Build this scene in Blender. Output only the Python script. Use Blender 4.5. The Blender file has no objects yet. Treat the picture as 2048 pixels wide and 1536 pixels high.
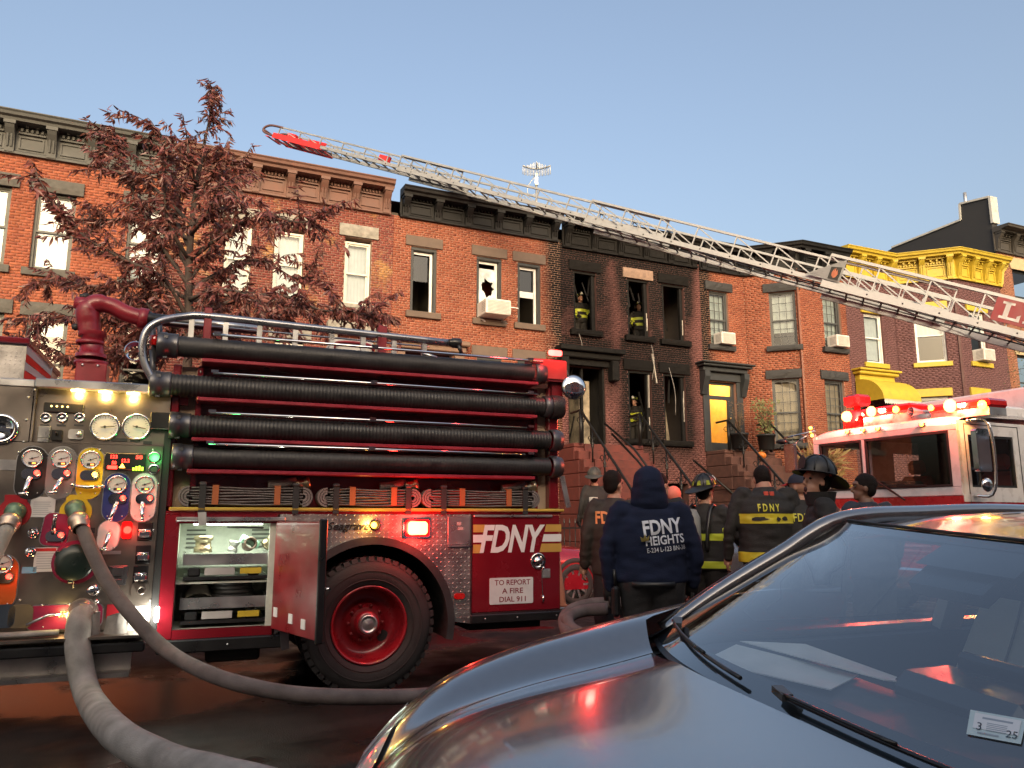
import bpy, bmesh, math, random
import numpy as np
from mathutils import Vector, Matrix, noise
from mathutils.bvhtree import BVHTree
R = math.radians
rnd = random.Random(7)
SC = bpy.context.scene
COL = SC.collection

# ------------------------------------------------------------------ camera, sky, sun, exposure
CAM_H = 1.4
PITCH = math.atan(267 / 1539.)
cam = bpy.data.cameras.new('camera'); cam.sensor_width = 36; cam.lens = 36 * 1539 / 2048.
cam.clip_start = .05; cam.clip_end = 2000
camo = bpy.data.objects.new('camera', cam); COL.objects.link(camo)
camo.location = (0, 0, CAM_H); camo.rotation_euler = (R(90) + PITCH, 0, 0)
SC.camera = camo
W = bpy.data.worlds.new('World'); SC.world = W; W.use_nodes = True
nt = W.node_tree; bg = nt.nodes['Background']
sky = nt.nodes.new('ShaderNodeTexSky'); sky.sky_type = 'NISHITA'; sky.sun_disc = False
SUN_EL, SUN_ROT = R(18.0), R(172)
sky.sun_elevation = SUN_EL; sky.sun_rotation = SUN_ROT
sky.air_density = 1.0; sky.dust_density = 10.0; sky.ozone_density = 0.45; sky.altitude = 0
nt.links.new(sky.outputs[0], bg.inputs[0]); bg.inputs[1].default_value = 0.15
sl = bpy.data.lights.new('sun', 'SUN'); sl.energy = 0.15; sl.angle = R(60); sl.color = (1, .96, .93)
so = bpy.data.objects.new('sun', sl); COL.objects.link(so)
so.rotation_euler = Vector((-math.sin(SUN_ROT) * math.cos(R(22)), -math.cos(SUN_ROT) * math.cos(R(22)), -math.sin(R(22)))).to_track_quat('-Z', 'Y').to_euler()
SC.view_settings.view_transform = 'Standard'; SC.view_settings.look = 'None'
SC.view_settings.gamma = 1; SC.view_settings.use_curve_mapping = False
SC.view_settings.exposure = 1.22
SC.cycles.max_bounces = 8; SC.cycles.transparent_max_bounces = 16
SC.cycles.sample_clamp_indirect = 4

# ------------------------------------------------------------------ measuring: from the photograph to planes in the street
FPX = 1539.; CP, SP = math.cos(PITCH), math.sin(PITCH)
def ray(x, y):
    a = (x - 1024) / FPX; b = (768 - y) / FPX
    return a, CP - b * SP, SP + b * CP
class Plane:                                    # a vertical plane; gives (distance along it, height)
    def __init__(s, x0, y0, deg):
        a = R(deg); s.o = (x0, y0); s.c = math.cos(a); s.s = math.sin(a); s.a = a
    def __call__(s, x, y, off=0.):
        r = ray(x, y); ox = s.o[0] - s.s * off; oy = s.o[1] + s.c * off
        t = (-s.s * ox + s.c * oy) / (-s.s * r[0] + s.c * r[1])
        return ((t * r[0] - ox) * s.c + (t * r[1] - oy) * s.s, CAM_H + t * r[2])
    def world(s, u, off, z): return Vector((s.o[0] + u * s.c - off * s.s, s.o[1] + u * s.s + off * s.c, z))
PT = Plane(-1.2, 6.53, 22.2)                    # near side of the pumper
PF = Plane(0, 21, 24.2)                         # front of the house row
def atY(x, y, Y):
    r = ray(x, y); t = Y / r[1]; return Vector((t * r[0], Y, CAM_H + t * r[2]))

# ------------------------------------------------------------------ materials
MATS = {}
def M(name, col, rough=.5, metal=0., var=.12, scale=6., bump=0., bscale=60., coat=0., emit=None, es=0., spec=.5, rvar=.1, dirt=0., dirtcol=(.03, .027, .025)):
    if name in MATS: return MATS[name]
    m = bpy.data.materials.new(name); m.use_nodes = True; MATS[name] = m
    t = m.node_tree; b = t.nodes['Principled BSDF']; L = t.links
    b.inputs['Roughness'].default_value = rough; b.inputs['Metallic'].default_value = metal
    b.inputs['Coat Weight'].default_value = coat; b.inputs['Coat Roughness'].default_value = .06
    b.inputs['Specular IOR Level'].default_value = spec
    b.inputs['Base Color'].default_value = (*col, 1)
    if emit:
        b.inputs['Emission Color'].default_value = (*emit, 1); b.inputs['Emission Strength'].default_value = es
        return m
    tc = t.nodes.new('ShaderNodeTexCoord')
    n = t.nodes.new('ShaderNodeTexNoise'); n.inputs['Scale'].default_value = scale; n.inputs['Detail'].default_value = 5
    L.new(tc.outputs['Object'], n.inputs['Vector'])
    mr = t.nodes.new('ShaderNodeMapRange'); mr.inputs[1].default_value = .3; mr.inputs[2].default_value = .7
    mr.inputs[3].default_value = 1 - var; mr.inputs[4].default_value = 1 + var
    L.new(n.outputs['Fac'], mr.inputs[0])
    mul = t.nodes.new('ShaderNodeMixRGB'); mul.blend_type = 'MULTIPLY'; mul.inputs[0].default_value = 1
    mul.inputs[1].default_value = (*col, 1); L.new(mr.outputs[0], mul.inputs[2])
    out = mul.outputs[0]
    if dirt > 0:
        n2 = t.nodes.new('ShaderNodeTexNoise'); n2.inputs['Scale'].default_value = scale * .7; n2.inputs['Detail'].default_value = 9; n2.inputs['Roughness'].default_value = .7
        L.new(tc.outputs['Object'], n2.inputs['Vector'])
        r2 = t.nodes.new('ShaderNodeMapRange'); r2.inputs[1].default_value = .5; r2.inputs[2].default_value = .75; r2.inputs[4].default_value = dirt
        L.new(n2.outputs['Fac'], r2.inputs[0])
        mx = t.nodes.new('ShaderNodeMixRGB'); mx.inputs[2].default_value = (*dirtcol, 1)
        L.new(r2.outputs[0], mx.inputs[0]); L.new(out, mx.inputs[1]); out = mx.outputs[0]
    L.new(out, b.inputs['Base Color'])
    rr = t.nodes.new('ShaderNodeMapRange'); rr.inputs[1].default_value = .3; rr.inputs[2].default_value = .7
    rr.inputs[3].default_value = max(.02, rough - rvar); rr.inputs[4].default_value = min(1, rough + rvar)
    L.new(n.outputs['Fac'], rr.inputs[0]); L.new(rr.outputs[0], b.inputs['Roughness'])
    if bump > 0:
        n3 = t.nodes.new('ShaderNodeTexNoise'); n3.inputs['Scale'].default_value = bscale; n3.inputs['Detail'].default_value = 4
        L.new(tc.outputs['Object'], n3.inputs['Vector'])
        bp = t.nodes.new('ShaderNodeBump'); bp.inputs['Strength'].default_value = bump; bp.inputs['Distance'].default_value = .01
        L.new(n3.outputs['Fac'], bp.inputs['Height']); L.new(bp.outputs[0], b.inputs['Normal'])
    return m
def glass_mat(name, tint=(.85, .9, .9), ior=1.5, rough=.02, boost=0.):
    if name in MATS: return MATS[name]
    m = bpy.data.materials.new(name); m.use_nodes = True; MATS[name] = m
    t = m.node_tree; t.nodes.clear(); L = t.links
    o = t.nodes.new('ShaderNodeOutputMaterial'); mx = t.nodes.new('ShaderNodeMixShader')
    tr = t.nodes.new('ShaderNodeBsdfTransparent'); tr.inputs[0].default_value = (*tint, 1)
    g = t.nodes.new('ShaderNodeBsdfGlossy'); g.inputs['Roughness'].default_value = rough; g.inputs[0].default_value = (1, 1, 1, 1)
    geo = t.nodes.new('ShaderNodeNewGeometry'); dt = t.nodes.new('ShaderNodeVectorMath'); dt.operation = 'DOT_PRODUCT'
    L.new(geo.outputs['Incoming'], dt.inputs[0]); L.new(geo.outputs['Normal'], dt.inputs[1]); val = dt.outputs['Value']; f0 = ((ior - 1) / (ior + 1)) ** 2 + boost
    for op, v, sw in (('ABSOLUTE', 0, 0), ('SUBTRACT', 1, 1), ('POWER', 4.2, 0), ('MULTIPLY_ADD', 1 - f0, 0)):
        k = t.nodes.new('ShaderNodeMath'); k.operation = op; k.use_clamp = True; L.new(val, k.inputs[1 if sw else 0]); k.inputs[0 if sw else 1].default_value = v
        if op == 'MULTIPLY_ADD': k.inputs[2].default_value = f0
        val = k.outputs[0]
    L.new(val, mx.inputs[0])
    L.new(tr.outputs[0], mx.inputs[1]); L.new(g.outputs[0], mx.inputs[2]); L.new(mx.outputs[0], o.inputs[0])
    return m

# ------------------------------------------------------------------ mesh builder
def basis(d):
    d = Vector(d).normalized(); a = Vector((0, 0, 1)) if abs(d.z) < .9 else Vector((1, 0, 0))
    x = a.cross(d).normalized(); return x, d.cross(x), d
class MB:
    def __init__(s): s.v = []; s.f = []; s.m = []; s.s = []; s.T = None
    def add(s, vs, fs, mat=0, sm=False):
        o = len(s.v)
        s.v += [tuple(s.T @ Vector(p)) for p in vs] if s.T is not None else [tuple(p) for p in vs]
        s.f += [tuple(i + o for i in f) for f in fs]; s.m += [mat] * len(fs); s.s += [sm] * len(fs)
        return s
    def box(s, x0, x1, y0, y1, z0, z1, mat=0, ch=0.):
        if ch <= 0:
            return s.add([(x, y, z) for x in (x0, x1) for y in (y0, y1) for z in (z0, z1)],
                         [(0, 1, 3, 2), (4, 6, 7, 5), (0, 4, 5, 1), (2, 3, 7, 6), (0, 2, 6, 4), (1, 5, 7, 3)], mat)
        ch = min(ch, (x1 - x0) * .45, (y1 - y0) * .45, (z1 - z0) * .45)
        V = []; I = {}
        for sx in (0, 1):
            for sy in (0, 1):
                for sz in (0, 1):
                    X, Y, Z = (x0, x1)[sx], (y0, y1)[sy], (z0, z1)[sz]
                    ix, iy, iz = X + ch * (1 - 2 * sx), Y + ch * (1 - 2 * sy), Z + ch * (1 - 2 * sz)
                    for k, p in enumerate(((X, iy, iz), (ix, Y, iz), (ix, iy, Z))): I[sx, sy, sz, k] = len(V); V.append(p)
        Fs = []
        for k in range(3):
            a, b = [i for i in range(3) if i != k]
            for sd in (0, 1):
                q = []
                for (p, r) in ((0, 0), (1, 0), (1, 1), (0, 1)):
                    c = [0, 0, 0]; c[k] = sd; c[a] = p; c[b] = r; q.append(I[c[0], c[1], c[2], k])
                Fs.append(q)
            for p in (0, 1):                      # edges along axis k
                for r in (0, 1):
                    c0 = [0, 0, 0]; c0[k] = 0; c0[a] = p; c0[b] = r; c1 = list(c0); c1[k] = 1
                    Fs.append([I[(*c0, a)], I[(*c1, a)], I[(*c1, b)], I[(*c0, b)]])
        for sx in (0, 1):
            for sy in (0, 1):
                for sz in (0, 1): Fs.append([I[sx, sy, sz, k] for k in range(3)])
        cen = Vector(((x0 + x1) / 2, (y0 + y1) / 2, (z0 + z1) / 2)); out = []
        for q in Fs:
            p = [Vector(V[i]) for i in q]; n = (p[1] - p[0]).cross(p[2] - p[0]); c = sum(p, Vector()) / len(p)
            out.append(tuple(q) if n.dot(c - cen) > 0 else tuple(reversed(q)))
        return s.add(V, out, mat)
    def obox(s, a, b, w, h, mat=0, up=(0, 0, 1)):  # a bar from a to b, w across, h along up
        a, b = Vector(a), Vector(b); d = (b - a).normalized(); x = d.cross(Vector(up)).normalized(); u = x.cross(d)
        V = [p + x * (w / 2 * i) + u * (h / 2 * j) for p in (a, b) for i, j in ((-1, -1), (1, -1), (1, 1), (-1, 1))]
        return s.add(V, [(0, 1, 2, 3), (7, 6, 5, 4), (0, 4, 5, 1), (1, 5, 6, 2), (2, 6, 7, 3), (3, 7, 4, 0)], mat)
    def tube(s, pts, r, n=8, mat=0, caps=True, sm=True, sx=1., sy=1.):
        pts = [Vector(p) for p in pts]; k = len(pts); rs = [r] * k if not isinstance(r, (list, tuple)) else r
        V = []; Fs = []; x = None
        for i, p in enumerate(pts):
            d = (pts[min(i + 1, k - 1)] - pts[max(i - 1, 0)])
            d = d.normalized() if d.length > 1e-9 else Vector((0, 0, 1))
            if x is None: x, y, _ = basis(d)
            else:
                x = x - d * x.dot(d); x = x.normalized() if x.length > 1e-6 else basis(d)[0]; y = d.cross(x)
            V += [p + (x * math.cos(2 * math.pi * j / n) * sx + y * math.sin(2 * math.pi * j / n) * sy) * rs[i] for j in range(n)]
        for i in range(k - 1):
            for j in range(n): Fs.append((i * n + j, i * n + (j + 1) % n, (i + 1) * n + (j + 1) % n, (i + 1) * n + j))
        s.add(V, Fs, mat, sm)
        if caps:
            o = len(s.v) - len(V); s.f += [tuple(o + j for j in reversed(range(n))), tuple(o + (k - 1) * n + j for j in range(n))]
            s.m += [mat] * 2; s.s += [False] * 2
        return s
    def lathe(s, prof, o=(0, 0, 0), d=(0, 0, 1), n=24, mat=0, sm=True):   # profile of (radius, distance along d)
        x, y, d = basis(d); o = Vector(o); V = []; Fs = []; k = len(prof)
        for r, h in prof: V += [o + d * h + (x * math.cos(2 * math.pi * j / n) + y * math.sin(2 * math.pi * j / n)) * max(r, 1e-5) for j in range(n)]
        for i in range(k - 1):
            for j in range(n): Fs.append((i * n + j, i * n + (j + 1) % n, (i + 1) * n + (j + 1) % n, (i + 1) * n + j))
        return s.add(V, Fs, mat, sm)
    def prism(s, poly, y0, y1, mat=0, back=True):  # polygon in x-z drawn clockwise or not, front at y0 (towards the viewer), back at y1
        n = len(poly); A = sum(poly[i][0] * poly[(i + 1) % n][1] - poly[(i + 1) % n][0] * poly[i][1] for i in range(n))
        if A < 0: poly = poly[::-1]
        V = [(x, y0, z) for x, z in poly] + [(x, y1, z) for x, z in poly]
        Fs = [tuple(range(n))] + [(i, i + n, (i + 1) % n + n, (i + 1) % n) for i in range(n)]
        if back: Fs.append(tuple(reversed(range(n, 2 * n))))
        return s.add(V, Fs, mat)
    def extr(s, prof, x0, x1, mat=0):              # profile in y-z swept along x
        n = len(prof); A = sum(prof[i][0] * prof[(i + 1) % n][1] - prof[(i + 1) % n][0] * prof[i][1] for i in range(n))
        if A < 0: prof = prof[::-1]
        V = [(x0, y, z) for y, z in prof] + [(x1, y, z) for y, z in prof]
        return s.add(V, [tuple(reversed(range(n))), tuple(range(n, 2 * n))] + [(i, (i + 1) % n, (i + 1) % n + n, i + n) for i in range(n)], mat)
    def sphere(s, c, r, n=12, mat=0, sx=1, sy=1, sz=1):
        V = []; Fs = []; h = n // 2
        for i in range(h + 1):
            a = math.pi * i / h
            V += [(c[0] + r * sx * math.sin(a) * math.cos(2 * math.pi * j / n), c[1] + r * sy * math.sin(a) * math.sin(2 * math.pi * j / n), c[2] + r * sz * math.cos(a)) for j in range(n)]
        for i in range(h):
            for j in range(n): Fs.append((i * n + j, (i + 1) * n + j, (i + 1) * n + (j + 1) % n, i * n + (j + 1) % n))
        return s.add(V, Fs, mat, True)
    def grid(s, fn, nu, nv, mat=0, sm=True, flip=False):
        V = [fn(i / nu, j / nv) for i in range(nu + 1) for j in range(nv + 1)]
        Fs = []
        for i in range(nu):
            for j in range(nv):
                q = (i * (nv + 1) + j, (i + 1) * (nv + 1) + j, (i + 1) * (nv + 1) + j + 1, i * (nv + 1) + j + 1)
                Fs.append(q[::-1] if flip else q)
        return s.add(V, Fs, mat, sm)
    def mesh(s, name, mats):
        me = bpy.data.meshes.new(name); me.from_pydata(s.v, [], s.f)
        for m in (mats if isinstance(mats, (list, tuple)) else [mats]): me.materials.append(m)
        me.polygons.foreach_set('material_index', s.m); me.polygons.foreach_set('use_smooth', s.s); me.update()
        return me
    def build(s, name, mats, parent=None, **kw): return link(name, s.mesh(name, mats), parent, **kw)
def link(name, me, parent=None, label=None, cat=None, group=None, kind=None, loc=None):
    o = bpy.data.objects.new(name, me); COL.objects.link(o)
    if parent is not None: o.parent = parent
    if loc is not None: o.location = loc
    return tag(o, label, cat, group, kind)
def tag(o, label=None, cat=None, group=None, kind=None):
    if label: o['label'] = label
    if cat: o['category'] = cat
    if group: o['group'] = group
    if kind: o['kind'] = kind
    return o
def thing(name, label, cat, loc=(0, 0, 0), rz=0., group=None):
    o = bpy.data.objects.new(name, None); COL.objects.link(o); o.location = loc; o.rotation_euler = (0, 0, rz); o.empty_display_size = .1
    return tag(o, label, cat, group)
def circ(cx, cz, r, n=24): return [(cx + r * math.cos(2 * math.pi * i / n), cz + r * math.sin(2 * math.pi * i / n)) for i in range(n)]
def rrect(cx, cz, w, h, r, n=5, lean=0.):
    r = min(r, w / 2, h / 2); P = []
    for sx, sz, a0 in ((1, 1, 0), (-1, 1, 90), (-1, -1, 180), (1, -1, 270)):
        for i in range(n + 1):
            a = R(a0 + 90 * i / n); P.append((sx * (w / 2 - r) + r * math.cos(a), sz * (h / 2 - r) + r * math.sin(a)))
    c, s_ = math.cos(lean), math.sin(lean)
    return [(cx + x * c - z * s_, cz + x * s_ + z * c) for x, z in P]
def smooth_path(pts, k=6):                          # Catmull-Rom
    P = [Vector(p) for p in pts]; P = [2 * P[0] - P[1]] + P + [2 * P[-1] - P[-2]]; out = []
    for i in range(1, len(P) - 2):
        for j in range(k):
            t = j / k; a, b, c, d = P[i - 1:i + 3]
            out.append(.5 * ((2 * b) + (c - a) * t + (2 * a - 5 * b + 4 * c - d) * t * t + (3 * b - 3 * c + d - a) * t ** 3))
    out.append(P[-2]); return out
_txt = {}
def text_geo(body, bold=.0, shear=0., space=1., depth=.04, res=3):
    key = (body, bold, shear, space, depth)
    if key not in _txt:
        c = bpy.data.curves.new('t', 'FONT'); c.body = body; c.align_x = 'CENTER'; c.offset = bold; c.shear = shear
        c.space_character = space; c.extrude = depth; c.resolution_u = res; c.size = 1; c.space_line = .95
        o = bpy.data.objects.new('t', c); COL.objects.link(o)
        me = bpy.data.meshes.new_from_object(o.evaluated_get(bpy.context.evaluated_depsgraph_get()))
        V = [tuple(v.co) for v in me.vertices]; Fs = [tuple(p.vertices) for p in me.polygons]
        bpy.data.objects.remove(o); bpy.data.curves.remove(c); bpy.data.meshes.remove(me)
        xs = [v[0] for v in V]; ys = [v[1] for v in V]; cx, cy = (min(xs) + max(xs)) / 2, (min(ys) + max(ys)) / 2
        w, h = max(xs) - min(xs), max(ys) - min(ys)
        _txt[key] = ([((x - cx) / w, (y - cy) / h, z / depth) for x, y, z in V], Fs)
    return _txt[key]
def text(mb, body, cx, cz, w, h, y, th=.0015, mat=0, rot=0., **kw):   # lettering standing in x-z, read from -y
    V, Fs = text_geo(body, **kw); c, s_ = math.cos(rot), math.sin(rot)
    mb.add([(cx + x * w * c - z * h * s_, y - d * th, cz + x * w * s_ + z * h * c) for x, z, d in V], Fs, mat)
# ------------------------------------------------------------------ the ground
def asphalt_mat():
    m = bpy.data.materials.new('wet_asphalt'); m.use_nodes = True; t = m.node_tree; b = t.nodes['Principled BSDF']; L = t.links
    tc = t.nodes.new('ShaderNodeTexCoord')
    def nz(sc, det=6, ro=.6):
        n = t.nodes.new('ShaderNodeTexNoise'); n.inputs['Scale'].default_value = sc; n.inputs['Detail'].default_value = det; n.inputs['Roughness'].default_value = ro
        L.new(tc.outputs['Object'], n.inputs['Vector']); return n
    big, fine, mid = nz(.55, 4), nz(90, 3), nz(3.)
    wet = t.nodes.new('ShaderNodeMapRange'); wet.inputs[1].default_value = .42; wet.inputs[2].default_value = .58; L.new(big.outputs[0], wet.inputs[0])
    c = t.nodes.new('ShaderNodeMixRGB'); c.inputs[1].default_value = (.016, .0155, .015, 1); c.inputs[2].default_value = (.009, .0088, .0085, 1); L.new(wet.outputs[0], c.inputs[0])
    c2 = t.nodes.new('ShaderNodeMixRGB'); c2.blend_type = 'OVERLAY'; c2.inputs[0].default_value = .7; L.new(c.outputs[0], c2.inputs[1]); L.new(mid.outputs[0], c2.inputs[2])
    L.new(c2.outputs[0], b.inputs['Base Color'])
    r = t.nodes.new('ShaderNodeMapRange'); r.inputs[3].default_value = .62; r.inputs[4].default_value = .13; L.new(wet.outputs[0], r.inputs[0]); L.new(r.outputs[0], b.inputs['Roughness'])
    bs = t.nodes.new('ShaderNodeMapRange'); b.inputs['Specular IOR Level'].default_value = .16; bs.inputs[3].default_value = .55; bs.inputs[4].default_value = .08; L.new(wet.outputs[0], bs.inputs[0])
    bp = t.nodes.new('ShaderNodeBump'); bp.inputs['Distance'].default_value = .012; L.new(bs.outputs[0], bp.inputs['Strength']); L.new(fine.outputs[0], bp.inputs['Height']); L.new(bp.outputs[0], b.inputs['Normal'])
    return m
def street_obj(name, mb, mat, **kw):
    o = mb.build(name, mat, **kw); o.location = (PF.o[0], PF.o[1], 0); o.rotation_euler = (0, 0, PF.a); return o
street_obj('road', MB().add([(-400, -420, 0), (400, -420, 0), (400, 400, 0), (-400, 400, 0)], [(0, 1, 2, 3)]), asphalt_mat(), kind='structure')
conc = M('sidewalk_concrete', (.2, .19, .175), .8, var=.25, scale=2, bump=.3, dirt=.4)
KERB = -5.9
mb = MB()
for i in range(-14, 26):
    for j in range(3): mb.box(i * 1.5 + .006, i * 1.5 + 1.494, KERB + .16 + j * 1.2 + .006, KERB + .16 + j * 1.2 + 1.194, 0, .15, 0, .006)
street_obj('pavement', mb, conc, kind='structure')
mb = MB()
for i in range(-10, 18): mb.box(i * 2.2 + .004, i * 2.2 + 2.196, KERB, KERB + .155, -.1, .16, 0, .015)
street_obj('kerb', mb, M('kerb_stone', (.16, .16, .155), .7, var=.2, dirt=.4), kind='structure')
street_obj('front_yard', MB().box(-21, 39, KERB + 3.76, 0, 0, .42), M('yard_concrete', (.13, .11, .1), .85, var=.3, dirt=.5), kind='structure')
street_obj('near_pavement', MB().box(-40, 60, -26, -19.1, 0, .15, 0, .02), conc, kind='structure')

# ------------------------------------------------------------------ brick rows of houses
def brick_mat(name, cols, mortar=False, patch=None, soot=True, paint=None, rough=.85, spread=.16):
    m = bpy.data.materials.new(name); m.use_nodes = True; t = m.node_tree; b = t.nodes['Principled BSDF']; L = t.links
    g = t.nodes.new('ShaderNodeNewGeometry'); cr = t.nodes.new('ShaderNodeValToRGB')
    e = cr.color_ramp.elements; n = len(cols)
    e[0].color = (*cols[0], 1); e[0].position = 0; e[1].color = (*cols[-1], 1); e[1].position = 1
    for i in range(1, n - 1): x = e.new(i / (n - 1)); x.color = (*cols[i], 1)
    L.new(g.outputs['Random Per Island'], cr.inputs[0]); out = cr.outputs[0]
    tc = t.nodes.new('ShaderNodeTexCoord')
    def nz(sc, lo, hi, det=6):
        k = t.nodes.new('ShaderNodeTexNoise'); k.inputs['Scale'].default_value = sc; k.inputs['Detail'].default_value = det; k.inputs['Roughness'].default_value = .65
        L.new(tc.outputs['Object'], k.inputs['Vector']); r = t.nodes.new('ShaderNodeMapRange'); r.inputs[1].default_value = lo; r.inputs[2].default_value = hi; L.new(k.outputs[0], r.inputs[0]); return r.outputs[0]
    def mix(f, a, c, mode='MIX', amt=None):
        x = t.nodes.new('ShaderNodeMixRGB'); x.blend_type = mode
        if f is None: x.inputs[0].default_value = amt
        else: L.new(f, x.inputs[0])
        L.new(a, x.inputs[1])
        if isinstance(c, tuple): x.inputs[2].default_value = (*c, 1)
        else: L.new(c, x.inputs[2])
        return x.outputs[0]
    for (sc, lo, hi, col) in (patch or []): out = mix(nz(sc, lo, hi), out, col)
    out = mix(nz(.7, .5, .8), out, tuple(.6 * v for v in cols[0]))
    if soot:
        a = t.nodes.new('ShaderNodeAttribute'); a.attribute_name = 'soot'
        k = t.nodes.new('ShaderNodeMath'); k.operation = 'MULTIPLY_ADD'; k.inputs[1].default_value = 1.0; k.use_clamp = True
        n2 = nz(2.2, .2, .8); s2 = t.nodes.new('ShaderNodeMath'); s2.operation = 'MULTIPLY'; L.new(a.outputs['Fac'], s2.inputs[0])
        s3 = t.nodes.new('ShaderNodeMath'); s3.operation = 'MULTIPLY_ADD'; s3.inputs[1].default_value = 1.2; s3.inputs[2].default_value = .75; L.new(n2, s3.inputs[0]); L.new(s3.outputs[0], s2.inputs[1]); s2.use_clamp = True
        out = mix(s2.outputs[0], out, (.009, .0085, .0085))
    L.new(out, b.inputs['Base Color']); b.inputs['Roughness'].default_value = rough; b.inputs['Specular IOR Level'].default_value = .15
    k = t.nodes.new('ShaderNodeTexNoise'); k.inputs['Scale'].default_value = 45; L.new(tc.outputs['Object'], k.inputs['Vector'])
    bp = t.nodes.new('ShaderNodeBump'); bp.inputs['Strength'].default_value = .25; bp.inputs['Distance'].default_value = .006; L.new(k.outputs[0], bp.inputs['Height']); L.new(bp.outputs[0], b.inputs['Normal'])
    return m
BH, BL, JT = .066, .21, .011                      # course height, brick pitch, joint
def lay_bricks(w, h0, h1, holes, rng, proud=.007, quoin=0.):
    """boxes (x0,x1,z0,z1,proud) of a running bond over 0..w, h0..h1 with rectangular holes"""
    out = []; row = 0; z = h0
    while z < h1 - .02:
        zt = min(z + BH - JT, h1); iv = [(0., w)]
        for (a, b, c, d) in holes:
            if d > z + .01 and c < zt - .01:
                iv = [q for (p, r) in iv for q in ((p, min(r, a)), (max(p, b), r)) if q[1] - q[0] > .015]
        header = row % 6 == 5; L = BL / 2 if header else BL; off = (row % 2) * BL / 2 + (BL / 4 if header else 0)
        for (p, r) in iv:
            k = math.floor((p - off) / L)
            while True:
                x0 = off + k * L; x1 = x0 + L - JT; k += 1
                if x0 >= r: break
                x0, x1 = max(x0, p), min(x1, r)
                if x1 - x0 > .02: out.append((x0, x1, z, zt, proud + rng.uniform(-.0015, .0015)))
        z += BH; row += 1
    return out
def brick_mesh(name, segs, mat, soot=None, seed=1):
    """segs: list of (T, bricks). one mesh of proud five-sided bricks"""
    rng = random.Random(seed); V = []; Fs = []; S = []
    for T, br in segs:
        B = np.array(br); n = len(B)
        x0, x1, z0, z1, p = B.T
        P = np.stack([np.stack([x, y, z], -1) for (x, y, z) in ((x0, -p, z0), (x1, -p, z0), (x1, -p, z1), (x0, -p, z1), (x0, 0 * p, z0), (x1, 0 * p, z0), (x1, 0 * p, z1), (x0, 0 * p, z1))], 1).reshape(-1, 3)
        Mx = np.array(T); P = P @ Mx[:3, :3].T + Mx[:3, 3]
        o = (np.arange(n) * 8 + sum(len(v) for v in V))[:, None, None]
        Fs.append((np.array([[0, 1, 2, 3], [4, 5, 1, 0], [1, 5, 6, 2], [3, 2, 6, 7], [4, 0, 3, 7]])[None] + o).reshape(-1, 4)); V.append(P)
    V = np.concatenate(V); Fs = np.concatenate(Fs)
    me = bpy.data.meshes.new(name); me.vertices.add(len(V)); me.vertices.foreach_set('co', V.ravel())
    me.loops.add(Fs.size); me.loops.foreach_set('vertex_index', Fs.ravel().astype(np.int32))
    me.polygons.add(len(Fs)); me.polygons.foreach_set('loop_start', np.arange(0, Fs.size, 4, dtype=np.int32))
    me.materials.append(mat)
    if soot is not None:
        at = me.attributes.new('soot', 'FLOAT', 'POINT'); at.data.foreach_set('value', soot(V[:, 0], V[:, 2]).astype(np.float32))
    me.update(calc_edges=True); return me
def wall_panel(mb, w, h0, h1, holes, t=.3, mat=0):
    """wall slab 0..w, h0..h1, thickness t behind y=0, rectangular holes with reveals"""
    xs = sorted({0., w, *[v for h in holes for v in h[:2]]}); zs = sorted({h0, h1, *[v for h in holes for v in h[2:]]})
    xs = [x for x in xs if 0 <= x <= w]; zs = [z for z in zs if h0 <= z <= h1]
    for i in range(len(xs) - 1):
        for j in range(len(zs) - 1):
            cx, cz = (xs[i] + xs[i + 1]) / 2, (zs[j] + zs[j + 1]) / 2
            if any(a < cx < b and c < cz < d for a, b, c, d in holes): continue
            a, b, c, d = xs[i], xs[i + 1], zs[j], zs[j + 1]
            mb.add([(a, 0, c), (b, 0, c), (b, 0, d), (a, 0, d)], [(0, 1, 2, 3)], mat)
            mb.add([(a, t, c), (b, t, c), (b, t, d), (a, t, d)], [(3, 2, 1, 0)], mat)
    for a, b, c, d in holes:
        mb.add([(a, 0, c), (b, 0, c), (b, 0, d), (a, 0, d), (a, t, c), (b, t, c), (b, t, d), (a, t, d)], [(0, 4, 5, 1), (1, 5, 6, 2), (2, 6, 7, 3), (3, 7, 4, 0)], mat)
def sweep(mb, plan, prof, mat=0):
    """profile (outward distance, height) swept along a plan polyline (x,y), outward = towards -y side, mitred"""
    P = [Vector((x, y)) for x, y in plan]; k = len(P); nrm = []
    for i in range(k):
        ns = []
        for a, b in ((i - 1, i), (i, i + 1)):
            if 0 <= a and b < k: d = (P[b] - P[a]).normalized(); ns.append(Vector((d.y, -d.x)))
        n = sum(ns, Vector((0, 0))).normalized(); nrm.append(n / max(.3, n.dot(ns[0])))
    m = len(prof); V = [(P[i].x + nrm[i].x * d, P[i].y + nrm[i].y * d, z) for i in range(k) for d, z in prof]
    Fs = [(i * m + j, i * m + (j + 1) % m, (i + 1) * m + (j + 1) % m, (i + 1) * m + j) for i in range(k - 1) for j in range(m)]
    Fs += [tuple(range(m)), tuple(reversed(range((k - 1) * m, k * m)))]
    mb.add(V, Fs, mat)
def seg_T(p, q):
    p, q = Vector((*p, 0)), Vector((*q, 0)); d = (q - p).normalized()
    return Matrix.Translation(p) @ Matrix(((d.x, -d.y, 0, 0), (d.y, d.x, 0, 0), (0, 0, 1, 0), (0, 0, 0, 1)))
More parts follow.
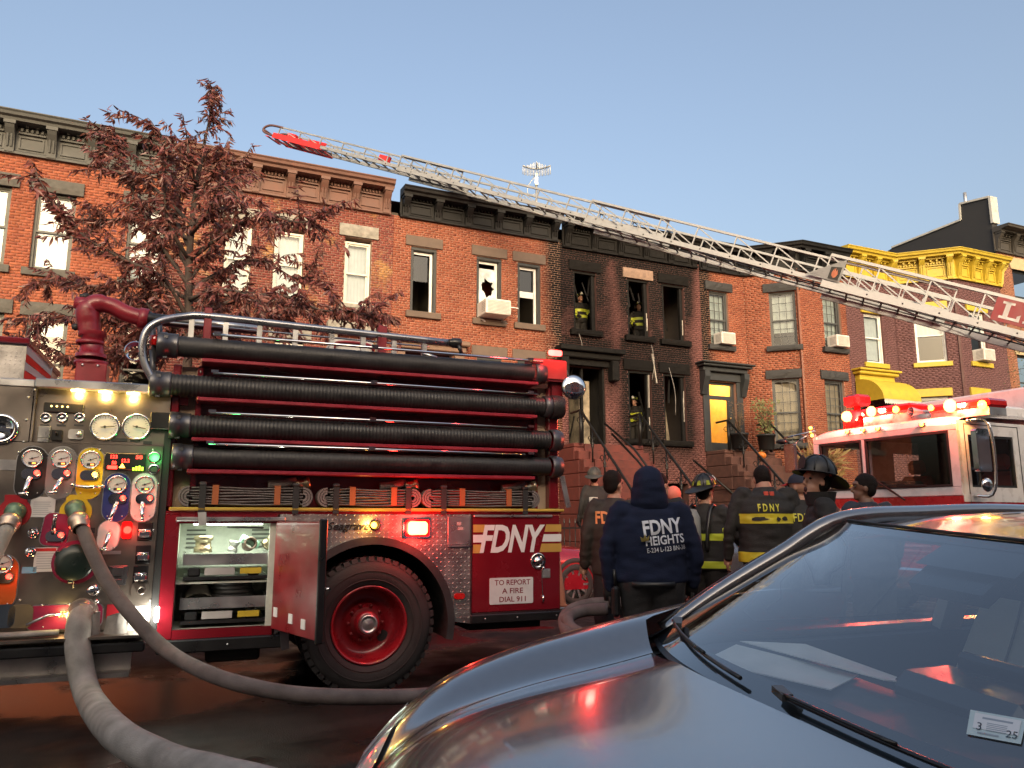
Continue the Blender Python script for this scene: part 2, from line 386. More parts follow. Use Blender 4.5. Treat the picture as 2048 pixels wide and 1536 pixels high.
def cornice(h, plan, z0, z1, mat, ends=(0, 0), spacing=.86, proj=.5):
    mb = MB(); H = z1 - z0
    sweep(mb, plan, [(0, z0), (.1, z0), (.1, z0 + .05), (.07, z0 + .08), (.04, z0 + .1), (.04, z1 - .2), (.0, z1 - .2)])       # architrave and frieze
    sweep(mb, plan, [(0, z1 - .2), (.36, z1 - .2), (.38, z1 - .14), (proj - .05, z1 - .11), (proj - .03, z1 - .05), (proj, z1 - .02), (proj, z1), (0, z1 + .03)])   # crown
    br = MB(); zb, zt = z0 + .07, z1 - .2
    br.T = None
    br.extr([(-.04, zb - .06), (-.12, zb - .05), (-.13, zb + .08), (-.15, zb + .2), (-.2, zt - .28), (-.3, zt - .16), (-.34, zt - .1), (-.34, zt), (-.04, zt)], -.09, .09)
    br.extr([(-.1, zt - .08), (-.37, zt - .08), (-.37, zt - .002), (-.1, zt - .002)], -.115, .115)
    br.extr([(-.13, zb + .06), (-.16, zb + .06), (-.23, zt - .26), (-.2, zt - .26)], -.055, -.02); br.extr([(-.13, zb + .06), (-.16, zb + .06), (-.23, zt - .26), (-.2, zt - .26)], .02, .055)
    bme = br.mesh('bracket', mat)
    c = None; spots = []
    for i in range(len(plan) - 1):
        T = seg_T(plan[i], plan[i + 1]); w = (Vector(plan[i + 1]) - Vector(plan[i])).length
        a0 = .14; n = max(1, round((w - .28) / spacing)); st = (w - .28) / n
        mb.T = T
        for k in range(n):
            x0, x1 = a0 + k * st + .16, a0 + (k + 1) * st - .16
            if x1 - x0 < .15: continue
            za, zc = z0 + .14, z0 + .14 + H * .34                              # moulded panel
            for (p, q, r, s_) in ((x0, x1, za, za + .03), (x0, x1, zc - .03, zc), (x0, x0 + .03, za + .03, zc - .03), (x1 - .03, x1, za + .03, zc - .03)): mb.box(p, q, -.07, -.03, r, s_)
            mb.box(x0 - .02, x1 + .02, -.1, -.03, zc + .05, zc + .09)
            m_ = int((x1 - x0) / .085)
            for j in range(m_):                                                # two staggered rows of dentils
                xx = x0 + (j + .5) * (x1 - x0) / m_
                mb.box(xx - .022, xx + .022, -.13, -.03, zc + .1, zc + .17); 
                if j % 2: mb.box(xx - .03, xx + .03, -.17, -.03, zc + .19, zc + .26)
            mb.box(x0 - .02, x1 + .02, -.2, -.03, zc + .272, z1 - .203)
        mb.T = None
        for k in range(n + 1): spots.append(T @ Matrix.Translation((a0 + k * st, 0, 0)))
    c = mb.build('cornice', mat, h)
    for s_ in spots:
        o = link('bracket', bme, c); o.matrix_local = s_
    return c
STONE = dict(var=.25, scale=9, bump=.6, bscale=14)
def rough_stone(name, x0, x1, y0, y1, z0, z1, mat, parent, T=None, rough=.02, seed=0):
    """a rock-faced block: subdivided box front pushed in and out"""
    mb = MB(); mb.T = T; n = max(3, int((x1 - x0) / .12)); k = 3
    def fn(s, t):
        x = x0 + (x1 - x0) * s; z = z0 + (z1 - z0) * t; e = min(1, 6 * min(s, 1 - s), 4 * min(t, 1 - t))
        return (x, y0 - e * rough * (.6 + 1.4 * (noise.noise((x * 9 + seed, z * 13, seed)) + .3)), z)
    mb.grid(fn, n, k, 0, False)
    mb.add([(x0, y0, z0), (x1, y0, z0), (x1, y1, z0), (x0, y1, z0), (x0, y0, z1), (x1, y0, z1), (x1, y1, z1), (x0, y1, z1)], [(3, 2, 1, 0), (4, 5, 6, 7), (0, 4, 7, 3), (1, 2, 6, 5)], 0)
    return mb.build(name, mat, parent)
GLASS = glass_mat('window_glass', (.8, .84, .86), 1.5, .01, .015)
SMOKY = glass_mat('dim_glass', (.55, .57, .56), 1.5, .02, .03)
def sash_window(h, T, x0, x1, z0, z1, fmat, y=.1, blind=None, grid=None, glass=GLASS, split=.5, gridmat=None, drop=1., open_lower=False, label=None):
    """a double hung window: frame part, with pane and blind as its sub-parts"""
    mb = MB(); mb.T = T; fw = .05
    for p, q, r, s_ in ((x0, x1, z1 - fw, z1), (x0, x1, z0, z0 + fw), (x0, x0 + fw, z0 + fw, z1 - fw), (x1 - fw, x1, z0 + fw, z1 - fw)): mb.box(p, q, y - .03, y + .09, r, s_)
    zm = z0 + (z1 - z0) * split; a, b = x0 + fw, x1 - fw
    for (r0, r1, yy) in ((zm - .02, z1 - fw, y), (z0 + fw + (0 if not open_lower else (zm - z0) * .45), zm + .02, y + .035)):
        for p, q, r, s_ in ((a, b, r1 - .04, r1), (a, b, r0, r0 + .045), (a, a + .04, r0 + .045, r1 - .04), (b - .04, b, r0 + .045, r1 - .04)): mb.box(p, q, yy + .002, yy + .033, r, s_)
    w = mb.build('window', fmat, h)
    if label: w['label'] = label
    if grid:
        g = MB(); g.T = T; nx, nz_ = grid
        for (r0, r1, yy) in ((zm + .02, z1 - .09, y), (z0 + .095, zm - .022, y + .035)):
            for i in range(1, nx): xx = a + .04 + (b - a - .08) * i / nx; g.box(xx - .008, xx + .008, yy + .004, yy + .022, r0, r1)
            for j in range(1, nz_): zz = r0 + (r1 - r0) * j / nz_; g.box(a + .04, b - .04, yy + .005, yy + .021, zz - .008, zz + .008)
        g.build('glazing_bars', gridmat or fmat, w)
    if glass:
        for (r0, r1, yy) in ((zm + .02, z1 - .09, y + .024), (z0 + .09, zm - .02, y + .058)):
            if open_lower and r0 < zm - .1: r0 = z0 + (zm - z0) * .5
            p = MB(); p.T = T; tl = rnd.uniform(-.004, .004); p.add([(a + .035, yy, r0), (b - .035, yy + tl, r0), (b - .035, yy + tl, r1), (a + .035, yy, r1)], [(0, 1, 2, 3)]); p.build('pane', glass, w)
    if blind is not None:
        p = MB(); p.T = T; zb = z1 - .06 - (z1 - z0 - .12) * drop; n = 24
        p.grid(lambda s, t: (a + (b - a) * s, y + .12 + .008 * math.sin(s * 40 + t * 3), zb + (z1 - .06 - zb) * t), n, 4, 0, True); p.build('blind', blind, w)
    return w
def house(name_label, plan, mats, holes_per_seg, z0=.3, ztop=9.4, depth=9., soot=None, seed=1, quoins=None, side=True):
    """plan: list of (u,y) in the row's frame; returns the Empty and the segment matrices (local)"""
    brick, mortar, roof = mats
    h = thing('brick_house', name_label, 'house', PF.world(plan[0][0], plan[0][1], 0), PF.a, 'brick row houses along the street')
    o = Vector(plan[0]); pl = [(x - o.x, y - o.y) for x, y in plan]; Ts = []; wm = MB(); segs = []
    rng = random.Random(seed)
    for i in range(len(pl) - 1):
        T = seg_T(pl[i], pl[i + 1]); w = (Vector(pl[i + 1]) - Vector(pl[i])).length; Ts.append((T, w))
        wm.T = T; wall_panel(wm, w, z0, ztop, holes_per_seg[i]); segs.append((T, lay_bricks(w, z0, ztop, holes_per_seg[i], rng)))
    wm.T = None; W_ = pl[-1][0]; yb = depth
    wall = wm.build('wall', mortar, h)
    if soot is not None:
        at = wall.data.attributes.new('soot', 'FLOAT', 'POINT'); co = np.empty(len(wall.data.vertices) * 3); wall.data.vertices.foreach_get('co', co); co = co.reshape(-1, 3)
        at.data.foreach_set('value', soot(co[:, 0], co[:, 2]).astype(np.float32))
    link('brick', brick_mesh('brick', segs, brick, soot, seed), wall, kind='stuff')
    sm = MB()
    if side:
        sm.box(.02, .2, pl[0][1] + .31, yb, z0, ztop + .2); sm.box(W_ - .2, W_ - .02, pl[-1][1] + .31, yb, z0, ztop + .2)
    sm.box(.2, W_ - .2, yb - .2, yb, z0, ztop + .1); sm.build('side_wall', M('party_wall', (.12, .1, .09), .9), h)
    rf = MB(); n = len(pl)
    rf.add([(x, y + .05, ztop + .42) for x, y in pl] + [(W_, yb + .1, ztop + .25), (0, yb + .1, ztop + .25)], [tuple(range(n + 2))])
    rf.add([(x, y + .3, ztop - .05) for x, y in pl] + [(W_, yb + .1, ztop - .06), (0, yb + .1, ztop - .06)], [tuple(reversed(range(n + 2)))])
    rf.build('roof', roof, h)
    return h, Ts
def O(pl, xl, xr, z0, z1, u0=0., off=0.):
    """opening from the photograph's x at mid height on a plane"""
    y = 620 if z0 > 6 else 800
    for _ in range(3):
        a, b = pl(xl, y, off), pl(xr, y, off); y += ((z0 + z1) / 2 - a[1]) * -65
    return (a[0] - u0, b[0] - u0, z0, z1)
ROOF = M('tar_roof', (.05, .05, .05), .9)
DARKROOM = M('dark_interior', (.045, .04, .037), .95)
TOPZ = 9.36
UZ, LZ = (6.8, 8.6), (3.68, 5.74)
def ac_unit(label, loc, w=.6, hgt=.38, d=.5, group='window air conditioners'):
    a = thing('air_conditioner', label, 'air conditioner', loc, PF.a, group)
    b = MB(); b.box(-w / 2, w / 2, -d, 0, 0, hgt, 0, .02); b.build('case', M('ac_white', (.62, .6, .56), .5, dirt=.3), a)
    g = MB()
    for i in range(9): z = .04 + i * (hgt - .08) / 9; g.box(-w / 2 + .05, w / 2 - .05, -d - .008, -d + .004, z, z + .018)
    g.build('grille', M('ac_grey', (.33, .33, .31), .6), a)
    g = MB()
    for i in range(6): z = .08 + i * (hgt - .14) / 6; g.box(-w / 2 - .004, -w / 2 + .01, -d + .06, -d + .3, z, z + .02)
    g.build('side_louvre', M('ac_grey', (.33, .33, .31), .6), a); return a
def FW(pl, x, y, off): return pl.world(*[pl(x, y, off)[0]], off, pl(x, y, off)[1])

# --- first house: orange brick, grey trim, cut by the left edge of the photo
orange = [(.27, .08, .045), (.32, .098, .054), (.35, .115, .062), (.3, .092, .056), (.23, .07, .045)]
MORT = M('mortar', (.3, .13, .09), .9, var=.15)
greystone = M('grey_stone', (.085, .08, .072), .85, **STONE)
greypaint = M('grey_cornice_paint', (.06, .062, .06), .65, var=.2, scale=4)
u0, u1 = -14.0, -8.86
ups = [O(PF, *q, *UZ, u0) for q in ((-40, 15), (64, 146), (252, 328))]
los = [O(PF, *q, *LZ, u0) for q in ((-60, -2), (44, 128), (238, 316))]
H1, T1 = house('orange brick house with grey lintels and grey cornice at the left edge, behind the tree', [(u0, 0), (u1, 0)], (brick_mat('orange_brick', orange, soot=False), MORT, ROOF), [ups + los], seed=11)
white_blind = M('white_blind', (.42, .45, .45), .9, var=.08)
grey_frame = M('grey_window_frame', (.1, .1, .09), .6)
for i, (a, b, c, d) in enumerate(ups + los):
    sash_window(H1, T1[0][0], a, b, c, d, grey_frame, blind=white_blind if i < 3 else None, drop=1 if i < 3 else .2)
    rough_stone('lintel', a - .14, b + .14, -.07, .1, d, d + .3, greystone, H1, seed=i); rough_stone('sill', a - .12, b + .12, -.09, .1, c - .16, c, greystone, H1, seed=i + 9, rough=.008)
cornice(H1, [(0, 0), (u1 - u0 - .02, 0)], TOPZ, 10.22, greypaint)
# a pale paper fan shade seen behind the lower window
a, b, c, d = los[1]
fan = MB(); fan.lathe([(0, 0), (.22, .03), (.34, .1), (.3, .16)], (u0 + (a + b) / 2, 0, 0), (0, 0, -1), 20); ln = thing('pendant_lamp', 'pale round pendant lamp shade seen inside the lower window of the house at far left', 'lamp', PF.world(u0 + (a + b) / 2, .5, d - .12), PF.a)
MB().lathe([(.02, .02), (.3, 0), (.36, -.08), (.3, -.16), (.05, -.2)], (0, 0, 0), (0, 0, 1), 20).build('shade', M('shade_white', (.75, .78, .7), .7, emit=(.8, .85, .7), es=.25), ln)

# --- second house: patched red brick, brown cornice
u0, u1 = -8.86, -3.47
pr = [(0.153, 0.044, 0.0382), (0.187, 0.0528, 0.0425), (0.23, 0.068, 0.0493), (0.17, 0.048, 0.0425)]
ups = [O(PF, *q, *UZ, u0) for q in ((447, 503), (546, 607), (688, 742))]
los = [O(PF, *q, *LZ, u0) for q in ((545, 605),)] + [O(PF, 672, 745, 3.4, 5.9, u0)]
b2 = brick_mat('patched_brick', pr, soot=False, patch=[(1.1, .55, .66, (.36, .19, .075)), (2.6, .6, .7, (.4, .26, .12)), (9., .62, .7, (.5, .42, .36)), (.9, .58, .7, (.2, .045, .04))])
H2, T2 = house('patched red brick house with brown cornice and pale stone lintels', [(u0, 0), (u1, 0)], (b2, M('pale_mortar', (.3, .2, .16), .9, var=.4, scale=3), ROOF), [ups + los], seed=12)
pale = M('pale_stone', (.26, .245, .215), .85, **STONE); cream = M('cream_frame', (.62, .6, .52), .5)
brownp = M('brown_cornice_paint', (.145, .07, .052), .65, var=.2, scale=4)
for i, (a, b, c, d) in enumerate(ups + los[:1]):
    sash_window(H2, T2[0][0], a + .02, b - .02, c, d - .1, cream, blind=white_blind)
    rough_stone('lintel', a - .16, b + .16, -.06, .1, d + .02, d + .34, pale, H2, seed=30 + i); rough_stone('sill', a - .1, b + .1, -.09, .1, c - .15, c, pale, H2, seed=40 + i, rough=.006)
a, b, c, d = los[1]
m = MB(); m.box(a - .25, a - .03, -.14, .1, c, d + .1, 0, .02); m.box(b + .03, b + .25, -.14, .1, c, d + .1, 0, .02); m.box(a - .35, b + .35, -.3, .1, d + .1, d + .2, 0, .02); m.box(a - .3, b + .3, -.2, .1, d + .203, d + .4, 0, .02); m.build('door_surround', pale, H2)
m = MB(); m.box(a, b, .12, .17, c, d); m.build('door', M('cream_door', (.5, .46, .38), .6), H2)
cornice(H2, [(.02, 0), (u1 - u0 - .1, 0)], TOPZ, 10.2, brownp)

# --- third house: orange brick, black cornice, panes knocked out
u0, u1 = -3.47, 1.56
o3 = [(0.231, 0.07, 0.0406), (0.264, 0.084, 0.0493), (0.284, 0.0924, 0.0551), (0.244, 0.0756, 0.0464), (0.191, 0.056, 0.0377)]
def soot3(x, z):
    return np.clip(1.2 * np.exp(-((x - 5.05) / .5) ** 2) * (.3 + .8 * (np.clip(z, 0, 9) / 9) ** 2), 0, 1)
ups = [O(PF, *q, *UZ, u0) for q in ((821, 873), (953, 1003), (1035, 1081))]
los = [O(PF, 808, 905, 3.4, 5.75, u0), O(PF, 953, 1003, *LZ, u0), O(PF, 1035, 1081, *LZ, u0)]
H3, T3 = house('bright orange brick house with black cornice and knocked-out windows, left of the burnt house', [(u0, 0), (u1, 0)], (brick_mat('bright_orange_brick', o3), M('light_mortar', (.38, .23, .17), .9), ROOF), [ups + los], seed=13, soot=soot3)
brownstone = M('brown_stone', (.125, .092, .074), .9, var=.15, bump=.2); blackf = M('black_frame', (.022, .023, .024), .45)
whitef = M('white_frame', (.65, .66, .65), .5)
for i, (a, b, c, d) in enumerate(ups + los[1:]):
    T = T3[0][0]; m = MB()
    for p, q, r, s_ in ((a, b, d - .09, d), (a, a + .08, c, d - .09), (b - .08, b, c, d - .09)): m.box(p, q, .02, .12, r, s_, 0, .01)
    m.box(a + .08, b - .08, .03, .1, c, c + .03)
    w = m.build('window', blackf, H3)
    m = MB(); m.box(b - .16, b - .09, .125, .17, c, d - .1); m.box(a + .085, b - .165, .125, .16, d - .17, d - .1)
    if i == 2: m.box(a + .1, b - .17, .13, .16, c + .8, c + .98)
    m.build('sash', whitef, w)
    m = MB(); m.box(a - .16, b + .16, -.05, .1, d + .015, d + .3, 0, .012); m.build('lintel', brownstone, H3)
    m = MB(); m.box(a - .12, b + .12, -.1, .1, c - .17, c, 0, .012); m.build('sill', brownstone, H3)
    if i == 1:                                                                        # a cracked pane left in the sash
        m = MB(); zz0, zz1 = c + .3, d - .3; ring = []; n = 22
        for k in range(n): t_ = 2 * math.pi * k / n; r_ = rnd.uniform(.16, .3); ring.append(((a + b) / 2 + r_ * .75 * math.cos(t_), (zz0 + zz1) / 2 + .05 + r_ * 1.15 * math.sin(t_)))
        out = []
        for k in range(n):
            t_ = 2 * math.pi * k / n; cx, cz = math.cos(t_), math.sin(t_); s_ = max(abs(cx) / ((b - a) / 2 - .09), abs(cz) / ((zz1 - zz0) / 2)); out.append(((a + b) / 2 + cx / s_, (zz0 + zz1) / 2 + cz / s_))
        m.add([(x, .14, z) for x, z in ring] + [(x, .14, z) for x, z in out], [(k, (k + 1) % n, n + (k + 1) % n, n + k)[::-1] for k in range(n)])
        m.build('cracked_pane', M('frosted_glass', (.55, .58, .6), .25, var=.3, scale=5), w)
    else:
        m = MB(); m.add([(a + .1, .19, c + (d - c) * .5), (b - .2, .19, c + (d - c) * .5), (b - .2, .19, d - .18), (a + .1, .19, d - .18)], [(0, 1, 2, 3)]); m.build('pane', SMOKY, w)
a, b, c, d = los[0]
m = MB(); m.box(a - .3, a - .02, -.12, .1, c, d, 0, .02); m.box(b + .02, b + .3, -.12, .1, c, d, 0, .02); m.box(a - .4, b + .4, -.32, .1, d + .16, d + .3, 0, .03); m.box(a - .32, b + .32, -.2, .1, d + .002, d + .157, 0, .02); m.build('door_surround', M('brown_surround', (.17, .105, .075), .7), H3)
m = MB(); m.box(a, b, .3, .35, c, d); m.build('door', M('dark_door', (.04, .022, .02), .5), H3)
cornice(H3, [(.15, 0), (u1 - u0 - .1, 0)], TOPZ, 10.12, M('black_cornice_paint', (.011, .011, .012), .6, var=.3, spec=.25))
blotch = MB()
for k in range(14): blotch.sphere((rnd.uniform(.6, 4.8), rnd.choice((-.51, -.115)), 0), 0.02, 6)
mroom = MB(); W_ = u1 - u0
mroom.box(.25, W_ - .25, 3.4, 3.5, .5, 9.2); mroom.box(.25, W_ - .25, .4, 8.4, 6.3, 6.5); mroom.box(1.75, 1.83, .6, 3.4, 6.5, 9.2)
mroom.build('room_wall', M('room_plaster', (.22, .2, .17), .9, var=.3, scale=2), H3)
ac = ac_unit('large dented window air conditioner hanging under the smashed window of the orange house', PF.world(u0 + (ups[1][0] + ups[1][1]) / 2 + .03, .1, UZ[0] + .02), .74, .42, .72)
m = MB(); m.obox((.37, -.3, .35), (.75, -.35, .33), .04, .02); m.obox((-.3, -.1, 0), (-.33, -.55, -.2), .03, .03); m.obox((.3, -.1, 0), (.33, -.55, -.2), .03, .03); m.build('bracket', M('zinc', (.5, .5, .5), .4, .8), ac)

# --- fourth house: burnt out
u0, u1 = 1.56, 6.57
ups = [O(PF, *q, *UZ, u0) for q in ((1147, 1193), (1255, 1298), (1325, 1369))]
los = [O(PF, 1257, 1304, *LZ, u0), O(PF, 1328, 1373, *LZ, u0), O(PF, 1137, 1211, 3.4, 5.74, u0)]
bas = [O(PF, 1333, 1378, 1.55, 2.4, u0)]
def soot4(x, z):
    s = 0 * x
    for a, b, c, d in ups: s = np.maximum(s, np.exp(-(np.clip(np.abs(x - (a + b) / 2) - (b - a) / 2 - .05, 0, 9) / (.2 + .13 * np.clip(z - c, 0, 3))) ** 2) * np.clip((z - c + .2) / 1.2, 0, 1.))
    for a, b, c, d in los[:2]: s = np.maximum(s, .95 * np.exp(-(np.clip(np.abs(x - (a + b) / 2) - (b - a) / 2, 0, 9) / .32) ** 2) * np.clip((z - c + 1.) / 1.2, 0, 1) * np.where(z > 6.7, .6, 1))
    a, b, c, d = los[2]; s = np.maximum(s, .85 * np.exp(-(np.clip(np.abs(x - (a + b) / 2) - (b - a) / 2 - .1, 0, 9) / .3) ** 2) * np.clip((z - 4.5) / 1.3, 0, 1) * np.where(z > 6.6, .7, 1))
    s = np.maximum(s, 1.1 * np.exp(-(x / .5) ** 2) * np.clip((z - 6.3) / 1.5, 0, 1)); s = np.maximum(s, np.clip((z - 8.75) / .5, 0, 1) * .95)
    a, b = los[1][0], los[1][1]; s = np.maximum(s, .85 * np.exp(-((x - (los[0][1] + los[1][0]) / 2) / .28) ** 2) * np.clip((z - 2) / 2, 0, 1))
    return np.clip(s * np.where(x > 4.75, np.clip(1.0 - (x - 4.75) / .3, .12, 1), 1), 0, 1)
r4 = [(.14, .062, .058), (.17, .073, .068), (.155, .068, .063)]
H4, T4 = house('burnt-out red brick house with scorched empty windows and charred cornice', [(u0, 0), (u1, 0)], (brick_mat('scorched_red_brick', r4), M('scorched_mortar', (.1, .045, .04), .9), ROOF), [ups + los + bas], seed=14, soot=soot4)
char = M('charred_wood', (.01, .0095, .0095), .7, spec=.15, var=.5, scale=12, bump=.8, bscale=30); charst = M('sooty_stone', (.01, .0092, .009), .85, spec=.1, **STONE); pinkst = M('scorched_stone', (.24, .16, .12), .85, **STONE)
for i, (a, b, c, d) in enumerate(ups + los[:2]):
    m = MB(); j = lambda: rnd.uniform(-.012, .012)
    for p, q, r, s_ in ((a, b, d - .07, d), (a, a + .07, c, d - .07), (b - .08, b, c, d - .07), (b - .16, b - .09, c + .02, d - .1)): m.obox((((p + q) / 2 + j()) if q - p < .3 else p, .08 if p < b - .1 else .14, r if q - p < .3 else (r + s_) / 2), (((p + q) / 2 + j()) if q - p < .3 else q, .08 if p < b - .1 else .15, s_ if q - p < .3 else (r + s_) / 2), min(q - p, s_ - r), .1, 0, (0, 1, 0))
    m.build('charred_frame', char, H4)
    rough_stone('lintel', a - .15, b + .15, -.05, .1, d + .01, d + .32, pinkst if i == 1 else charst, H4, seed=50 + i, rough=.012); rough_stone('sill', a - .14, b + .14, -.12, .1, c - .17, c, charst, H4, seed=60 + i)
m = MB()
for k in range(7):                                                                     # pale splinters and torn strips on the frames
    a, b, c, d = (ups + los[:2])[rnd.randrange(5)]; z = rnd.uniform(c + .2, d - .6); m.obox((b - .09, .02, z), (b - .08 + rnd.uniform(-.02, .02), .02, z + rnd.uniform(.3, .8)), .018, .02)
a, b, c, d = los[0]; m.obox((b + .02, -.04, d + .55), (b + .14, -.07, d - .35), .09, .03); m.obox((b - .1, 0, d - .1), (b - .12, 0, d - 1.1), .06, .02)

for k in range(14):
    a, b, c, d = (ups + los)[rnd.randrange(6)]; x = rnd.uniform(a + .1, b - .1); zz = rnd.uniform(c + .1, d - .3); fr_ = MB(); fr_.obox((x, rnd.uniform(.12, .5), zz), (x + rnd.uniform(-.3, .3), rnd.uniform(.12, .6), zz + rnd.uniform(.3, 1.1)), rnd.uniform(.03, .08), .03); fr_.build('charred_stud', char, H4)
m.build('torn_board', M('torn_wood', (.42, .38, .33), .8), H4)
m = MB()
for (p, q, r, s_) in ((1155, 660, 1163, 715), (1303, 690, 1305, 760), (1338, 735, 1352, 830)):
    A = PF(p, q, -.1); B = PF(r, s_, -.12); m.tube(smooth_path([(A[0] - u0, -.1, A[1]), ((A[0] + B[0]) / 2 - u0 + .05, -.16, (A[1] + B[1]) / 2), (B[0] - u0, -.1, B[1])], 4), .008, 5)
m.build('hanging_wire', M('grey_wire', (.3, .28, .26), .6), H4)
rm = MB(); W_ = u1 - u0
rm.box(.22, W_ - .22, .35, 8.7, 6.28, 6.46); rm.box(.22, W_ - .22, .35, 8.7, 3.2, 3.38); rm.box(.22, W_ - .22, 3.2, 3.3, 3.4, 6.2); rm.box(.22, W_ - .22, 3.6, 3.7, 6.5, 9.2); rm.box(1.55, 1.65, .5, 3.2, 3.4, 6.2); rm.box(1.9, 2.0, .5, 3.5, 6.5, 9.2)
rm.build('charred_room', M('charred_plaster', (.02, .018, .017), .95, var=.5, scale=2), H4)
plas = M('burnt_plaster', (.27, .23, .17), .95, var=.5, scale=3, dirt=.9, dirtcol=(.02, .018, .016)); m = MB()
a, b, c, d = ups[2]; m.add([(a - .4, 1.5, c), (b - .2, 1.2, c), (b - .1, 1.2, d - .3), (a + .1, 1.5, d - .9)], [(0, 1, 2, 3)])
a, b, c, d = los[2]; m.box(a + .62, b - .25, .5, .56, c, d - .35); m.box(a + .62, a + .7, .56, 2.4, c, d - .4)
a, b, c, d = los[1]; m.add([(b - .5, .9, c), (b, .9, c), (b - .15, .9, c + 1.2), (b - .38, .9, c + .9)], [(0, 1, 2, 3)])
m.build('plaster_board', plas, H4)
a, b, c, d = los[2]; m = MB(); m.box(a - .42, b + .5, -.4, .1, d + .36, d + .5, 0, .02); m.box(a - .34, b + .42, -.26, .1, d + .18, d + .357, 0, .03); m.box(a - .3, b + .36, -.1, .1, d, d + .178); m.box(b + .1, b + .34, -.3, .1, d - .42, d + .177, 0, .03); m.box(a - .34, a - .1, -.3, .1, d - .42, d + .177, 0, .03); m.box(a - .05, a + .05, .05, .25, c, d); m.box(b - .06, b + .04, .05, .25, c, d); m.box(a + .5, a + .57, .15, .25, c, d - .05); m.build('door_surround', char, H4)
cornice(H4, [(.05, 0), (u1 - u0 - .1, 0)], 9.24, 10.1, char)
m = MB()
for k in range(16): x = 1.0 + k * .22; m.box(x, x + .04, -.175, -.14, 9.86, 9.89)
m.build('scorch_mark', pinkst, H4)
# --- fifth house: orange brick with a canted bay, lit doorway
u0 = 6.57; D5 = 1.2; us = 8.37
plan5 = [(u0, 0), (us, 0), (us + D5, -D5), (11.55, -D5), (12.7, 0)]
def seg_plane(a, b):
    A, B = PF.world(a[0], a[1], 0), PF.world(b[0], b[1], 0); d = B - A
    return Plane(A.x, A.y, math.degrees(math.atan2(d.y, d.x)))
S5c, S5f = seg_plane(plan5[1], plan5[2]), seg_plane(plan5[2], plan5[3])
h5 = [[O(PF, 1420, 1457, *UZ, u0), O(PF, 1419, 1474, 3.4, 5.62, u0)], [O(S5c, 1540, 1593, *UZ), O(S5c, 1547, 1602, *LZ), O(S5c, 1550, 1604, 1.5, 2.4)], [O(S5f, 1647, 1682, *UZ), O(S5f, 1653, 1692, *LZ)], []]
o5 = [(0.229, 0.0693, 0.0408), (0.259, 0.0825, 0.0476), (0.289, 0.0957, 0.0544), (0.244, 0.0759, 0.0442), (0.185, 0.0528, 0.034)]
H5, T5 = house('orange brick house with canted bay and lit yellow doorway, right of the burnt house', plan5, (brick_mat('bay_brick', o5), M('bay_mortar', (.32, .18, .13), .9), ROOF), h5, seed=15, soot=lambda x, z: np.clip(1.2 * np.exp(-(x / .4) ** 2) * (.35 + z / 12), 0, 1))
blackst = M('black_stone', (.028, .028, .03), .75, **STONE); sash5 = M('dark_grey_frame', (.06, .063, .065), .5); blind5 = M('pale_blind', (.33, .36, .33), .9)
for si in range(3):
    T = T5[si][0]
    for i, (a, b, c, d) in enumerate(h5[si]):
        if si == 0 and i == 1 or c < 2: continue
        lace = i == 0
        w = sash_window(H5, T, a, b, c, d, sash5, blind=blind5 if lace else M('tan_curtain', (.25, .2, .14), .9), drop=[.97, .75, .97][si] if lace else .95, grid=(3, 3) if lace or si == 1 else (3, 4), split=.48)
        rough_stone('lintel', a - .17, b + .17, -.06, .1, d + .01, d + .29, blackst, H5, T, seed=70 + si * 3 + i); rough_stone('sill', a - .15, b + .15, -.13, .1, c - .16, c, blackst, H5, T, seed=80 + si * 3 + i)
a, b, c, d = h5[1][2]
m = MB(); m.T = T5[1][0]; m.box(a, b, .1, .14, c, d); m.build('basement_window', M('dark_pane', (.03, .03, .03), .2), H5); rough_stone('lintel', a - .15, b + .15, -.05, .1, d + .01, d + .25, blackst, H5, T5[1][0])
cornice(H5, [(x - u0, y) for x, y in plan5[:4]] , 9.22, 10.1, M('black_cornice_paint', (.011, .011, .012), .6))
m = MB(); m.T = T5[1][0]; m.tube([(T5[1][1] - .05, -.06, .4), (T5[1][1] - .05, -.06, 9.3)], .035, 8); m.build('drain_pipe', M('brown_pipe', (.2, .08, .05), .6), H5)
a, b, c, d = h5[0][1]; dk = M('charcoal_door_paint', (.028, .031, .034), .45)
m = MB(); m.box(a - .24, a - .002, -.06, .2, c, d + .02, 0, .01); m.box(b + .002, b + .24, -.06, .2, c, d + .02, 0, .01); m.box(a - .24, b + .24, -.1, .2, d + .023, d + .28, 0, .01)
m.box(a - .33, b + .33, -.24, .1, d + .28, d + .42, 0, .02); m.box(a - .42, b + .42, -.38, .1, d + .422, d + .5, 0, .02); m.box(a - .48, b + .48, -.46, .1, d + .502, d + .56, 0, .02)
for x in (a - .33, b + .13): m.extr([(-.02, d - .45), (-.1, d - .45), (-.3, d + .1), (-.3, d + .277), (-.02, d + .277)], x, x + .2)
m.build('door_surround', dk, H5)
dr = MB(); zt = d - .5
for p, q, r, s_ in ((a, b, d - .08, d), (a, b, zt - .05, zt + .07), (a, a + .09, c, zt - .05), (b - .26, b, c, zt - .05), (a, a + .09, zt + .07, d - .08), (b - .1, b, zt + .07, d - .08), (a + .09, b - .26, c, c + .3)): dr.box(p, q, .1, .17, r, s_)
door5 = dr.build('door', dk, H5)
m = MB(); m.tube([(b - .2, .06, c + 1.05), (b - .2, .06, c + 1.12)], .025, 8); m.build('handle', M('brass', (.6, .45, .2), .3, 1), door5)
for (r0, r1, q) in ((zt + .07, d - .08, b - .1), (c + .3, zt - .05, b - .26)):
    p = MB(); p.add([(a + .09, .135, r0), (q, .135, r0), (q, .135, r1), (a + .09, .135, r1)], [(0, 1, 2, 3)]); p.build('pane', GLASS, door5)
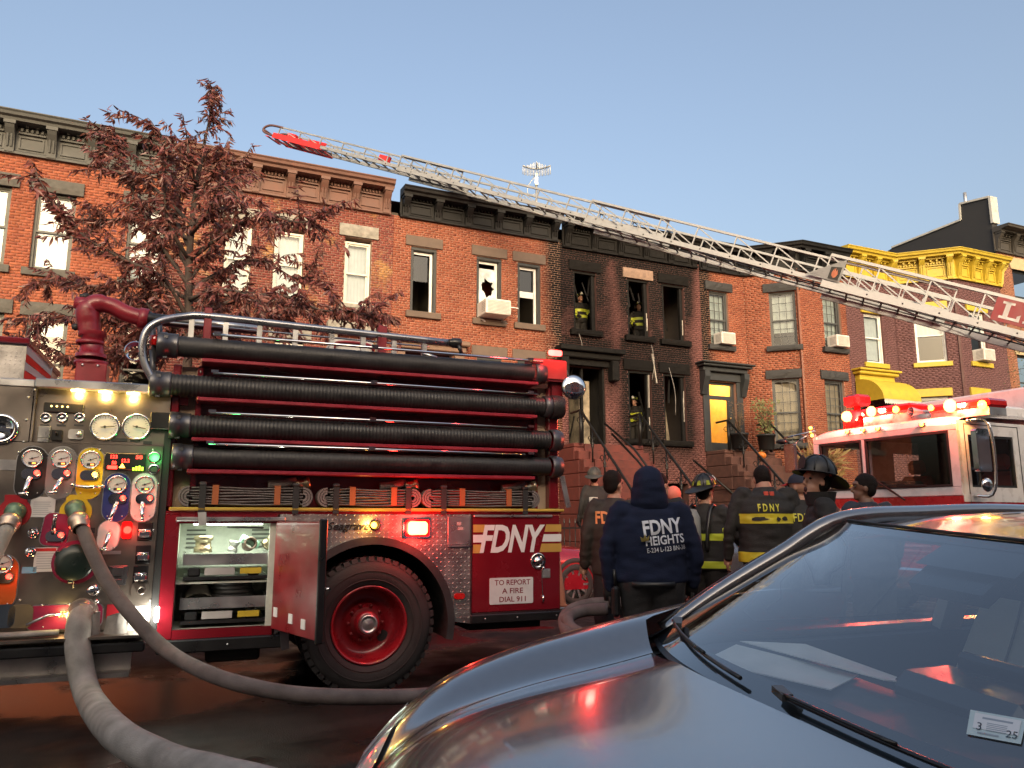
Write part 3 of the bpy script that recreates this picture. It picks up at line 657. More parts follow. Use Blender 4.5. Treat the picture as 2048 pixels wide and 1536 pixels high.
hall = M('hall_wall_yellow', (.75, .5, .14), .9); m = MB()
m.box(a - .3, b + .5, 2.6, 2.7, 3.2, 6.3); m.box(a - .3, a - .2, .35, 2.6, 3.2, 6.3); m.box(b + .4, b + .5, .35, 2.6, 3.2, 6.3); m.box(a - .3, b + .5, .35, 2.7, 6.2, 6.3); m.box(a - .3, b + .5, .35, 2.7, 3.2, 3.3); m.build('hall', hall, H5)
lp = bpy.data.lights.new('hall_lamp', 'POINT'); lp.energy = 95; lp.color = (1, .68, .28); lp.shadow_soft_size = .12
lo = bpy.data.objects.new('hall_lamp', lp); COL.objects.link(lo); lo.parent = H5; lo.location = ((a + b) / 2 + .1, 1.1, 5.95)
m = MB(); m.tube([(a + .15, 1.5, 4.55), (b - .1, 1.5, 4.6)], .02, 6)
for i in range(7): x = a + .2 + i * .1; m.box(x, x + .05, 1.3, 1.7, 3.75 + rnd.uniform(0, .2), 4.5, 0, .02)
rack = thing('coat_rack', 'rail of dark coats seen through the lit glass of the yellow doorway', 'coat rack', H5.location, PF.a); m.build('coats', M('coat_cloth', (.06, .04, .03), .9, var=.5), rack)
for q, lab in ((h5[0][0], 'small white air conditioner in the upper window over the lit doorway'), (h5[2][0], 'white air conditioner in the right-hand upper window of the bay')):
    T = T5[0 if q is h5[0][0] else 2][0]; p = H5.matrix_basis @ (T @ Vector(((q[0] + q[1]) / 2 + .08, .1, UZ[0] + .01)))
    ac_unit(lab, p, .56, .38, .42)

# --- sixth house: maroon painted brick, yellow cornice
plan6 = [(12.72, 0), (15.3, 0), (16.75, -1.45), (19.2, -1.45), (20.6, 0)]; u0 = plan6[0][0]
S6c, S6f = seg_plane(plan6[1], plan6[2]), seg_plane(plan6[2], plan6[3])
h6 = [[O(PF, 1730, 1766, *UZ, u0)], [O(S6c, 1830, 1891, 6.85, 8.75), O(S6c, 1840, 1902, 3.7, 5.6)], [O(S6f, 1941, 1972, 6.85, 8.7), O(S6f, 1951, 1980, 3.7, 5.6)], []]
mar = [(.13, .068, .072), (.145, .075, .08), (.135, .071, .075)]
H6, T6 = house('maroon painted brick house with yellow cornice and canted bay', plan6, (brick_mat('maroon_brick', mar, soot=False), M('maroon_mortar', (.11, .05, .048), .9), ROOF), h6, seed=16, ztop=9.85)
yel = M('yellow_paint', (.46, .34, .03), .55, var=.1, dirt=.15)
for si in range(3):
    for i, (a, b, c, d) in enumerate(h6[si]):
        sash_window(H6, T6[si][0], a, b, c, d, whitef, blind=white_blind if i == 0 else M('grey_blind', (.3, .3, .3), .9), drop=[.95, .45, .5][si] if i == 0 else .98, split=.52)
        for n_, z in (('lintel', (d + .01, d + .3)), ('sill', (c - .17, c))): m = MB(); m.T = T6[si][0]; m.box(a - .14, b + .14, -.08, .1, *z, 0, .012); m.build(n_, yel, H6)
cornice(H6, [(x - u0, y) for x, y in plan6], 9.82, 10.86, yel, spacing=.8)
A = PF(1720, 760, -.2); B = PF(1800, 745, -.2); a, b = A[0] - u0, B[0] - u0 - .3; d = 5.55
m = MB(); m.box(a, b, -.2, .05, d + .1, d + .75); m.box(a - .1, b + .1, -.34, .05, d + .75, d + .87, 0, .03); m.box(a - .16, b + .16, -.42, .05, d + .872, d + .95, 0, .02); m.build('door_hood', yel, H6)
aw = MB(); n = 13; prof = [(.1 + 1.05 * math.sin(R(90) * i / n), d + .55 - .8 * (1 - math.cos(R(90) * i / n))) for i in range(n + 1)]
for i in range(n):
    (y0, z0), (y1, z1) = prof[i], prof[i + 1]
    aw.add([(a - .05, -y0, z0), (b + .05, -y0, z0), (b + .05, -y1, z1), (a - .05, -y1, z1), (a - .05, -y0, z0 - .03), (b + .05, -y0, z0 - .03), (b + .05, -y1, z1 - .03), (a - .05, -y1, z1 - .03)], [(0, 1, 2, 3)[::-1], (0, 1, 2, 3)], 0) if 0 else aw.add([(a - .05, -y0, z0 + .012), (b + .05, -y0, z0 + .012), (b + .05, -y1, z1), (a - .05, -y1, z1)], [(0, 3, 2, 1)])
    aw.add([(b + .05, -y0, z0 + .012), (b + .05, -y1, z1), (b + .05, -.05, z1), (b + .05, -.05, z0 + .012)], [(0, 1, 2, 3)]); aw.add([(a - .05, -y0, z0 + .012), (a - .05, -y1, z1), (a - .05, -.05, z1), (a - .05, -.05, z0 + .012)], [(3, 2, 1, 0)])
    aw.add([(b + .05, -y1, z1), (a - .05, -y1, z1), (a - .05, -y1, z1 - .012), (b + .05, -y1, z1 - .012)], [(0, 1, 2, 3)])
aw.build('awning', yel, H6)
m = MB(); n = 22
for i in range(n):
    x = a - .05 + (b - a + .1) * (i + .5) / n; w = (b - a + .1) / n / 2
    m.add([(x - w, -1.16, d - .25), (x + w, -1.16, d - .25), (x + w, -1.17, d - .37), (x, -1.17, d - .43), (x - w, -1.17, d - .37)], [(0, 4, 3, 2, 1), (0, 1, 2, 3, 4)])
m.build('awning_fringe', M('pale_fringe', (.6, .55, .52), .9), H6)
m = MB(); m.T = T6[1][0]; m.box(T6[1][1] - .09, T6[1][1] - .02, -.05, 0, .4, 9.2); m.build('drain_pipe', M('maroon_pipe', (.07, .02, .02), .6), H6)
q = h6[2][0]; ac_unit('pale air conditioner in the upper window under the yellow cornice', H6.matrix_basis @ (T6[2][0] @ Vector(((q[0] + q[1]) / 2, .1, 6.87))), .6, .42, .45)

# --- seventh house: taller, black side wall
u0 = 21.5; PSide = Plane(*PF.world(u0, 0, 0)[:2], 24.2 + 90)
h7 = [[O(PF, 2030, 2075, 9.2, 11.4, u0), O(PF, 2040, 2085, 5.6, 7.8, u0)]]
H7, T7 = house('taller brown brick house with black side wall and dark cornice at the right edge', [(u0, 0), (28.5, 0)], (brick_mat('brown_brick', [(.27, .12, .075), (.31, .14, .09), (.24, .105, .07)], soot=False), M('brown_mortar', (.3, .2, .15), .9), ROOF), h7, seed=17, ztop=12.6, depth=12, side=False)
tan = M('tan_stone', (.42, .33, .2), .8)
for i, (a, b, c, d) in enumerate(h7[0]):
    sash_window(H7, T7[0][0], a, b, c, d, blackf, blind=None); m = MB(); m.prism([(a - .12, d), (b + .12, d), (b + .3, d + .5), (a - .3, d + .5)], -.06, .1); m.build('lintel', tan, H7); m = MB(); m.box(a - .1, b + .1, -.1, .1, c - .15, c); m.build('sill', tan, H7)
pts = [PSide(x, y) for x, y in ((1990, 470), (1987, 393), (1921, 410), (1923, 442), (1785, 497))]
zf = 13.95
pl = [(0, 0), (pts[1][0] * 0 + 0.0, pts[1][1]), (pts[2][0], pts[2][1]), (pts[3][0], pts[3][1]), (pts[4][0], pts[4][1]), (pts[4][0] + 2, pts[4][1] - .4), (pts[4][0] + 2, 0)]
m = MB(); m.v = []; T = Matrix(((0, 1, 0, -.02), (1, 0, 0, 0), (0, 0, 1, 0), (0, 0, 0, 1))); m.T = T
pl2 = [(p[0], p[1]) for p in pl]
m.prism(pl2, -.02, .3); 
wall7 = m.build('side_wall', M('black_wall_paint', (.028, .029, .033), .8, var=.15), H7)
m = MB(); m.T = T
for (p, q) in zip(pl2[1:4], pl2[2:5]): m.obox((p[0], .14, p[1] + .04), (q[0], .14, q[1] + .04), .42, .08)
m.obox((-.03, .14, pl2[1][1] - 1.1), (-.03, .14, pl2[1][1] + .05), .42, .1, 0, (1, 0, 0)); m.build('coping', M('pale_coping', (.5, .5, .48), .6, dirt=.4), H7)
m = MB(); m.tube([(.2, pts[2][0] * .92, pts[2][1] - .2), (.2, pts[2][0] * .92, pts[2][1] + .55)], .07, 8); m.build('vent_pipe', M('zinc', (.5, .5, .5), .4, .8), H7)
cornice(H7, [(-.1, 0), (7, 0)], 12.0, 13.0, M('brown_black_paint', (.05, .045, .04), .6), spacing=1.0, proj=.7)

# ------------------------------------------------------------------ stoops, railings, fences
def stoop(label, ua, ub, ztop, n, mat, zb=.42, tread=.27, rise=None, top=.9, group='stone stoops'):
    t = thing('stoop', label, 'stoop', PF.world(ua, 0, 0), PF.a, group); w = ub - ua; rise = (ztop - zb) / n
    for i in range(n):
        y = -top - i * tread; z = ztop - i * rise
        MB().box(0, w, y - .03, (y + tread if i else 0), z - rise, z, 0, .012).build('step', mat, t)
        MB().box(.02, w - .02, y + .001, y + tread - .001 if i else -.01, zb - .1, z - rise - .001).build('riser', mat, t) if i < n - 1 else None
    rk = 0
    for sx, x0, x1 in ((0, -.32, -.002), (1, w + .002, w + .32)):                       # stepped cheek walls of rock-faced blocks
        for i in range(n):
            y = -top - i * tread; z = ztop - i * rise
            zz = zb - .02
            while zz < z - .05:
                hgt = min(.36, z + .02 - zz); yb_ = y + tread - .005 if i else -.01
                if i % 2 == 0:
                    m = MB(); y2 = y - tread + .005 if zz + .36 < z - rise + .02 else y
                    m.box(x0, x1, min(y, y2) + .004, yb_, zz + .004, zz + hgt - .004, 0, .02); o = m.build('block', mat, t)
                else:
                    if zz + .36 >= z - .05: m = MB(); m.box(x0, x1, y + .004, y + tread - .004, zz + .004, zz + hgt - .004, 0, .015); m.build('block', mat, t)
                zz += .36
    return t
def railing(label, ua, y0, z0, y1, z1, kind='iron', group='iron stoop railings', droop=0.):
    t = thing('railing', label, 'railing', PF.world(ua, 0, 0), PF.a, group); m = MB(); n = 5
    p0, p1 = Vector((0, y0, z0)), Vector((0, y1, z1))
    m.tube([(0, y0 + .55, z0 + .88), (0, y0, z0 + .9)] + [p0.lerp(p1, i / 4) + Vector((0, 0, .9)) for i in range(1, 5)] + [(0, y1 - .1, z1 + .78)], .035, 6); m.build('handrail', IRON, t)
    for i in range(n + 1):
        q = p0.lerp(p1, i / n); b = MB(); b.tube([q, q + Vector((0, 0, .88))], .022 if i not in (0, n) else .05, 6); b.lathe([(.05, 0), (.03, .05), (.05, .1), (.02, .14)], q + Vector((0, 0, .4)), (0, 0, 1), 6)
        for s_ in (-1, 1):                                                             # scrolls
            c = q + Vector((0, .12 * s_, .62)); b.tube([c + Vector((0, .1 * math.cos(a_) * (1 - k / 26), .1 * math.sin(a_) * (1 - k / 26))) for k, a_ in enumerate([i_ * .45 for i_ in range(16)])], .012, 4)
        b.build('baluster', IRON, t)
    return t
IRON = M('black_iron', (.012, .012, .012), .4, .3)
redst = M('red_painted_stone', (.12, .028, .022), .75, var=.25, bump=.4, bscale=20, dirt=.2); brnst = M('red_brown_stone', (.1, .044, .034), .85, var=.25, bump=.5, bscale=20, dirt=.25)
sa, sb = 1.75, 3.35
stoop('red painted stoop below the burnt front door', sa, sb, 3.38, 13, redst)
railing('scrolled black railing left of the red painted stoop', sa - .15, -1., 3.38, -4., .6); railing('scrolled black railing right of the red painted stoop', sb + .15, -1., 3.38, -4., .6)
sa, sb = 6.85, 8.15
stoop('brown block stoop below the lit yellow doorway', sa, sb, 3.38, 13, brnst)
railing('black railing left of the brown block stoop', sa - .15, -.9, 3.38, -3.9, .6); railing('black railing right of the brown block stoop, by the bay', sb + .15, -.9, 3.38, -3.9, .6)
lr = thing('railing', 'loose black rail leaning down the left side of the red stoop', 'railing', PF.world(2.1, 0, 0), PF.a)
MB().tube([(0, -1.4, 3.9), (.15, -2.6, 3.1), (.55, -3.9, 1.5)], .03, 6).tube([(.1, -1.6, 3.6), (.25, -2.6, 2.8), (.7, -3.9, 1.2)], .03, 6).build('bar', IRON, lr)
pp = thing('pole', 'thin dark pole leaning from the scorched wall to the brown stoop', 'pole', PF.world(5.9, 0, 0), PF.a)
MB().tube([(0, -.2, 3.1), (.9, -1.5, 1.7)], .035, 6).build('shaft', IRON, pp)
def fence(label, ua, ub, y, z, hgt=1.05):
    t = thing('iron_fence', label, 'fence', PF.world(ua, 0, 0), PF.a, 'black iron front fences'); w = ub - ua
    for zz in (.12, hgt - .15): MB().box(0, w, y - .02, y + .02, z + zz, z + zz + .035).build('rail', IRON, t)
    n = int(w / .14); bm_ = MB(); bm_.tube([(0, y, z), (0, y, z + hgt)], .011, 5); bm_.lathe([(.025, 0), (.012, .07), (0, .11)], (0, y, z + hgt - .02), (0, 0, 1), 5); bme = bm_.mesh('bar', IRON)
    for i in range(n + 1): o = link('bar', bme, t); o.location = (i * w / n, 0, 0)
    for x in (0, w): MB().lathe([(.05, 0), (.05, hgt + .1), (.07, hgt + .12), (.05, hgt + .2), (0, hgt + .24)], (x, y, z), (0, 0, 1), 8).build('post', IRON, t)
fence('black iron fence in front of the orange house, behind the red car', -3.2, 1.3, -3.7, .15, 1.15)
fence('black iron fence between the two stoops', 3.9, 6.3, -3.7, .15, 1.15); fence('black iron fence before the brick bay', 8.8, 15.2, -3.9, .15, 1.15)

# ------------------------------------------------------------------ plants at the stoop
def leaf_blob(name, label, cat, loc, r, n, mat, kind='bush', stems=5, size=.05, pot=None, group=None, thin=False, h=None):
    t = thing(name, label, cat, loc, 0, group); m = MB(); hgt = h or r; s_ = MB()
    if pot: MB().lathe([(.18, 0), (.22, .02), (.26, .42), (.28, .42), (.28, .48), (.24, .48), (.23, .42), (0, .42)], (0, 0, 0), (0, 0, 1), 14).build('pot', pot, t)
    z0 = .45 if pot else 0
    for i in range(stems * 2): a_ = rnd.uniform(0, 6.28); s_.tube([(0, 0, z0 - .05), (.3 * r * math.cos(a_), .3 * r * math.sin(a_), z0 + hgt * .5), (.7 * r * math.cos(a_), .7 * r * math.sin(a_), z0 + hgt * rnd.uniform(.8, 1.2))], [.015, .01, .004], 4)
    s_.build('stem', M('plant_stem', (.1, .07, .04), .8), t)
    for i in range(n):
        a_ = rnd.uniform(0, 6.28); q = rnd.random() ** .5; zz = rnd.random()
        c = Vector((r * q * math.cos(a_) * (.4 + .8 * zz), r * q * math.sin(a_) * (.4 + .8 * zz), z0 + hgt * 1.25 * zz)); d = Vector((rnd.gauss(0, 1), rnd.gauss(0, 1), rnd.gauss(.4, .8))).normalized(); x = d.orthogonal().normalized()
        l = size * rnd.uniform(.7, 1.5); w = l * (.08 if thin else .35)
        m.add([c, c + d * l * .5 + x * w, c + d * l, c + d * l * .5 - x * w], [(0, 1, 2, 3)])
    m.build('foliage', mat, t); return t
def leaf_mat(name, cols, rough=.6):
    m = bpy.data.materials.new(name); m.use_nodes = True; t = m.node_tree; b = t.nodes['Principled BSDF']; L = t.links
    g = t.nodes.new('ShaderNodeNewGeometry'); cr = t.nodes.new('ShaderNodeValToRGB'); e = cr.color_ramp.elements
    e[0].color = (*cols[0], 1); e[1].color = (*cols[-1], 1)
    for i in range(1, len(cols) - 1): x = e.new(i / (len(cols) - 1)); x.color = (*cols[i], 1)
    L.new(g.outputs['Random Per Island'], cr.inputs[0]); L.new(cr.outputs[0], b.inputs['Base Color']); b.inputs['Roughness'].default_value = rough; b.inputs['Subsurface Weight'].default_value = 0
    return m
pgm = leaf_mat('grey_green_leaf', [(.09, .11, .04), (.15, .16, .06), (.2, .2, .09)]); strawm = leaf_mat('straw_leaf', [(.28, .17, .05), (.36, .24, .08), (.2, .13, .05)]); goldm = leaf_mat('golden_leaf', [(.3, .18, .02), (.24, .16, .03), (.36, .22, .03)])
potm = M('black_planter', (.015, .015, .016), .6)
def fpt(u, y, z): return PF.world(u, y, z)
leaf_blob('potted_plant', 'grey-green shrub in black planter right of the lit doorway', 'potted plant', fpt(7.95, -1.1, 3.4), .38, 420, pgm, size=.09, pot=potm, h=.85)
leaf_blob('potted_plant', 'dark bare shrub in black planter left of the lit doorway', 'potted plant', fpt(7.0, -1.0, 3.4), .25, 160, leaf_mat('dry_leaf', [(.08, .05, .03), (.12, .07, .04)]), size=.06, pot=potm, h=.8)
leaf_blob('dry_grass', 'clump of straw coloured ornamental grass beside the brown stoop', 'plant', fpt(8.95, -2.2, 1.3), .4, 900, strawm, size=.45, thin=True, h=1.5)
leaf_blob('golden_bush', 'golden yellow bush behind the coat with yellow bands', 'bush', fpt(8.9, -3.3, .42), .6, 1600, goldm, size=.07, h=1.5)
pk = thing('pumpkin', 'small orange pumpkin on the top step of the brown stoop', 'pumpkin', fpt(7.55, -1.3, 3.1)); m = MB()
m.grid(lambda s, t: (.13 * (1 + .08 * abs(math.sin(s * 28))) * math.sin(math.pi * t) * math.cos(6.2832 * s), .13 * (1 + .08 * abs(math.sin(s * 28))) * math.sin(math.pi * t) * math.sin(6.2832 * s), .12 - .11 * math.cos(math.pi * t)), 32, 10); m.build('rind', M('pumpkin_orange', (.6, .17, .02), .5), pk); MB().tube([(0, 0, .22), (.02, 0, .28)], [.02, .014], 6).build('stalk', pgm, pk)

# ------------------------------------------------------------------ roof aerial
ra = PF.world(PF(1073, 400, 2.5)[0], 2.5, 9.7)
an = thing('grid_aerial', 'white wire grid aerial on a mast over the orange house roof', 'aerial', ra, 0)
top = atY(1076, 345, ra.y); sc_ = ra.y / FPX; cz = top.z - ra.z
galv = M('galvanised', (.45, .45, .42), .4, .6)
MB().tube([(0, 0, 0), (0, 0, cz - .1)], .035, 8).build('mast', galv, an)
m = MB()
for i in range(19):
    x = (i - 9) * 3.2 * sc_; hh = (17 - abs(i - 9) * .35) * sc_ * (1 if i % 2 else .92); m.tube([(x, -.1 - .002 * (i - 9) ** 2, cz + .08 - hh - .01 * abs(i - 9) ** 1.2 * .5), (x, -.05 - .003 * (i - 9) ** 2, cz + .08), (x, -.1 - .002 * (i - 9) ** 2, cz + .08 + hh - .03 * abs(i - 9) ** 1.1 * .6)], .012, 4)
m.build('wire', M('white_wire', (.6, .6, .57), .5), an, label=None, kind='stuff')
m = MB(); m.tube([((i - 9) * 3.2 * sc_, -.1 - .003 * (i - 9) ** 2, cz + .08) for i in range(0, 19, 2)], .022, 6); m.box(-.05, .05, -.06, .05, cz - .45, cz - .05); m.tube([(0, 0, cz + .1), (0, -.5, cz + .1), (.06, -.5, cz - .12)], .02, 6); m.build('boom', galv, an)
MB().tube(smooth_path([(-.03, 0, cz - .1), (-.28, 0, cz - .5), (-.25, 0, cz - .8), (-.02, 0, cz - .75)], 5), .012, 5).build('cable', galv, an)

# ------------------------------------------------------------------ the red-leaved tree on the far pavement
def red_tree():
    Yb = 12.7; base = atY(374, 900, Yb); base.z = .1
    t = thing('street_tree', 'slender street tree with drooping dark red leaves behind the fire engine', 'tree', base)
    def P(x, y, dy=0.): return atY(x, y, Yb + dy) - base
    trunkp = [Vector((0, 0, 0)), P(376, 700), P(377, 560), P(382, 470), P(392, 380), P(408, 290), P(418, 240), P(424, 178)]
    br = [[(376, 640), (330, 560, -.5), (250, 520, -.9), (165, 470, -1.2), (105, 400, -1.3), (70, 345, -1.3)], [(377, 600), (300, 560, .4), (200, 575, .9), (110, 560, 1.2), (45, 575, 1.4)], [(377, 570), (310, 470, .3), (265, 380, .5), (240, 300, .6), (232, 285, .6)],
          [(378, 520), (335, 440, -.6), (330, 340, -.9), (322, 270, -1), (305, 250, -1)], [(385, 450), (440, 400, .5), (470, 350, .8), (480, 335, .8)], [(380, 520), (460, 460, -.6), (530, 430, -1.1), (600, 445, -1.4), (665, 425, -1.6)], [(377, 580), (450, 540, .6), (520, 520, 1.), (600, 560, 1.3), (630, 520, 1.4)],
          [(376, 640), (470, 600, -.4), (560, 590, -.9), (640, 620, -1.2), (700, 622, -1.4), (750, 632, -1.4)], [(376, 660), (290, 640, -.6), (190, 640, -1.), (110, 640, -1.2), (30, 690, -1.2)], [(376, 680), (440, 660, .7), (520, 650, 1.2), (590, 650, 1.4)],
          [(382, 480), (300, 440, .9), (210, 440, 1.2), (150, 440, 1.3)], [(392, 380), (380, 320, -.5), (375, 290, -.5), (378, 270, -.5)], [(376, 690), (300, 690, .5), (220, 720, .8), (120, 720, 1)], [(376, 700), (430, 715, -.7), (500, 690, -1)], [(390, 400), (430, 340, -.3), (445, 300, -.3)], [(380, 560), (420, 500, .3), (450, 430, .5), (455, 390, .5)], [(378, 540), (340, 480, .2), (300, 500, .2), (285, 560, .2)], [(378, 600), (430, 580, -1), (490, 590, -1.4), (540, 640, -1.5)], [(382, 470), (420, 420, -.8), (440, 370, -1), (480, 400, -1.2)], [(378, 640), (330, 610, .6), (280, 610, .9), (240, 650, 1)], [(380, 500), (350, 430, .8), (365, 380, .9), (350, 350, .9)], [(378, 620), (420, 620, .2), (470, 640, .2)], [(377, 660), (420, 650, -.5), (480, 640, -1), (560, 630, -1.3), (620, 600, -1.4)], [(377, 650), (330, 640, -.3), (280, 600, -.6), (230, 600, -.8)], [(377, 640), (300, 660, .8), (240, 690, 1.1)], [(377, 600), (450, 600, 1), (520, 590, 1.4), (580, 610, 1.6)], [(384, 450), (300, 370, .2), (200, 330, .3), (205, 300, .3)]]
    m = MB(); m.tube(smooth_path(trunkp, 5), [max(.012, .095 * (1 - i / 36)) for i in range(len(smooth_path(trunkp, 5)))], 8); m.build('trunk', M('tree_bark', (.05, .036, .032), .9, bump=.8, bscale=30, var=.3), t)
    twigs = MB(); L = MB(); rr = random.Random(5)
    def leaf(p, d, l):
        d = (d + Vector((0, 0, -.9)) + Vector((rr.gauss(0, .4), rr.gauss(0, .4), rr.gauss(0, .25)))).normalized(); x = d.cross(Vector((rr.gauss(0, 1), rr.gauss(0, 1), rr.gauss(0, .5)))).normalized(); n = d.cross(x); w = l * rr.uniform(.09, .16); c = rr.uniform(.05, .32) * l
        q = [p, p + d * l * .3 + x * w - n * c * .3, p + d * l * .3 - x * w - n * c * .3, p + d * l * .3 + n * c * .2, p + d * l * .68 + x * w * .75 - n * c * .9, p + d * l * .68 - x * w * .75 - n * c * .9, p + d * l * .68 - n * c * .55, p + d * l - n * c * 1.6]
        L.add(q, [(0, 1, 3), (0, 3, 2), (1, 4, 6, 3), (3, 6, 5, 2), (4, 7, 6), (6, 7, 5)], 0)
    def spray(path, dens, lsz):
        sp = smooth_path(path, 5)
        for i in range(len(sp) - 1):
            a, b = sp[i], sp[i + 1]; d = b - a; k = max(1, int(d.length * dens))
            for j in range(k):
                p = a.lerp(b, rr.random()); a_ = rr.uniform(0, 6.28); o = Vector((math.cos(a_), math.sin(a_), rr.uniform(-.2, .3)))
                leaf(p, d.normalized() * .6 + o * .7, lsz * rr.uniform(.7, 1.2))
    for b in br:
        pts = [P(*q) for q in b]; k = len(smooth_path(pts, 4)); sp = smooth_path(pts, 4)
        twigs.tube(sp, [.035 * (1 - i / k) + .005 for i in range(k)], 5)
        tot = sum((sp[i + 1] - sp[i]).length for i in range(k - 1))
        spray(sp[k // 5:], 60, .165)
        for j in range(int(tot * 11)):                                       # side twigs
            i = rr.randrange(k // 6, k - 1); p = sp[i]; d = (sp[i + 1] - sp[i]).normalized(); o = Vector((rr.gauss(0, .7), rr.gauss(0, .9), rr.gauss(.15, .55))); l = rr.uniform(.25, .75)
            q = [p, p + (d * .7 + o).normalized() * l * .5, p + (d * .8 + o).normalized() * l + Vector((0, 0, -.1 * l))]; twigs.tube(q, [.008, .006, .003], 4); spray(q, 50, .155)
    for (x, y, r, n) in ((424, 190, 32, 26), (424, 240, 40, 22), (405, 330, 40, 16), (426, 172, 16, 8), (446, 215, 24, 8)):
        for j in range(n):
            p = P(x + rr.gauss(0, r * .35), y + rr.gauss(0, r * .4)); i = min(range(len(trunkp)), key=lambda i: (trunkp[i] - p).length); a = trunkp[i].lerp(p, .1) ; p.y += rr.gauss(0, .25); q = [a, a.lerp(p, .5), p]; twigs.tube(q, [.008, .006, .003], 4); spray([a.lerp(p, .35), p], 40, .14)
    twigs.build('twigs', M('tree_bark', (.05, .036, .032), .9), t); L.build('crown', leaf_mat('dark_red_leaf', [(.07, .023, .025), (.12, .033, .033), (.17, .048, .04), (.14, .055, .04), (.09, .03, .032)], .45), t)
red_tree()
# the sparse green tree at the right edge
def green_tree():
    base = PF.world(15.2, -5.2, .1); Yb = base.y; t = thing('street_tree', 'thin green-leaved tree cut by the right edge of the photo', 'tree', base)
    def P(x, y, dy=0): return atY(x, y, Yb + dy) - base
    m = MB(); m.tube(smooth_path([(0, 0, 0), P(2110, 800), P(2110, 640), P(2105, 520)], 4), [.08 - .005 * i for i in range(13)], 6); m.build('trunk', M('tree_bark', (.05, .036, .032), .9), t); L = MB(); tw = MB()
    for b in ([(2110, 780), (2060, 770), (2020, 790)], [(2110, 740), (2060, 735), (2015, 745)], [(2110, 700), (2070, 690), (2030, 705)], [(2110, 660), (2085, 640), (2050, 655)]):
        sp = smooth_path([P(*q) for q in b], 5); tw.tube(sp, .008, 4)
        for i in range(120):
            p = sp[rnd.randrange(2, len(sp))] + Vector((rnd.gauss(0, .12), rnd.gauss(0, .2), rnd.gauss(0, .16))); d = Vector((rnd.gauss(0, 1), rnd.gauss(0, 1), rnd.gauss(-.4, .7))).normalized(); x = d.orthogonal().normalized(); l = rnd.uniform(.05, .1); L.add([p, p + d * l * .5 + x * l * .25, p + d * l, p + d * l * .5 - x * l * .25], [(0, 1, 2, 3)])
    tw.build('twigs', M('tree_bark', (.05, .036, .032), .9), t); L.build('crown', leaf_mat('olive_leaf', [(.05, .07, .02), (.08, .09, .03), (.12, .09, .03)]), t)
green_tree()
# ------------------------------------------------------------------ the fire engine
S = PT
def pumper_thing(name, label, cat, group=None): return thing(name, label, cat, (PT.o[0], PT.o[1], 0), PT.a, group)
red = M('engine_red', (.165, .007, .014), .22, coat=.6, var=.12, dirt=.12, scale=3); dkred = M('worn_dark_red', (.2, .012, .022), .35, var=.25, dirt=.25)
steel = M('brushed_steel', (.25, .22, .195), .36, .95, var=.12, scale=3, rvar=.12, dirt=.18, dirtcol=(.12, .09, .07)); chrome = M('chrome', (.75, .75, .75), .08, 1, var=.03); alu = M('aluminium', (.55, .55, .55), .32, .9, dirt=.2)
blk = M('black_rubber', (.013, .013, .014), .6); blkp = M('black_plastic', (.012, .012, .013), .35); tanp = M('tan_plate', (.4, .3, .22), .6, dirt=.3); white = M('white_print', (.7, .7, .7), .5, var=.04); gold = M('gold_stripe', (.5, .3, .07), .4, var=.1); yelp = M('panel_yellow', (.6, .42, .02), .4); diam = M('tread_plate', (.42, .4, .39), .36, .9, var=.2, dirt=.35, dirtcol=(.1, .08, .08))
def emis(name, col, es, base=(.5, .05, .03)): return M(name, base, .2, emit=col, es=es)
LRED = emis('lit_red_led', (1, .02, .012), 6); LHOT = emis('lit_flasher', (1, .33, .08), 4.5); LAMB = emis('lit_amber', (1, .4, .03), 8); LWHT = emis('lit_white', (1, .95, .85), 14); LYEL = emis('lit_warm_strip', (1, .72, .2), 8); LGRN = emis('lit_green', (.1, 1, .2), 3.5); redlens = M('red_lens', (.45, .01, .01), .08, coat=1)
def lamp(name, parent, loc, energy, col, size=.03, kind='POINT', rot=None, sx=None):
    l = bpy.data.lights.new(name, kind); l.energy = energy; l.color = col
    if kind == 'POINT': l.shadow_soft_size = size
    elif kind == 'AREA':
        l.size = size
        if sx: l.shape = 'RECTANGLE'; l.size_y = sx
    o = bpy.data.objects.new(name, l); COL.objects.link(o); o.parent = parent; o.location = loc
    if rot: o.rotation_euler = rot
    return o
def lozenges(poly, off, pitch=.034, keep=None, mat=None, parent=None, T=None):
    """raised treads of a diamond plate inside a polygon (u,z)"""
    xs = [p[0] for p in poly]; zs = [p[1] for p in poly]; m = MB(); m.T = T; i = 0; n = len(poly)
    def inside(x, z):
        c = False
        for k in range(n):
            (x0, z0), (x1, z1) = poly[k], poly[(k + 1) % n]
            if (z0 > z) != (z1 > z) and x < (x1 - x0) * (z - z0) / (z1 - z0) + x0: c = not c
        return c
    z = min(zs) + pitch / 2
    while z < max(zs):
        x = min(xs) + pitch / 2; j = 0
        while x < max(xs):
            if inside(x, z) and (keep is None or keep(x, z)):
                s_ = 1 if (i + j) % 2 else -1; l, w = pitch * .44, pitch * .13; c = .7071; ax, az = c * l, s_ * c * l; bx, bz = -s_ * c * w, c * w
                m.add([(x - ax, off, z - az), (x - bx, off, z - bz), (x + ax, off, z + az), (x + bx, off, z + bz), (x - ax * .35, off - .004, z - az * .35), (x + ax * .35, off - .004, z + az * .35)], [(0, 1, 5, 4)[::1], (1, 2, 5), (2, 3, 4, 5), (3, 0, 4)], 0, True)
            x += pitch; j += 1
        z += pitch; i += 1
    return m.build('tread', mat or diam, parent, kind='stuff')
FE = pumper_thing('fire_engine', 'red fire engine with steel pump panel, open locker and white FDNY lettering', 'fire engine')
def part(name, mat, fn, parent=None, **kw):
    m = MB(); fn(m); return m.build(name, mat, FE if parent is None else parent, **kw)
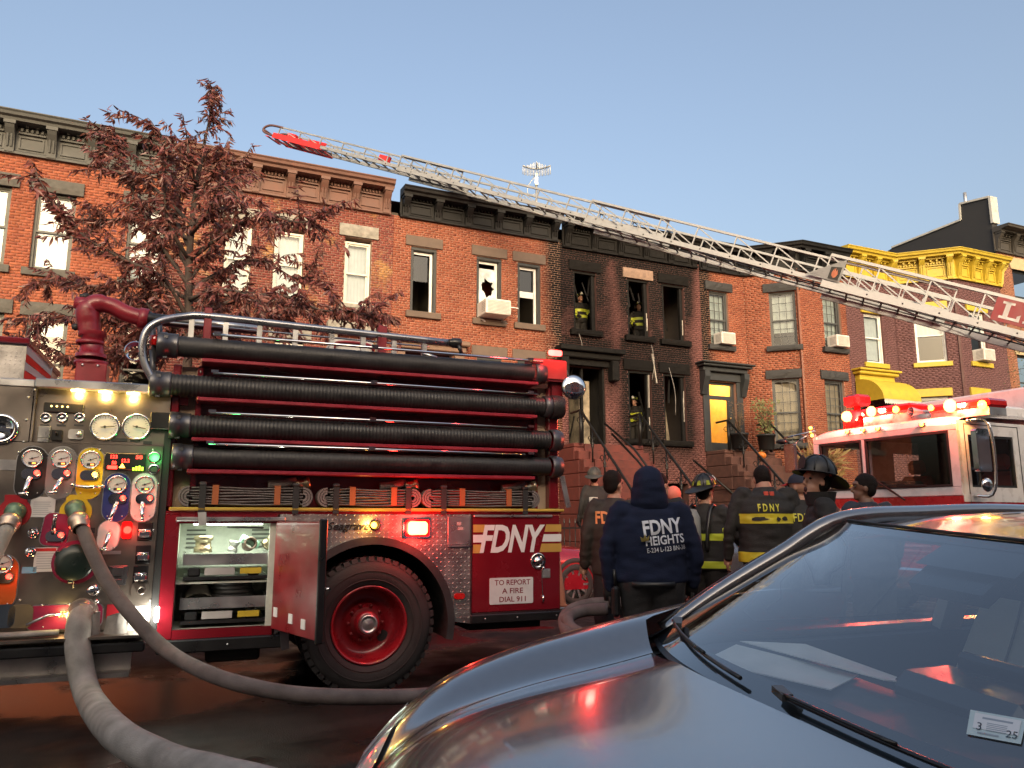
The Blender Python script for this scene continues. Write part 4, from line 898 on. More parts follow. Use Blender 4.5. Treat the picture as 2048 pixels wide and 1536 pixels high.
uA = S(322, 1150)[0]; uB = S(352, 1150)[0]; uC = S(549, 1150)[0]; uD = S(943, 1130)[0]; uE = 1.785; zb, zt = .5, 1.425; WZ, WU = .53, .04
zl = S(450, 1256)[1]; zh = S(450, 1047)[1]
part('body', red, lambda m: (m.box(uA, uB, 0, .05, zb, zt, 0, .006), m.box(uB, uC, 0, .05, zb, zl), m.box(uB, uC, 0, .05, zh, zt), m.box(uA, uE, .0, 2.42, 1.425, 1.45, 0, .004), m.box(uE - .03, uE, .05, 2.42, .52, 1.42), m.box(uA, uA + .03, .05, 2.42, .5, 1.42), m.box(uA, uE, 2.39, 2.42, .6, 1.42), m.box(-.72, -.69, .05, .4, .5, 1.42), m.box(.78, .81, .05, .8, .5, 1.42)))
part('chassis', M('chassis_black', (.012, .012, .012), .7), lambda m: (m.box(-8, 1.5, .7, .95, .55, .85), m.box(-8, 1.5, 1.5, 1.75, .55, .85), m.box(uA + .05, uC + .15, .12, 1.1, .38, .5), m.box(-.9, 1.0, .62, 1.8, .42, .62), m.box(uA + .35, uA + .75, .1, .5, .3, .4, 0, .02), m.tube([(.04, .4, WZ), (.04, 2.1, WZ)], .11, 10), m.box(1.0, 1.7, .3, 2.2, .4, .5)))
# locker: pale interior, two trays on runners, things lying in them
lockw = M('locker_grey', (.55, .57, .5), .7, var=.12, dirt=.3)
part('locker', lockw, lambda m: (m.box(uB, uC, .62, .65, zl, zh), m.box(uB - .02, uB, .05, .65, zl, zh), m.box(uC, uC + .02, .05, .65, zl, zh), m.box(uB, uC, .05, .65, zh, zh + .02), m.box(uB, uC, .05, .65, zl - .02, zl), m.box(uC - .05, uC - .001, .03, .06, zl, zh)))
loc = FE.children[-1]
for (a, b) in ((.03, .2), (.55, .72)):
    part('louvre', M('louvre_dark', (.1, .1, .09), .6), lambda m: [m.obox((uB + a + .02, .613, zh - .06 - k * .035), (uB + b, .613, zh - .06 - k * .035), .012, .014) for k in range(5)], loc)
zs1, zs2 = S(430, 1150)[1], S(430, 1095)[1]
def tray(z0, z1, y):
    part('tray', alu, lambda m: (m.box(uB + .04, uC - .04, y, y + .012, z0, z1), m.box(uB + .04, uB + .052, y + .012, .55, z0, z1), m.box(uC - .052, uC - .04, y + .012, .55, z0, z1), m.box(uB + .052, uC - .052, y + .012, .55, z0, z0 + .012)), loc)
    part('runner', blkp, lambda m: (m.box(uB + .05, uC - .05, .05, .5, z0 - .11, z0 - .085), m.box(uB + .08, uB + .17, .06, .12, z0 - .085, z0 - .02, 0, .01), m.box(uC - .2, uC - .11, .06, .12, z0 - .085, z0 - .02, 0, .01)), loc)
    part('tray_label', M('grimy_label', (.35, .33, .32), .5), lambda m: (m.box(uB + .2, uB + .42, .055, .06, z0 - .075, z0 - .02),), loc); part('tray_label', M('yellow_label', (.5, .36, .03), .5), lambda m: (m.box(uB + .46, uB + .62, .055, .06, z0 - .07, z0 - .025),), loc)
za = S(430, 1130, .06)[1]; zbb = S(430, 1217, .06)[1]
tray(za, za + .085, .06); tray(zbb, zbb + .085, .06)
part('shelf', lockw, lambda m: m.box(uB, uC, .08, .62, za - .14, za - .125), loc)
part('gas_strut', blkp, lambda m: m.tube([(uB + .35, .1, zh - .03), (uC - .1, .02, zh - .035)], .008, 6), loc)
steelc = M('worn_brass', (.4, .33, .22), .35, .9, dirt=.3)
def coupling(m, c, r, l, d=(0, 0, 1)): m.lathe([(r * .7, 0), (r, 0), (r, l * .3), (r * .85, l * .35), (r * .85, l * .7), (r * 1.05, l * .75), (r * 1.05, l), (r * .75, l), (r * .7, l * .1)], c, d, 14)
for k, (x, lab, mt, r, l, d) in enumerate(((.18, 'dark hose adapter standing in the upper locker tray, at left', steelc, .07, .13, (0, 0, 1)), (.4, 'pale hose adapter standing in the upper locker tray, in the middle', M('dull_aluminium', (.45, .45, .43), .4, .8), .04, .09, (.2, 0, 1)), (.52, 'brown coupling lying on its side in the upper locker tray', M('brown_coupling', (.12, .08, .06), .5, .4), .05, .09, (.2, -1, .25)), (.6, 'mint green nozzle leaning in the upper locker tray', M('mint_green', (.3, .55, .42), .4), .032, .15, (-.9, -.2, .4)), (.66, 'dark coupling tilted at the right of the upper locker tray', steelc, .05, .1, (.6, -.5, .5)))):
    t = pumper_thing('hose_coupling', lab, 'coupling', 'fittings in the locker trays'); m = MB(); coupling(m, (uB + x, .25, za + (.09 if d[2] > .9 else .14)), r, l, d); m.build('ring', mt, t)
t = pumper_thing('coiled_hose', 'black coil of hose lying in the lower locker tray', 'hose'); m = MB()
for k in range(5): m.tube([(uB + .42 + .16 * math.cos(a * .5) * (1 - k * .04), .3 + .16 * math.sin(a * .5), zbb + .04 + k * .035) for a in range(14)], .024, 6)
m.build('coil', blk, t)
t = pumper_thing('canvas_bag', 'crumpled grey canvas bag in the lower locker tray, at left', 'bag'); m = MB(); m.grid(lambda s, q: (uB + .06 + .22 * s, .2 + .25 * q, zbb + .03 + .17 * math.sin(math.pi * s) ** .5 * math.sin(math.pi * (q * .8 + .15)) + .02 * noise.noise((s * 6, q * 6, 1))), 14, 10); m.build('cloth', M('canvas', (.22, .21, .18), .9), t)
lamp('locker_light', FE, ((uB + uC) / 2, .2, zh - .02), 2.6, (.88, 1, .8), .5, 'AREA', (0, 0, 0), .1)
part('locker_lamp', emis('lit_locker_strip', (.9, 1, .85), 5), lambda m: m.box(uB + .1, uC - .1, .12, .16, zh - .012, zh - .001), loc)
# the open locker door, swung out on its right-hand hinge
tip = S(638, 1160, -.78); dv = Vector((tip[0] - uC, -.78)); ang = math.atan2(dv.y, dv.x); dl = dv.length
door = MB(); door.T = Matrix.Translation((uC + .01, 0, 0)) @ Matrix.Rotation(ang, 4, 'Z'); z0d, z1d = zl - .02, zh + .015
door.box(0, dl, -.02, .02, z0d, z1d, 0, .006)
od = door.build('door', M('scratched_red', (.2, .01, .014), .35, coat=.15, var=.25, scale=5, dirt=.35, dirtcol=(.25, .12, .1)), FE)
T_ = door.T
def onDoor(name, mat, fn): m = MB(); m.T = T_; fn(m); return m.build(name, mat, od)
onDoor('door_edge', blkp, lambda m: (m.box(dl, dl + .03, -.03, .03, z0d - .02, z1d + .02, 0, .008), m.box(0, dl, .021, .026, z1d - .03, z1d)))
for x in (.06, .42, .7): onDoor('reflector', white, lambda m: m.box(x * dl, x * dl + .07, -.026, -.0205, z0d + .1 - x * .06, z0d + .17 - x * .06))
onDoor('latch', chrome, lambda m: m.tube([(dl - .02, .03, .9), (dl + .05, .05, .9)], .012, 6))
# tread plate panel with the wheel arch
RA = .70
def arch(r, a0=0, a1=180, n=40): return [(WU + r * math.cos(R(a0 + (a1 - a0) * i / n)), WZ + r * math.sin(R(a0 + (a1 - a0) * i / n))) for i in range(n + 1)]
zq = S(900, 1240)[1]
pl_ = [(uC + .02, zt), (uC + .02, .5)] + [p for p in arch(RA, 180, 0) if p[0] > uC + .02 and p[0] < uD - .02 and p[1] < zt] + [(uD - .005, .5)] + [(uD - .005, zt)]
pan = part('tread_plate', diam, lambda m: m.prism(pl_, -.004, .03)); lozenges(pl_, -.004, .036, parent=pan)
def ring(m, r0, r1, y0, y1, a0, a1, n=40):
    A, B = arch(r0, a0, a1, n), arch(r1, a0, a1, n)
    V = [(x, y, z) for (x, z), (X, Z) in zip(A, B) for (x, y, z) in ((x, y0, z), (X, y0, Z), (X, y1, Z), (x, y1, z))]
    m.add(V, [(i * 4 + j, i * 4 + (j + 1) % 4, i * 4 + 4 + (j + 1) % 4, i * 4 + 4 + j) for i in range(n) for j in range(4)], 0, False)
part('wheel_arch', M('arch_rubber', (.03, .028, .03), .5), lambda m: (ring(m, RA - .05, RA + .012, -.05, .02, -12, 192), ring(m, RA - .03, RA, .02, .7, -12, 192)))
def wheel(loc, side=1):
    m = MB(); n = 96
    m.lathe([(.29, .05), (.30, .02), (.315, .015), (.315, .05), (.29, .09), (.28, .2), (.25, .235), (.16, .24), (.16, .2), (.1, .19), (.1, .1), (.085, .085), (.07, .085)], loc, (0, side, 0), 48)
    w = m.build('wheel', M('rim_red', (.26, .012, .02), .3, coat=.5, dirt=.2), FE)
    m = MB(); prof = [(.305, .05), (.33, .012), (.4, -.008), (.47, -.004), (.515, .02), (.535, .05), (.542, .09)]
    m.lathe([(r, y) for r, y in prof] + [(.545, .15), (.545, .22), (.535, .28), (.5, .32), (.4, .33), (.3, .3)], loc, (0, side, 0), n)
    for k in range(48):
        a = 2 * math.pi * k / 48; c, s_ = math.cos(a), math.sin(a); x, y, z = loc
        for (ya, yb, r0, r1, da) in ((.012, .07, .512, .549, 0), (.08, .145, .53, .553, .06), (.155, .22, .53, .553, 0)):
            ca, sa = math.cos(a + da), math.sin(a + da); tx, tz = -sa, ca; w2 = .024
            V = [(x + ca * r + tx * q, y + side * yy, z + sa * r + tz * q) for r in (r0, r1 - (.016 if ya < .05 and r0 else 0) * 0) for yy in (ya + (.012 if r == r1 else 0), yb) for q in (-w2, w2)]
            m.add(V, [(4, 5, 7, 6), (0, 4, 6, 2), (1, 3, 7, 5), (0, 1, 5, 4), (2, 6, 7, 3)], 0)
    m.lathe([(.43, -.013), (.435, -.016), (.44, -.013)], loc, (0, side, 0), n); m.lathe([(.36, -.006), (.364, -.01), (.368, -.006)], loc, (0, side, 0), n)
    m.build('tyre', M('tyre_rubber', (.022, .02, .021), .75, var=.3, scale=4, bump=.2), w)
    m = MB(); m.lathe([(.125, .2), (.125, .17), (.1, .165), (.1, .12), (.085, .1)], loc, (0, side, 0), 24)
    for k in range(10): a = k * .6283; m.lathe([(.014, .24), (.014, .17), (0, .165)], (loc[0] + .145 * math.cos(a), loc[1], loc[2] + .145 * math.sin(a)), (0, side, 0), 6)
    m.build('hub', M('dusty_red_hub', (.2, .02, .025), .5, dirt=.5, dirtcol=(.08, .06, .06)), w)
    MB().lathe([(.08, .1), (.08, .06), (.06, .05), (.06, .065), (.045, .06), (0, .055)], loc, (0, side, 0), 24).build('hub_cap', alu, w)
    m = MB()
    for a in (-.65,): m.lathe([(.05, .236), (.0, .2345)], (loc[0] + .2 * math.cos(a), loc[1], loc[2] + .2 * math.sin(a)), (0, side, 0), 20)
    m.build('hand_hole', blk, w); return w
wheel((WU, .0, WZ)); wheel((WU, 2.42, WZ), -1)
MB().lathe([(.3, .36), (.5, .36), (.545, .42), (.545, .6), (.5, .66), (.3, .66), (.1, .6), (.1, .3)], (WU, 0, WZ), (0, 1, 0), 48).build('inner_tyre', M('tyre_rubber', (.022, .02, .021), .75), FE)
# rear door with its lettering
zr0 = S(1030, 1222)[1]
rdoor = part('rear_door', red, lambda m: m.box(uD, uE - .02, -.008, .03, zr0, zt - .005, 0, .006))
part('door_edge', M('dark_trim', (.03, .012, .015), .5), lambda m: (m.box(uD - .012, uD - .002, -.012, .02, zr0, zt), m.box(uD, uE - .02, -.012, .01, zr0 - .012, zr0 - .001)), rdoor)
part('drip_rail', alu, lambda m: m.box(uD + .01, uE - .1, -.03, .01, zt - .022, zt - .002, 0, .004), rdoor)
part('drip_rail', alu, lambda m: m.box(uB - .03, uC + .06, -.035, .01, zh + .018, zh + .05, 0, .006))
part('rub_strip', blkp, lambda m: (m.box(uD - .01, uE, -.03, .04, zr0 - .09, zr0 - .014, 0, .008), m.box(uA, uC + .1, -.02, .06, zb - .1, zb - .003, 0, .01)))
part('bolt', alu, lambda m: [m.sphere((u, -.03, zr0 - .05), .008, 8) for u in (uD + .12, uD + .42, uE - .07)] + [m.sphere((u, -.02, zb - .05), .008, 8) for u in (uA + .1, uA + .5)])
tx, tz = S(1026, 1077); tw = S(1090, 1077)[0] - S(960, 1077)[0]; th_ = S(1026, 1050)[1] - S(1026, 1105)[1]
bars = []
for (ya, yb, mt) in ((1049, 1064, gold), (1069, 1084, white), (1088, 1105, gold)):
    z1_, z0_ = S(1026, ya)[1], S(1026, yb)[1]
    for (xa, xb, sl, sr) in ((945, 966, 0, 1), (1085, 1122, 1, 0)):
        a, b = S(xa, 1077)[0], S(xb, 1077)[0]; k = .28; sh = lambda z: (z - tz) * k
        if sl: q = [(a + sh(z0_), z0_), (b - .001, z0_), (b - .001, z1_), (a + sh(z1_), z1_)]
        else: q = [(a + .003, z0_), (b + sh(z0_), z0_), (b + sh(z1_), z1_), (a + .003, z1_)]
        m = MB(); m.prism(q, -.0095, -.0085); m.build('stripe', mt, rdoor)
m = MB(); text(m, 'FDNY', tx - .005, tz, tw, th_, -.0095, .0012, bold=.028, shear=.28, space=.95, depth=.02); m.build('lettering', white, rdoor)
cx, cz = S(1022, 1181); w_, h_ = .415, .225
sg = part('sign_plate', M('sign_white', (.62, .62, .62), .4, var=.06, dirt=.15), lambda m: m.prism(rrect(cx, cz, w_, h_, .012), -.013, -.008), rdoor)
for i, (tt, ww) in enumerate((('TO REPORT', .34), ('A FIRE', .2), ('DIAL 911', .25))):
    m = MB(); text(m, tt, cx + .01, cz + .072 - i * .072, ww, .046, -.0135, .0008, bold=.012); m.build('lettering', M('sign_red', (.2, .01, .025), .5), rdoor)
cx, cz = S(1075, 1122)
part('paddle_latch', chrome, lambda m: (m.lathe([(.072, 0), (.075, -.01), (.062, -.016), (.05, -.006), (0, -.004)], (cx, -.008, cz), (0, 1, 0), 28), m.lathe([(.04, -.004), (.036, -.02), (0, -.024)], (cx, -.008, cz), (0, 1, 0), 20), m.obox((cx - .045, -.034, cz - .01), (cx + .045, -.034, cz + .012), .016, .02, 0, (0, 1, 0))), rdoor)
part('hinge', alu, lambda m: (m.box(cx + .04, cx + .12, -.014, -.0085, cz - .15, cz - .07, 0, .003), [m.sphere((cx + .06 + i * .045, -.015, cz - .135 + j * .045), .006, 6) for i in (0, 1) for j in (0, 1)]), rdoor)
part('lanyard', chrome, lambda m: (m.tube(smooth_path([(cx + .05, -.02, cz - .05), (cx + .035, -.016, cz - .1), (cx + .04, -.016, cz - .26), (cx + .045, -.02, cz - .31)], 4), .004, 5), m.sphere((cx + .05, -.02, cz - .06), .013, 8), m.tube([(cx + .045, -.02, cz - .3), (cx + .045, -.02, cz - .36)], .01, 6)), rdoor)
# yellow ledge, lamps, plates on the side
part('ledge', M('ledge_yellow', (.5, .33, .05), .5, dirt=.3), lambda m: m.box(uA + .02, uE + .02, -.03, .16, 1.452, 1.478, 0, .006))
cx, cz = S(832, 1056)
fl = part('flasher', chrome, lambda m: m.prism(rrect(cx, cz, .235, .17, .02), -.03, .0)); part('lens', redlens, lambda m: m.prism(rrect(cx, cz, .21, .145, .02), -.055, -.03), fl); part('bulb', LHOT, lambda m: m.prism(rrect(cx, cz, .17, .11, .03), -.062, -.0552), fl)
lamp('flasher_light', FE, (cx, -.22, cz), 9, (1, .03, .02), .07)
cx, cz = S(747, 1050)
mk = part('marker_lamp', blk, lambda m: m.lathe([(.045, 0), (.045, -.03), (.035, -.035)], (cx + .01, -.004, cz), (0, 1, 0), 16)); part('lens', LAMB, lambda m: m.sphere((cx - .005, -.04, cz), .026, 10), mk); lamp('marker_light', FE, (cx - .03, -.1, cz), 1.2, (1, .45, .08), .03)
cx, cz = S(918, 1192); part('reflector', redlens, lambda m: m.prism(rrect(cx, cz, .1, .05, .025), -.014, -.004))
cx, cz = S(917, 1060)
bx_ = part('access_panel', alu, lambda m: (m.box(cx - .1, cx + .1, -.014, -.004, cz - .125, cz + .12, 0, .003), m.box(cx - .1, cx + .1, -.03, -.0145, cz - .14, cz - .127))); part('panel_label', M('grimy_label', (.35, .33, .32), .5), lambda m: (m.box(cx - .02, cx + .02, -.0165, -.0145, cz + .04, cz + .07), m.box(cx - .01, cx + .04, -.0165, -.0145, cz, cz + .025)), bx_)
cx, cz = S(697, 1052); m = MB(); text(m, 'Seagrave', cx, cz - .01, S(738, 1052)[0] - S(652, 1052)[0], .085, -.012, .003, shear=.35, bold=.012); m.build('maker_script', blkp, FE)
# upper side: recessed wall, posts, tan plates
uL, uR = S(352, 850)[0], S(1122, 850)[0]
part('upper_side', M('upper_red', (.16, .01, .02), .3, coat=.4, var=.25, scale=2, dirt=.2), lambda m: (m.box(uL + .14, uR - .1, .17, .21, 1.478, 2.62), m.box(uL, uE, .21, 2.2, 2.3, 2.34), m.box(uL, uE, 2.2, 2.24, 1.478, 2.6)))
part('post', red, lambda m: (m.box(uE - .1, uE, .04, .2, 1.479, 2.62, 0, .01), m.box(uL - .05, uL + .01, .06, .2, 1.479, 2.6, 0, .008), m.box(uL + .13, uL + .17, .1, .169, 1.479, 2.6), m.box(uE - .22, uE - .19, .1, .169, 1.479, 2.6)))
part('tan_plate', tanp, lambda m: (m.box(uL + .012, uL + .128, .15, .17, 1.479, 2.6), m.box(uE - .188, uE - .101, .12, .169, 1.479, 2.62)))
part('rivet', alu, lambda m: [m.sphere((uL + .15, .097, z), .01, 6) for z in (1.6, 1.85, 2.1, 2.35, 2.56)] + [m.sphere((uE - .205, .097, z), .01, 6) for z in (1.6, 1.85, 2.1, 2.35, 2.56)])
HZ = [(S(333, 692)[1], S(1095, 748)[1]), (S(322, 768)[1], S(1118, 815)[1]), (S(355, 850)[1], S(1118, 882)[1]), (S(362, 916)[1], S(1115, 932)[1])]
hz = [(a + b) / 2 for a, b in HZ]; hu = [(S(318, 692, -.1)[0], S(1097, 748, -.1)[0]), (S(303, 768, -.1)[0], S(1133, 815, -.1)[0]), (S(343, 850, -.1)[0], S(1130, 882, -.1)[0]), (S(348, 916, -.1)[0], S(1130, 932, -.1)[0])]
hm = M('suction_hose_black', (.02, .019, .021), .5, var=.3, dirt=.25, dirtcol=(.06, .05, .05)); cpl = M('coupling_grey', (.11, .11, .12), .4, .7, dirt=.2)
part('rack_rail', chrome, lambda m: [m.tube([(S(x0, y, -.12)[0], -.09, z + .1), (S(x1, y, -.12)[0], -.09, z + .1)], .012, 8) for z, (x0, x1, y) in zip(hz, ((424, 1088, 700), (424, 1080, 780), (418, 1056, 850), (416, 1053, 910)))])
part('rail_clip', chrome, lambda m: [m.box(S(x, 800, -.1)[0] - .02, S(x, 800, -.1)[0] + .035, -.11, -.02, z + .1, z + .122) for z in hz for x in (424, 745, 1060)])
for z, (x0, x1) in zip(hz, ((395, 1078), (390, 1075), (385, 1075), (380, 1070))): part('trough', M('trough_red', (.27, .02, .035), .35, dirt=.3), lambda m: m.box(S(x0, 850, -.1)[0], S(x1, 850, -.1)[0], -.1, .17, z - .125, z - .098, 0, .004))
labs = ['thick black suction hose in the top rack of the fire engine', 'ribbed black suction hose with knurled strainer end, second rack from the top', 'ribbed black suction hose with grey coupling, third rack from the top', 'black suction hose in the bottom rack, just above the folded hoses']
for k in range(4):
    t = pumper_thing('suction_hose', labs[k], 'suction hose', 'suction hoses in the side racks'); a, b = hu[k]; z = hz[k]; r = .082; o = (a, -.0, z)
    prof = []; n = int((b - a - .2) / .03) ; amp = (.0015, .006, .006, .002)[k]
    for i in range(n * 3): prof.append((r + amp * (1, -.2, .6)[i % 3], .12 + (b - a - .24) * i / (n * 3)))
    MB().lathe(prof, o, (1, 0, 0), 20).build('hose', hm, t)
    MB().lathe([(.07, -.02), (.1, -.02), (.104, -.01), (.104, .05), (.097, .052), (.097, .12), (.1, .13), (.088, .135)], o, (1, 0, 0), 28).build('coupling', cpl, t)
    m = MB(); e = b - a
    if k == 1:
        m.lathe([(.088, e - .2), (.1, e - .2), (.1, e - .13), (.094, e - .125)], o, (1, 0, 0), 28); kn = MB(); kn.lathe([(.102, e - .124), (.108, e - .11), (.108, e - .02), (.1, e), (0, e)], o, (1, 0, 0), 32)
        for i in range(32):
            for j in range(8): A = 2 * math.pi * (i + .5 * (j % 2)) / 32; kn.sphere((a + e - .11 + j * .012, .108 * math.cos(A), z + .108 * math.sin(A)), .006, 4)
        kn.build('strainer', hm, t)
    else: m.lathe([(.088, e - .11), (.1, e - .11), (.103, e - .1), (.103, e - .04), (.096, e - .035), (.09, e), (.06, e)], o, (1, 0, 0), 28)
    m.build('end_coupling', cpl, t)
    m = MB()
    for A in (0.6, 2.6, 4.4): m.box(a + .03, a + .06, .1 * math.cos(A) - .012, .1 * math.cos(A) + .012, z + .1 * math.sin(A) - .012, z + .1 * math.sin(A) + .012)
    m.build('lug', cpl, t)
# folded attack hoses strapped on the ledge
fab = M('hose_fabric', (.16, .14, .135), .9, var=.2, scale=18, bump=.3, bscale=200, dirt=.3); strap = M('black_strap', (.02, .02, .021), .7); oran = M('orange_strap', (.36, .1, .03), .7, dirt=.2)
for k, (xa, xb, lab) in enumerate(((352, 628, 'folded grey hose bundle on the ledge nearest the pump panel'), (632, 845, 'folded grey hose bundle on the ledge above the red flasher'), (842, 1082, 'folded dark grey hose bundle on the ledge at the rear end'))):
    t = pumper_thing('folded_hose', lab, 'fire hose', 'folded hoses strapped to the ledge'); a, b = S(xa, 1000, -.02)[0], S(xb, 1000, -.02)[0]; m = MB(); n = 7; th2 = .021
    for i in range(n):                                                                  # each fold is a flat loop
        z = 1.49 + th2 / 2 + i * th2; j0, j1 = rnd.uniform(0, .05), rnd.uniform(0, .05)
        pts = [Vector((a + (.03 if i % 2 else .07) + j0 + (b - a - .1 - j0 - j1) * s, rnd.uniform(-.006, .006) + .06, z + .004 * math.sin(s * 9 + i))) for s in [q / 16 for q in range(17)]]
        V = [p + Vector((0, y, h * th2 * .42)) for p in pts for y, h in ((-.06, -1), (-.075, 0), (-.06, 1), (.06, 1), (.06, -1))]
        m.add(V, [(p * 5 + q, p * 5 + (q + 1) % 5, p * 5 + 5 + (q + 1) % 5, p * 5 + 5 + q) for p in range(16) for q in range(5)] + [(0, 1, 2, 3, 4), (84, 83, 82, 81, 80)], 0, False)
    for e, s_ in ((a + .09, -1), (b - .09, 1)):                                         # nested bends at both ends
        for q in range(3):
            rr_ = .03 + q * .021; zc = 1.49 + n * th2 / 2; P = [(e + s_ * rr_ * 1.0 * math.cos(R(w)), zc + rr_ * math.sin(R(w))) for w in range(-90, 91, 18)]
            V = [(x + s_ * d_ * math.cos(R(-90 + 18 * i)) * .008, y, zz + d_ * math.sin(R(-90 + 18 * i)) * .008) for i, (x, zz) in enumerate(P) for y, d_ in ((-.02, -1), (-.02, 1), (.12, 1), (.12, -1))]
            m.add(V, [(i * 4 + j, i * 4 + (j + 1) % 4, i * 4 + 4 + (j + 1) % 4, i * 4 + 4 + j) for i in range(10) for j in range(4)], 0, False)
    m.build('hose', fab, t); zt2 = 1.49 + n * th2 + .006
    for f, mt in ((.18, strap), (.27 if k == 0 else .33, oran), (.72, oran), (.86, strap)):
        u = a + (b - a) * f; m = MB(); m.box(u - .024, u + .024, -.03, -.018, 1.43 if mt is strap else 1.5, zt2); m.box(u - .024, u + .024, -.03, .14, zt2 + .001, zt2 + .008); m.build('strap', mt, t)
        if mt is strap: m = MB(); m.box(u - .026, u + .026, -.04, .02, zt2 + .008, zt2 + .032, 0, .006); m.build('buckle', cpl, t)
    m = MB(); c = Vector((b - .14, .04, zt2 + .02)); m.tube([c + Vector((-.22, 0, 0)), c + Vector((-.1, 0, .01)), c + Vector((0, 0, .035))], [.03, .034, .04], 10); m.build('hose_end', fab, t)
    m = MB(); coupling(m, c, .046, .11, (1, -.1, .22)); m.build('brass_coupling', steelc, t)
strp = part('hanging_strap', alu, lambda m: m.obox(((S(404, 1030, -.05)[0]), -.04, 1.44), (S(409, 1030, -.05)[0] - .01, -.05, 1.34), .06, .008, 0, (0, 1, 0)))
# long pipe on top, its brackets and nozzle
pa = [(S(312, 772, -.1), -.06), (S(286, 715, -.1), -.06), (S(290, 665, -.1), -.06), (S(318, 640, -.1), -.05), (S(370, 630, -.05), .0), (S(420, 633, 0), .0), (S(600, 653, 0), 0), (S(905, 686, 0), 0)]
part('top_pipe', M('pipe_grey', (.34, .34, .36), .28, .9), lambda m: m.tube(smooth_path([(u, y, z) for (u, z), y in pa], 5), .03, 12))
part('pipe_nozzle', blkp, lambda m: (m.lathe([(.032, 0), (.036, .02), (.045, .03), (.048, .1), (.044, .11), (.03, .11)], (S(898, 685)[0], 0, S(898, 685)[1]), (1, 0, -.02), 16), m.tube([(S(915, 690)[0], -.02, S(915, 690)[1]), (S(921, 708)[0], -.03, S(921, 708)[1])], [.022, .016], 8)))
part('pipe_bracket', dkred, lambda m: (m.box(S(408, 640)[0], S(424, 640)[0], -.02, .06, 2.72, S(416, 616)[1], 0, .006), m.box(S(757, 640)[0], S(773, 680)[0], -.02, .06, 2.72, S(765, 652)[1], 0, .006)))
part('pipe_clamp', alu, lambda m: [m.box(S(x, 650)[0] - .02, S(x, 650)[0] + .02, .0, .05, 2.78, S(x, 636 + (x - 400) * .11)[1]) for x in (383, 452, 520, 592, 665, 728, 790, 850)])
part('brace_rod', alu, lambda m: (m.tube([(S(340, 645, .1)[0], .1, S(340, 645, .1)[1]), (S(860, 694, .1)[0], .1, S(860, 694, .1)[1])], .008, 6), m.tube([(S(380, 643, .16)[0], .16, 2.98), (S(520, 655, .16)[0], .16, 2.97)], .03, 8), m.tube([(S(845, 690)[0], 0, 2.84), (S(872, 697)[0], -.03, 2.8)], .016, 8)))
part('hose_cover', M('white_cover', (.6, .58, .55), .8), lambda m: (m.prism(rrect(S(705, 692, .5)[0], S(705, 692, .5)[1] - .02, .4, .16, .05), .5, .9),)); part('cover_trim', dkred, lambda m: m.tube(smooth_path([(S(668, 697, .48)[0], .48, S(668, 697, .48)[1]), (S(678, 684, .48)[0], .48, S(678, 684, .48)[1]), (S(735, 689, .48)[0], .48, S(735, 689, .48)[1]), (S(748, 702, .48)[0], .48, S(748, 702, .48)[1])], 4), .014, 6))
# beacon and round mirror at the tail
bk = part('beacon', M('beacon_case', (.14, .012, .018), .3), lambda m: (m.extr([(-.05, 2.66), (.4, 2.66), (.4, 2.8), (.1, 2.87), (-.05, 2.87)], uE - .3, uE + .04), m.box(uE - .08, uE + .03, 0, .1, 2.4, 2.66)))
p0, p1 = S(1094, 705, -.06), S(1125, 705, -.06)
part('lens', M('smoked_lens', (.3, .06, .06), .15, coat=.5), lambda m: m.box(uE - .31, uE + .05, -.062, -.052, 2.68, 2.86, 0, .004), bk); part('bulb', emis('lit_tail_beacon', (1, .07, .06), 4), lambda m: m.prism(rrect((p0[0] + p1[0]) / 2, p0[1], .14, .055, .02), -.075, -.0625), bk); lamp('beacon_light', FE, ((p0[0] + p1[0]) / 2, -.2, p0[1] + .03), 4, (1, .04, .03), .05)
part('side_lens', redlens, lambda m: m.box(uE - .345, uE - .315, -.05, .3, 2.7, 2.8, 0, .01), bk)
cx, cz = S(1148, 774, -.1)
mi = part('mirror', M('mirror_glass', (.85, .85, .86), .015, 1, var=0), lambda m: m.lathe([(.0, -.032), (.04, -.03), (.08, -.022), (.105, -.008), (.115, .004)], (cx, -.1, cz), (.12, 1, 0), 32)); part('mirror_back', blkp, lambda m: (m.lathe([(.116, .003), (.119, .0), (.119, .02), (.06, .06), (0, .065)], (cx, -.1, cz), (.12, 1, 0), 32), m.tube(smooth_path([(cx, -.04, cz + .02), (cx - .05, .0, cz + .2), (cx - .16, .02, cz + .25)], 4), .012, 6)), mi)
part('tail_strut', alu, lambda m: m.obox((uE + .0, -.02, 1.78), (uE + .06, -.03, 1.49), .05, .02, 0, (0, 1, 0)))
ts = part('tailboard', diam, lambda m: m.box(uE + .001, uE + .16, .15, 2.3, .52, .58, 0, .008)); 
part('chevron', M('chevron_red', (.5, .03, .02), .4), lambda m: [m.box(uE + .161, uE + .164, .2 + i * .2, .3 + i * .2, .522, .578) for i in range(10)], ts)
t = pumper_thing('traffic_cone', 'pale orange traffic cone standing on the tailboard of the fire engine', 'traffic cone'); MB().lathe([(.085, .02), (.03, .46), (.02, .46)], (uE + .075, .26, .582), (0, 0, 1), 18).build('cone', M('faded_orange', (.55, .2, .12), .6), t); MB().box(uE + .003, uE + .15, .18, .34, .581, .603, 0, .01).build('base', M('faded_orange', (.55, .2, .12), .6), t)
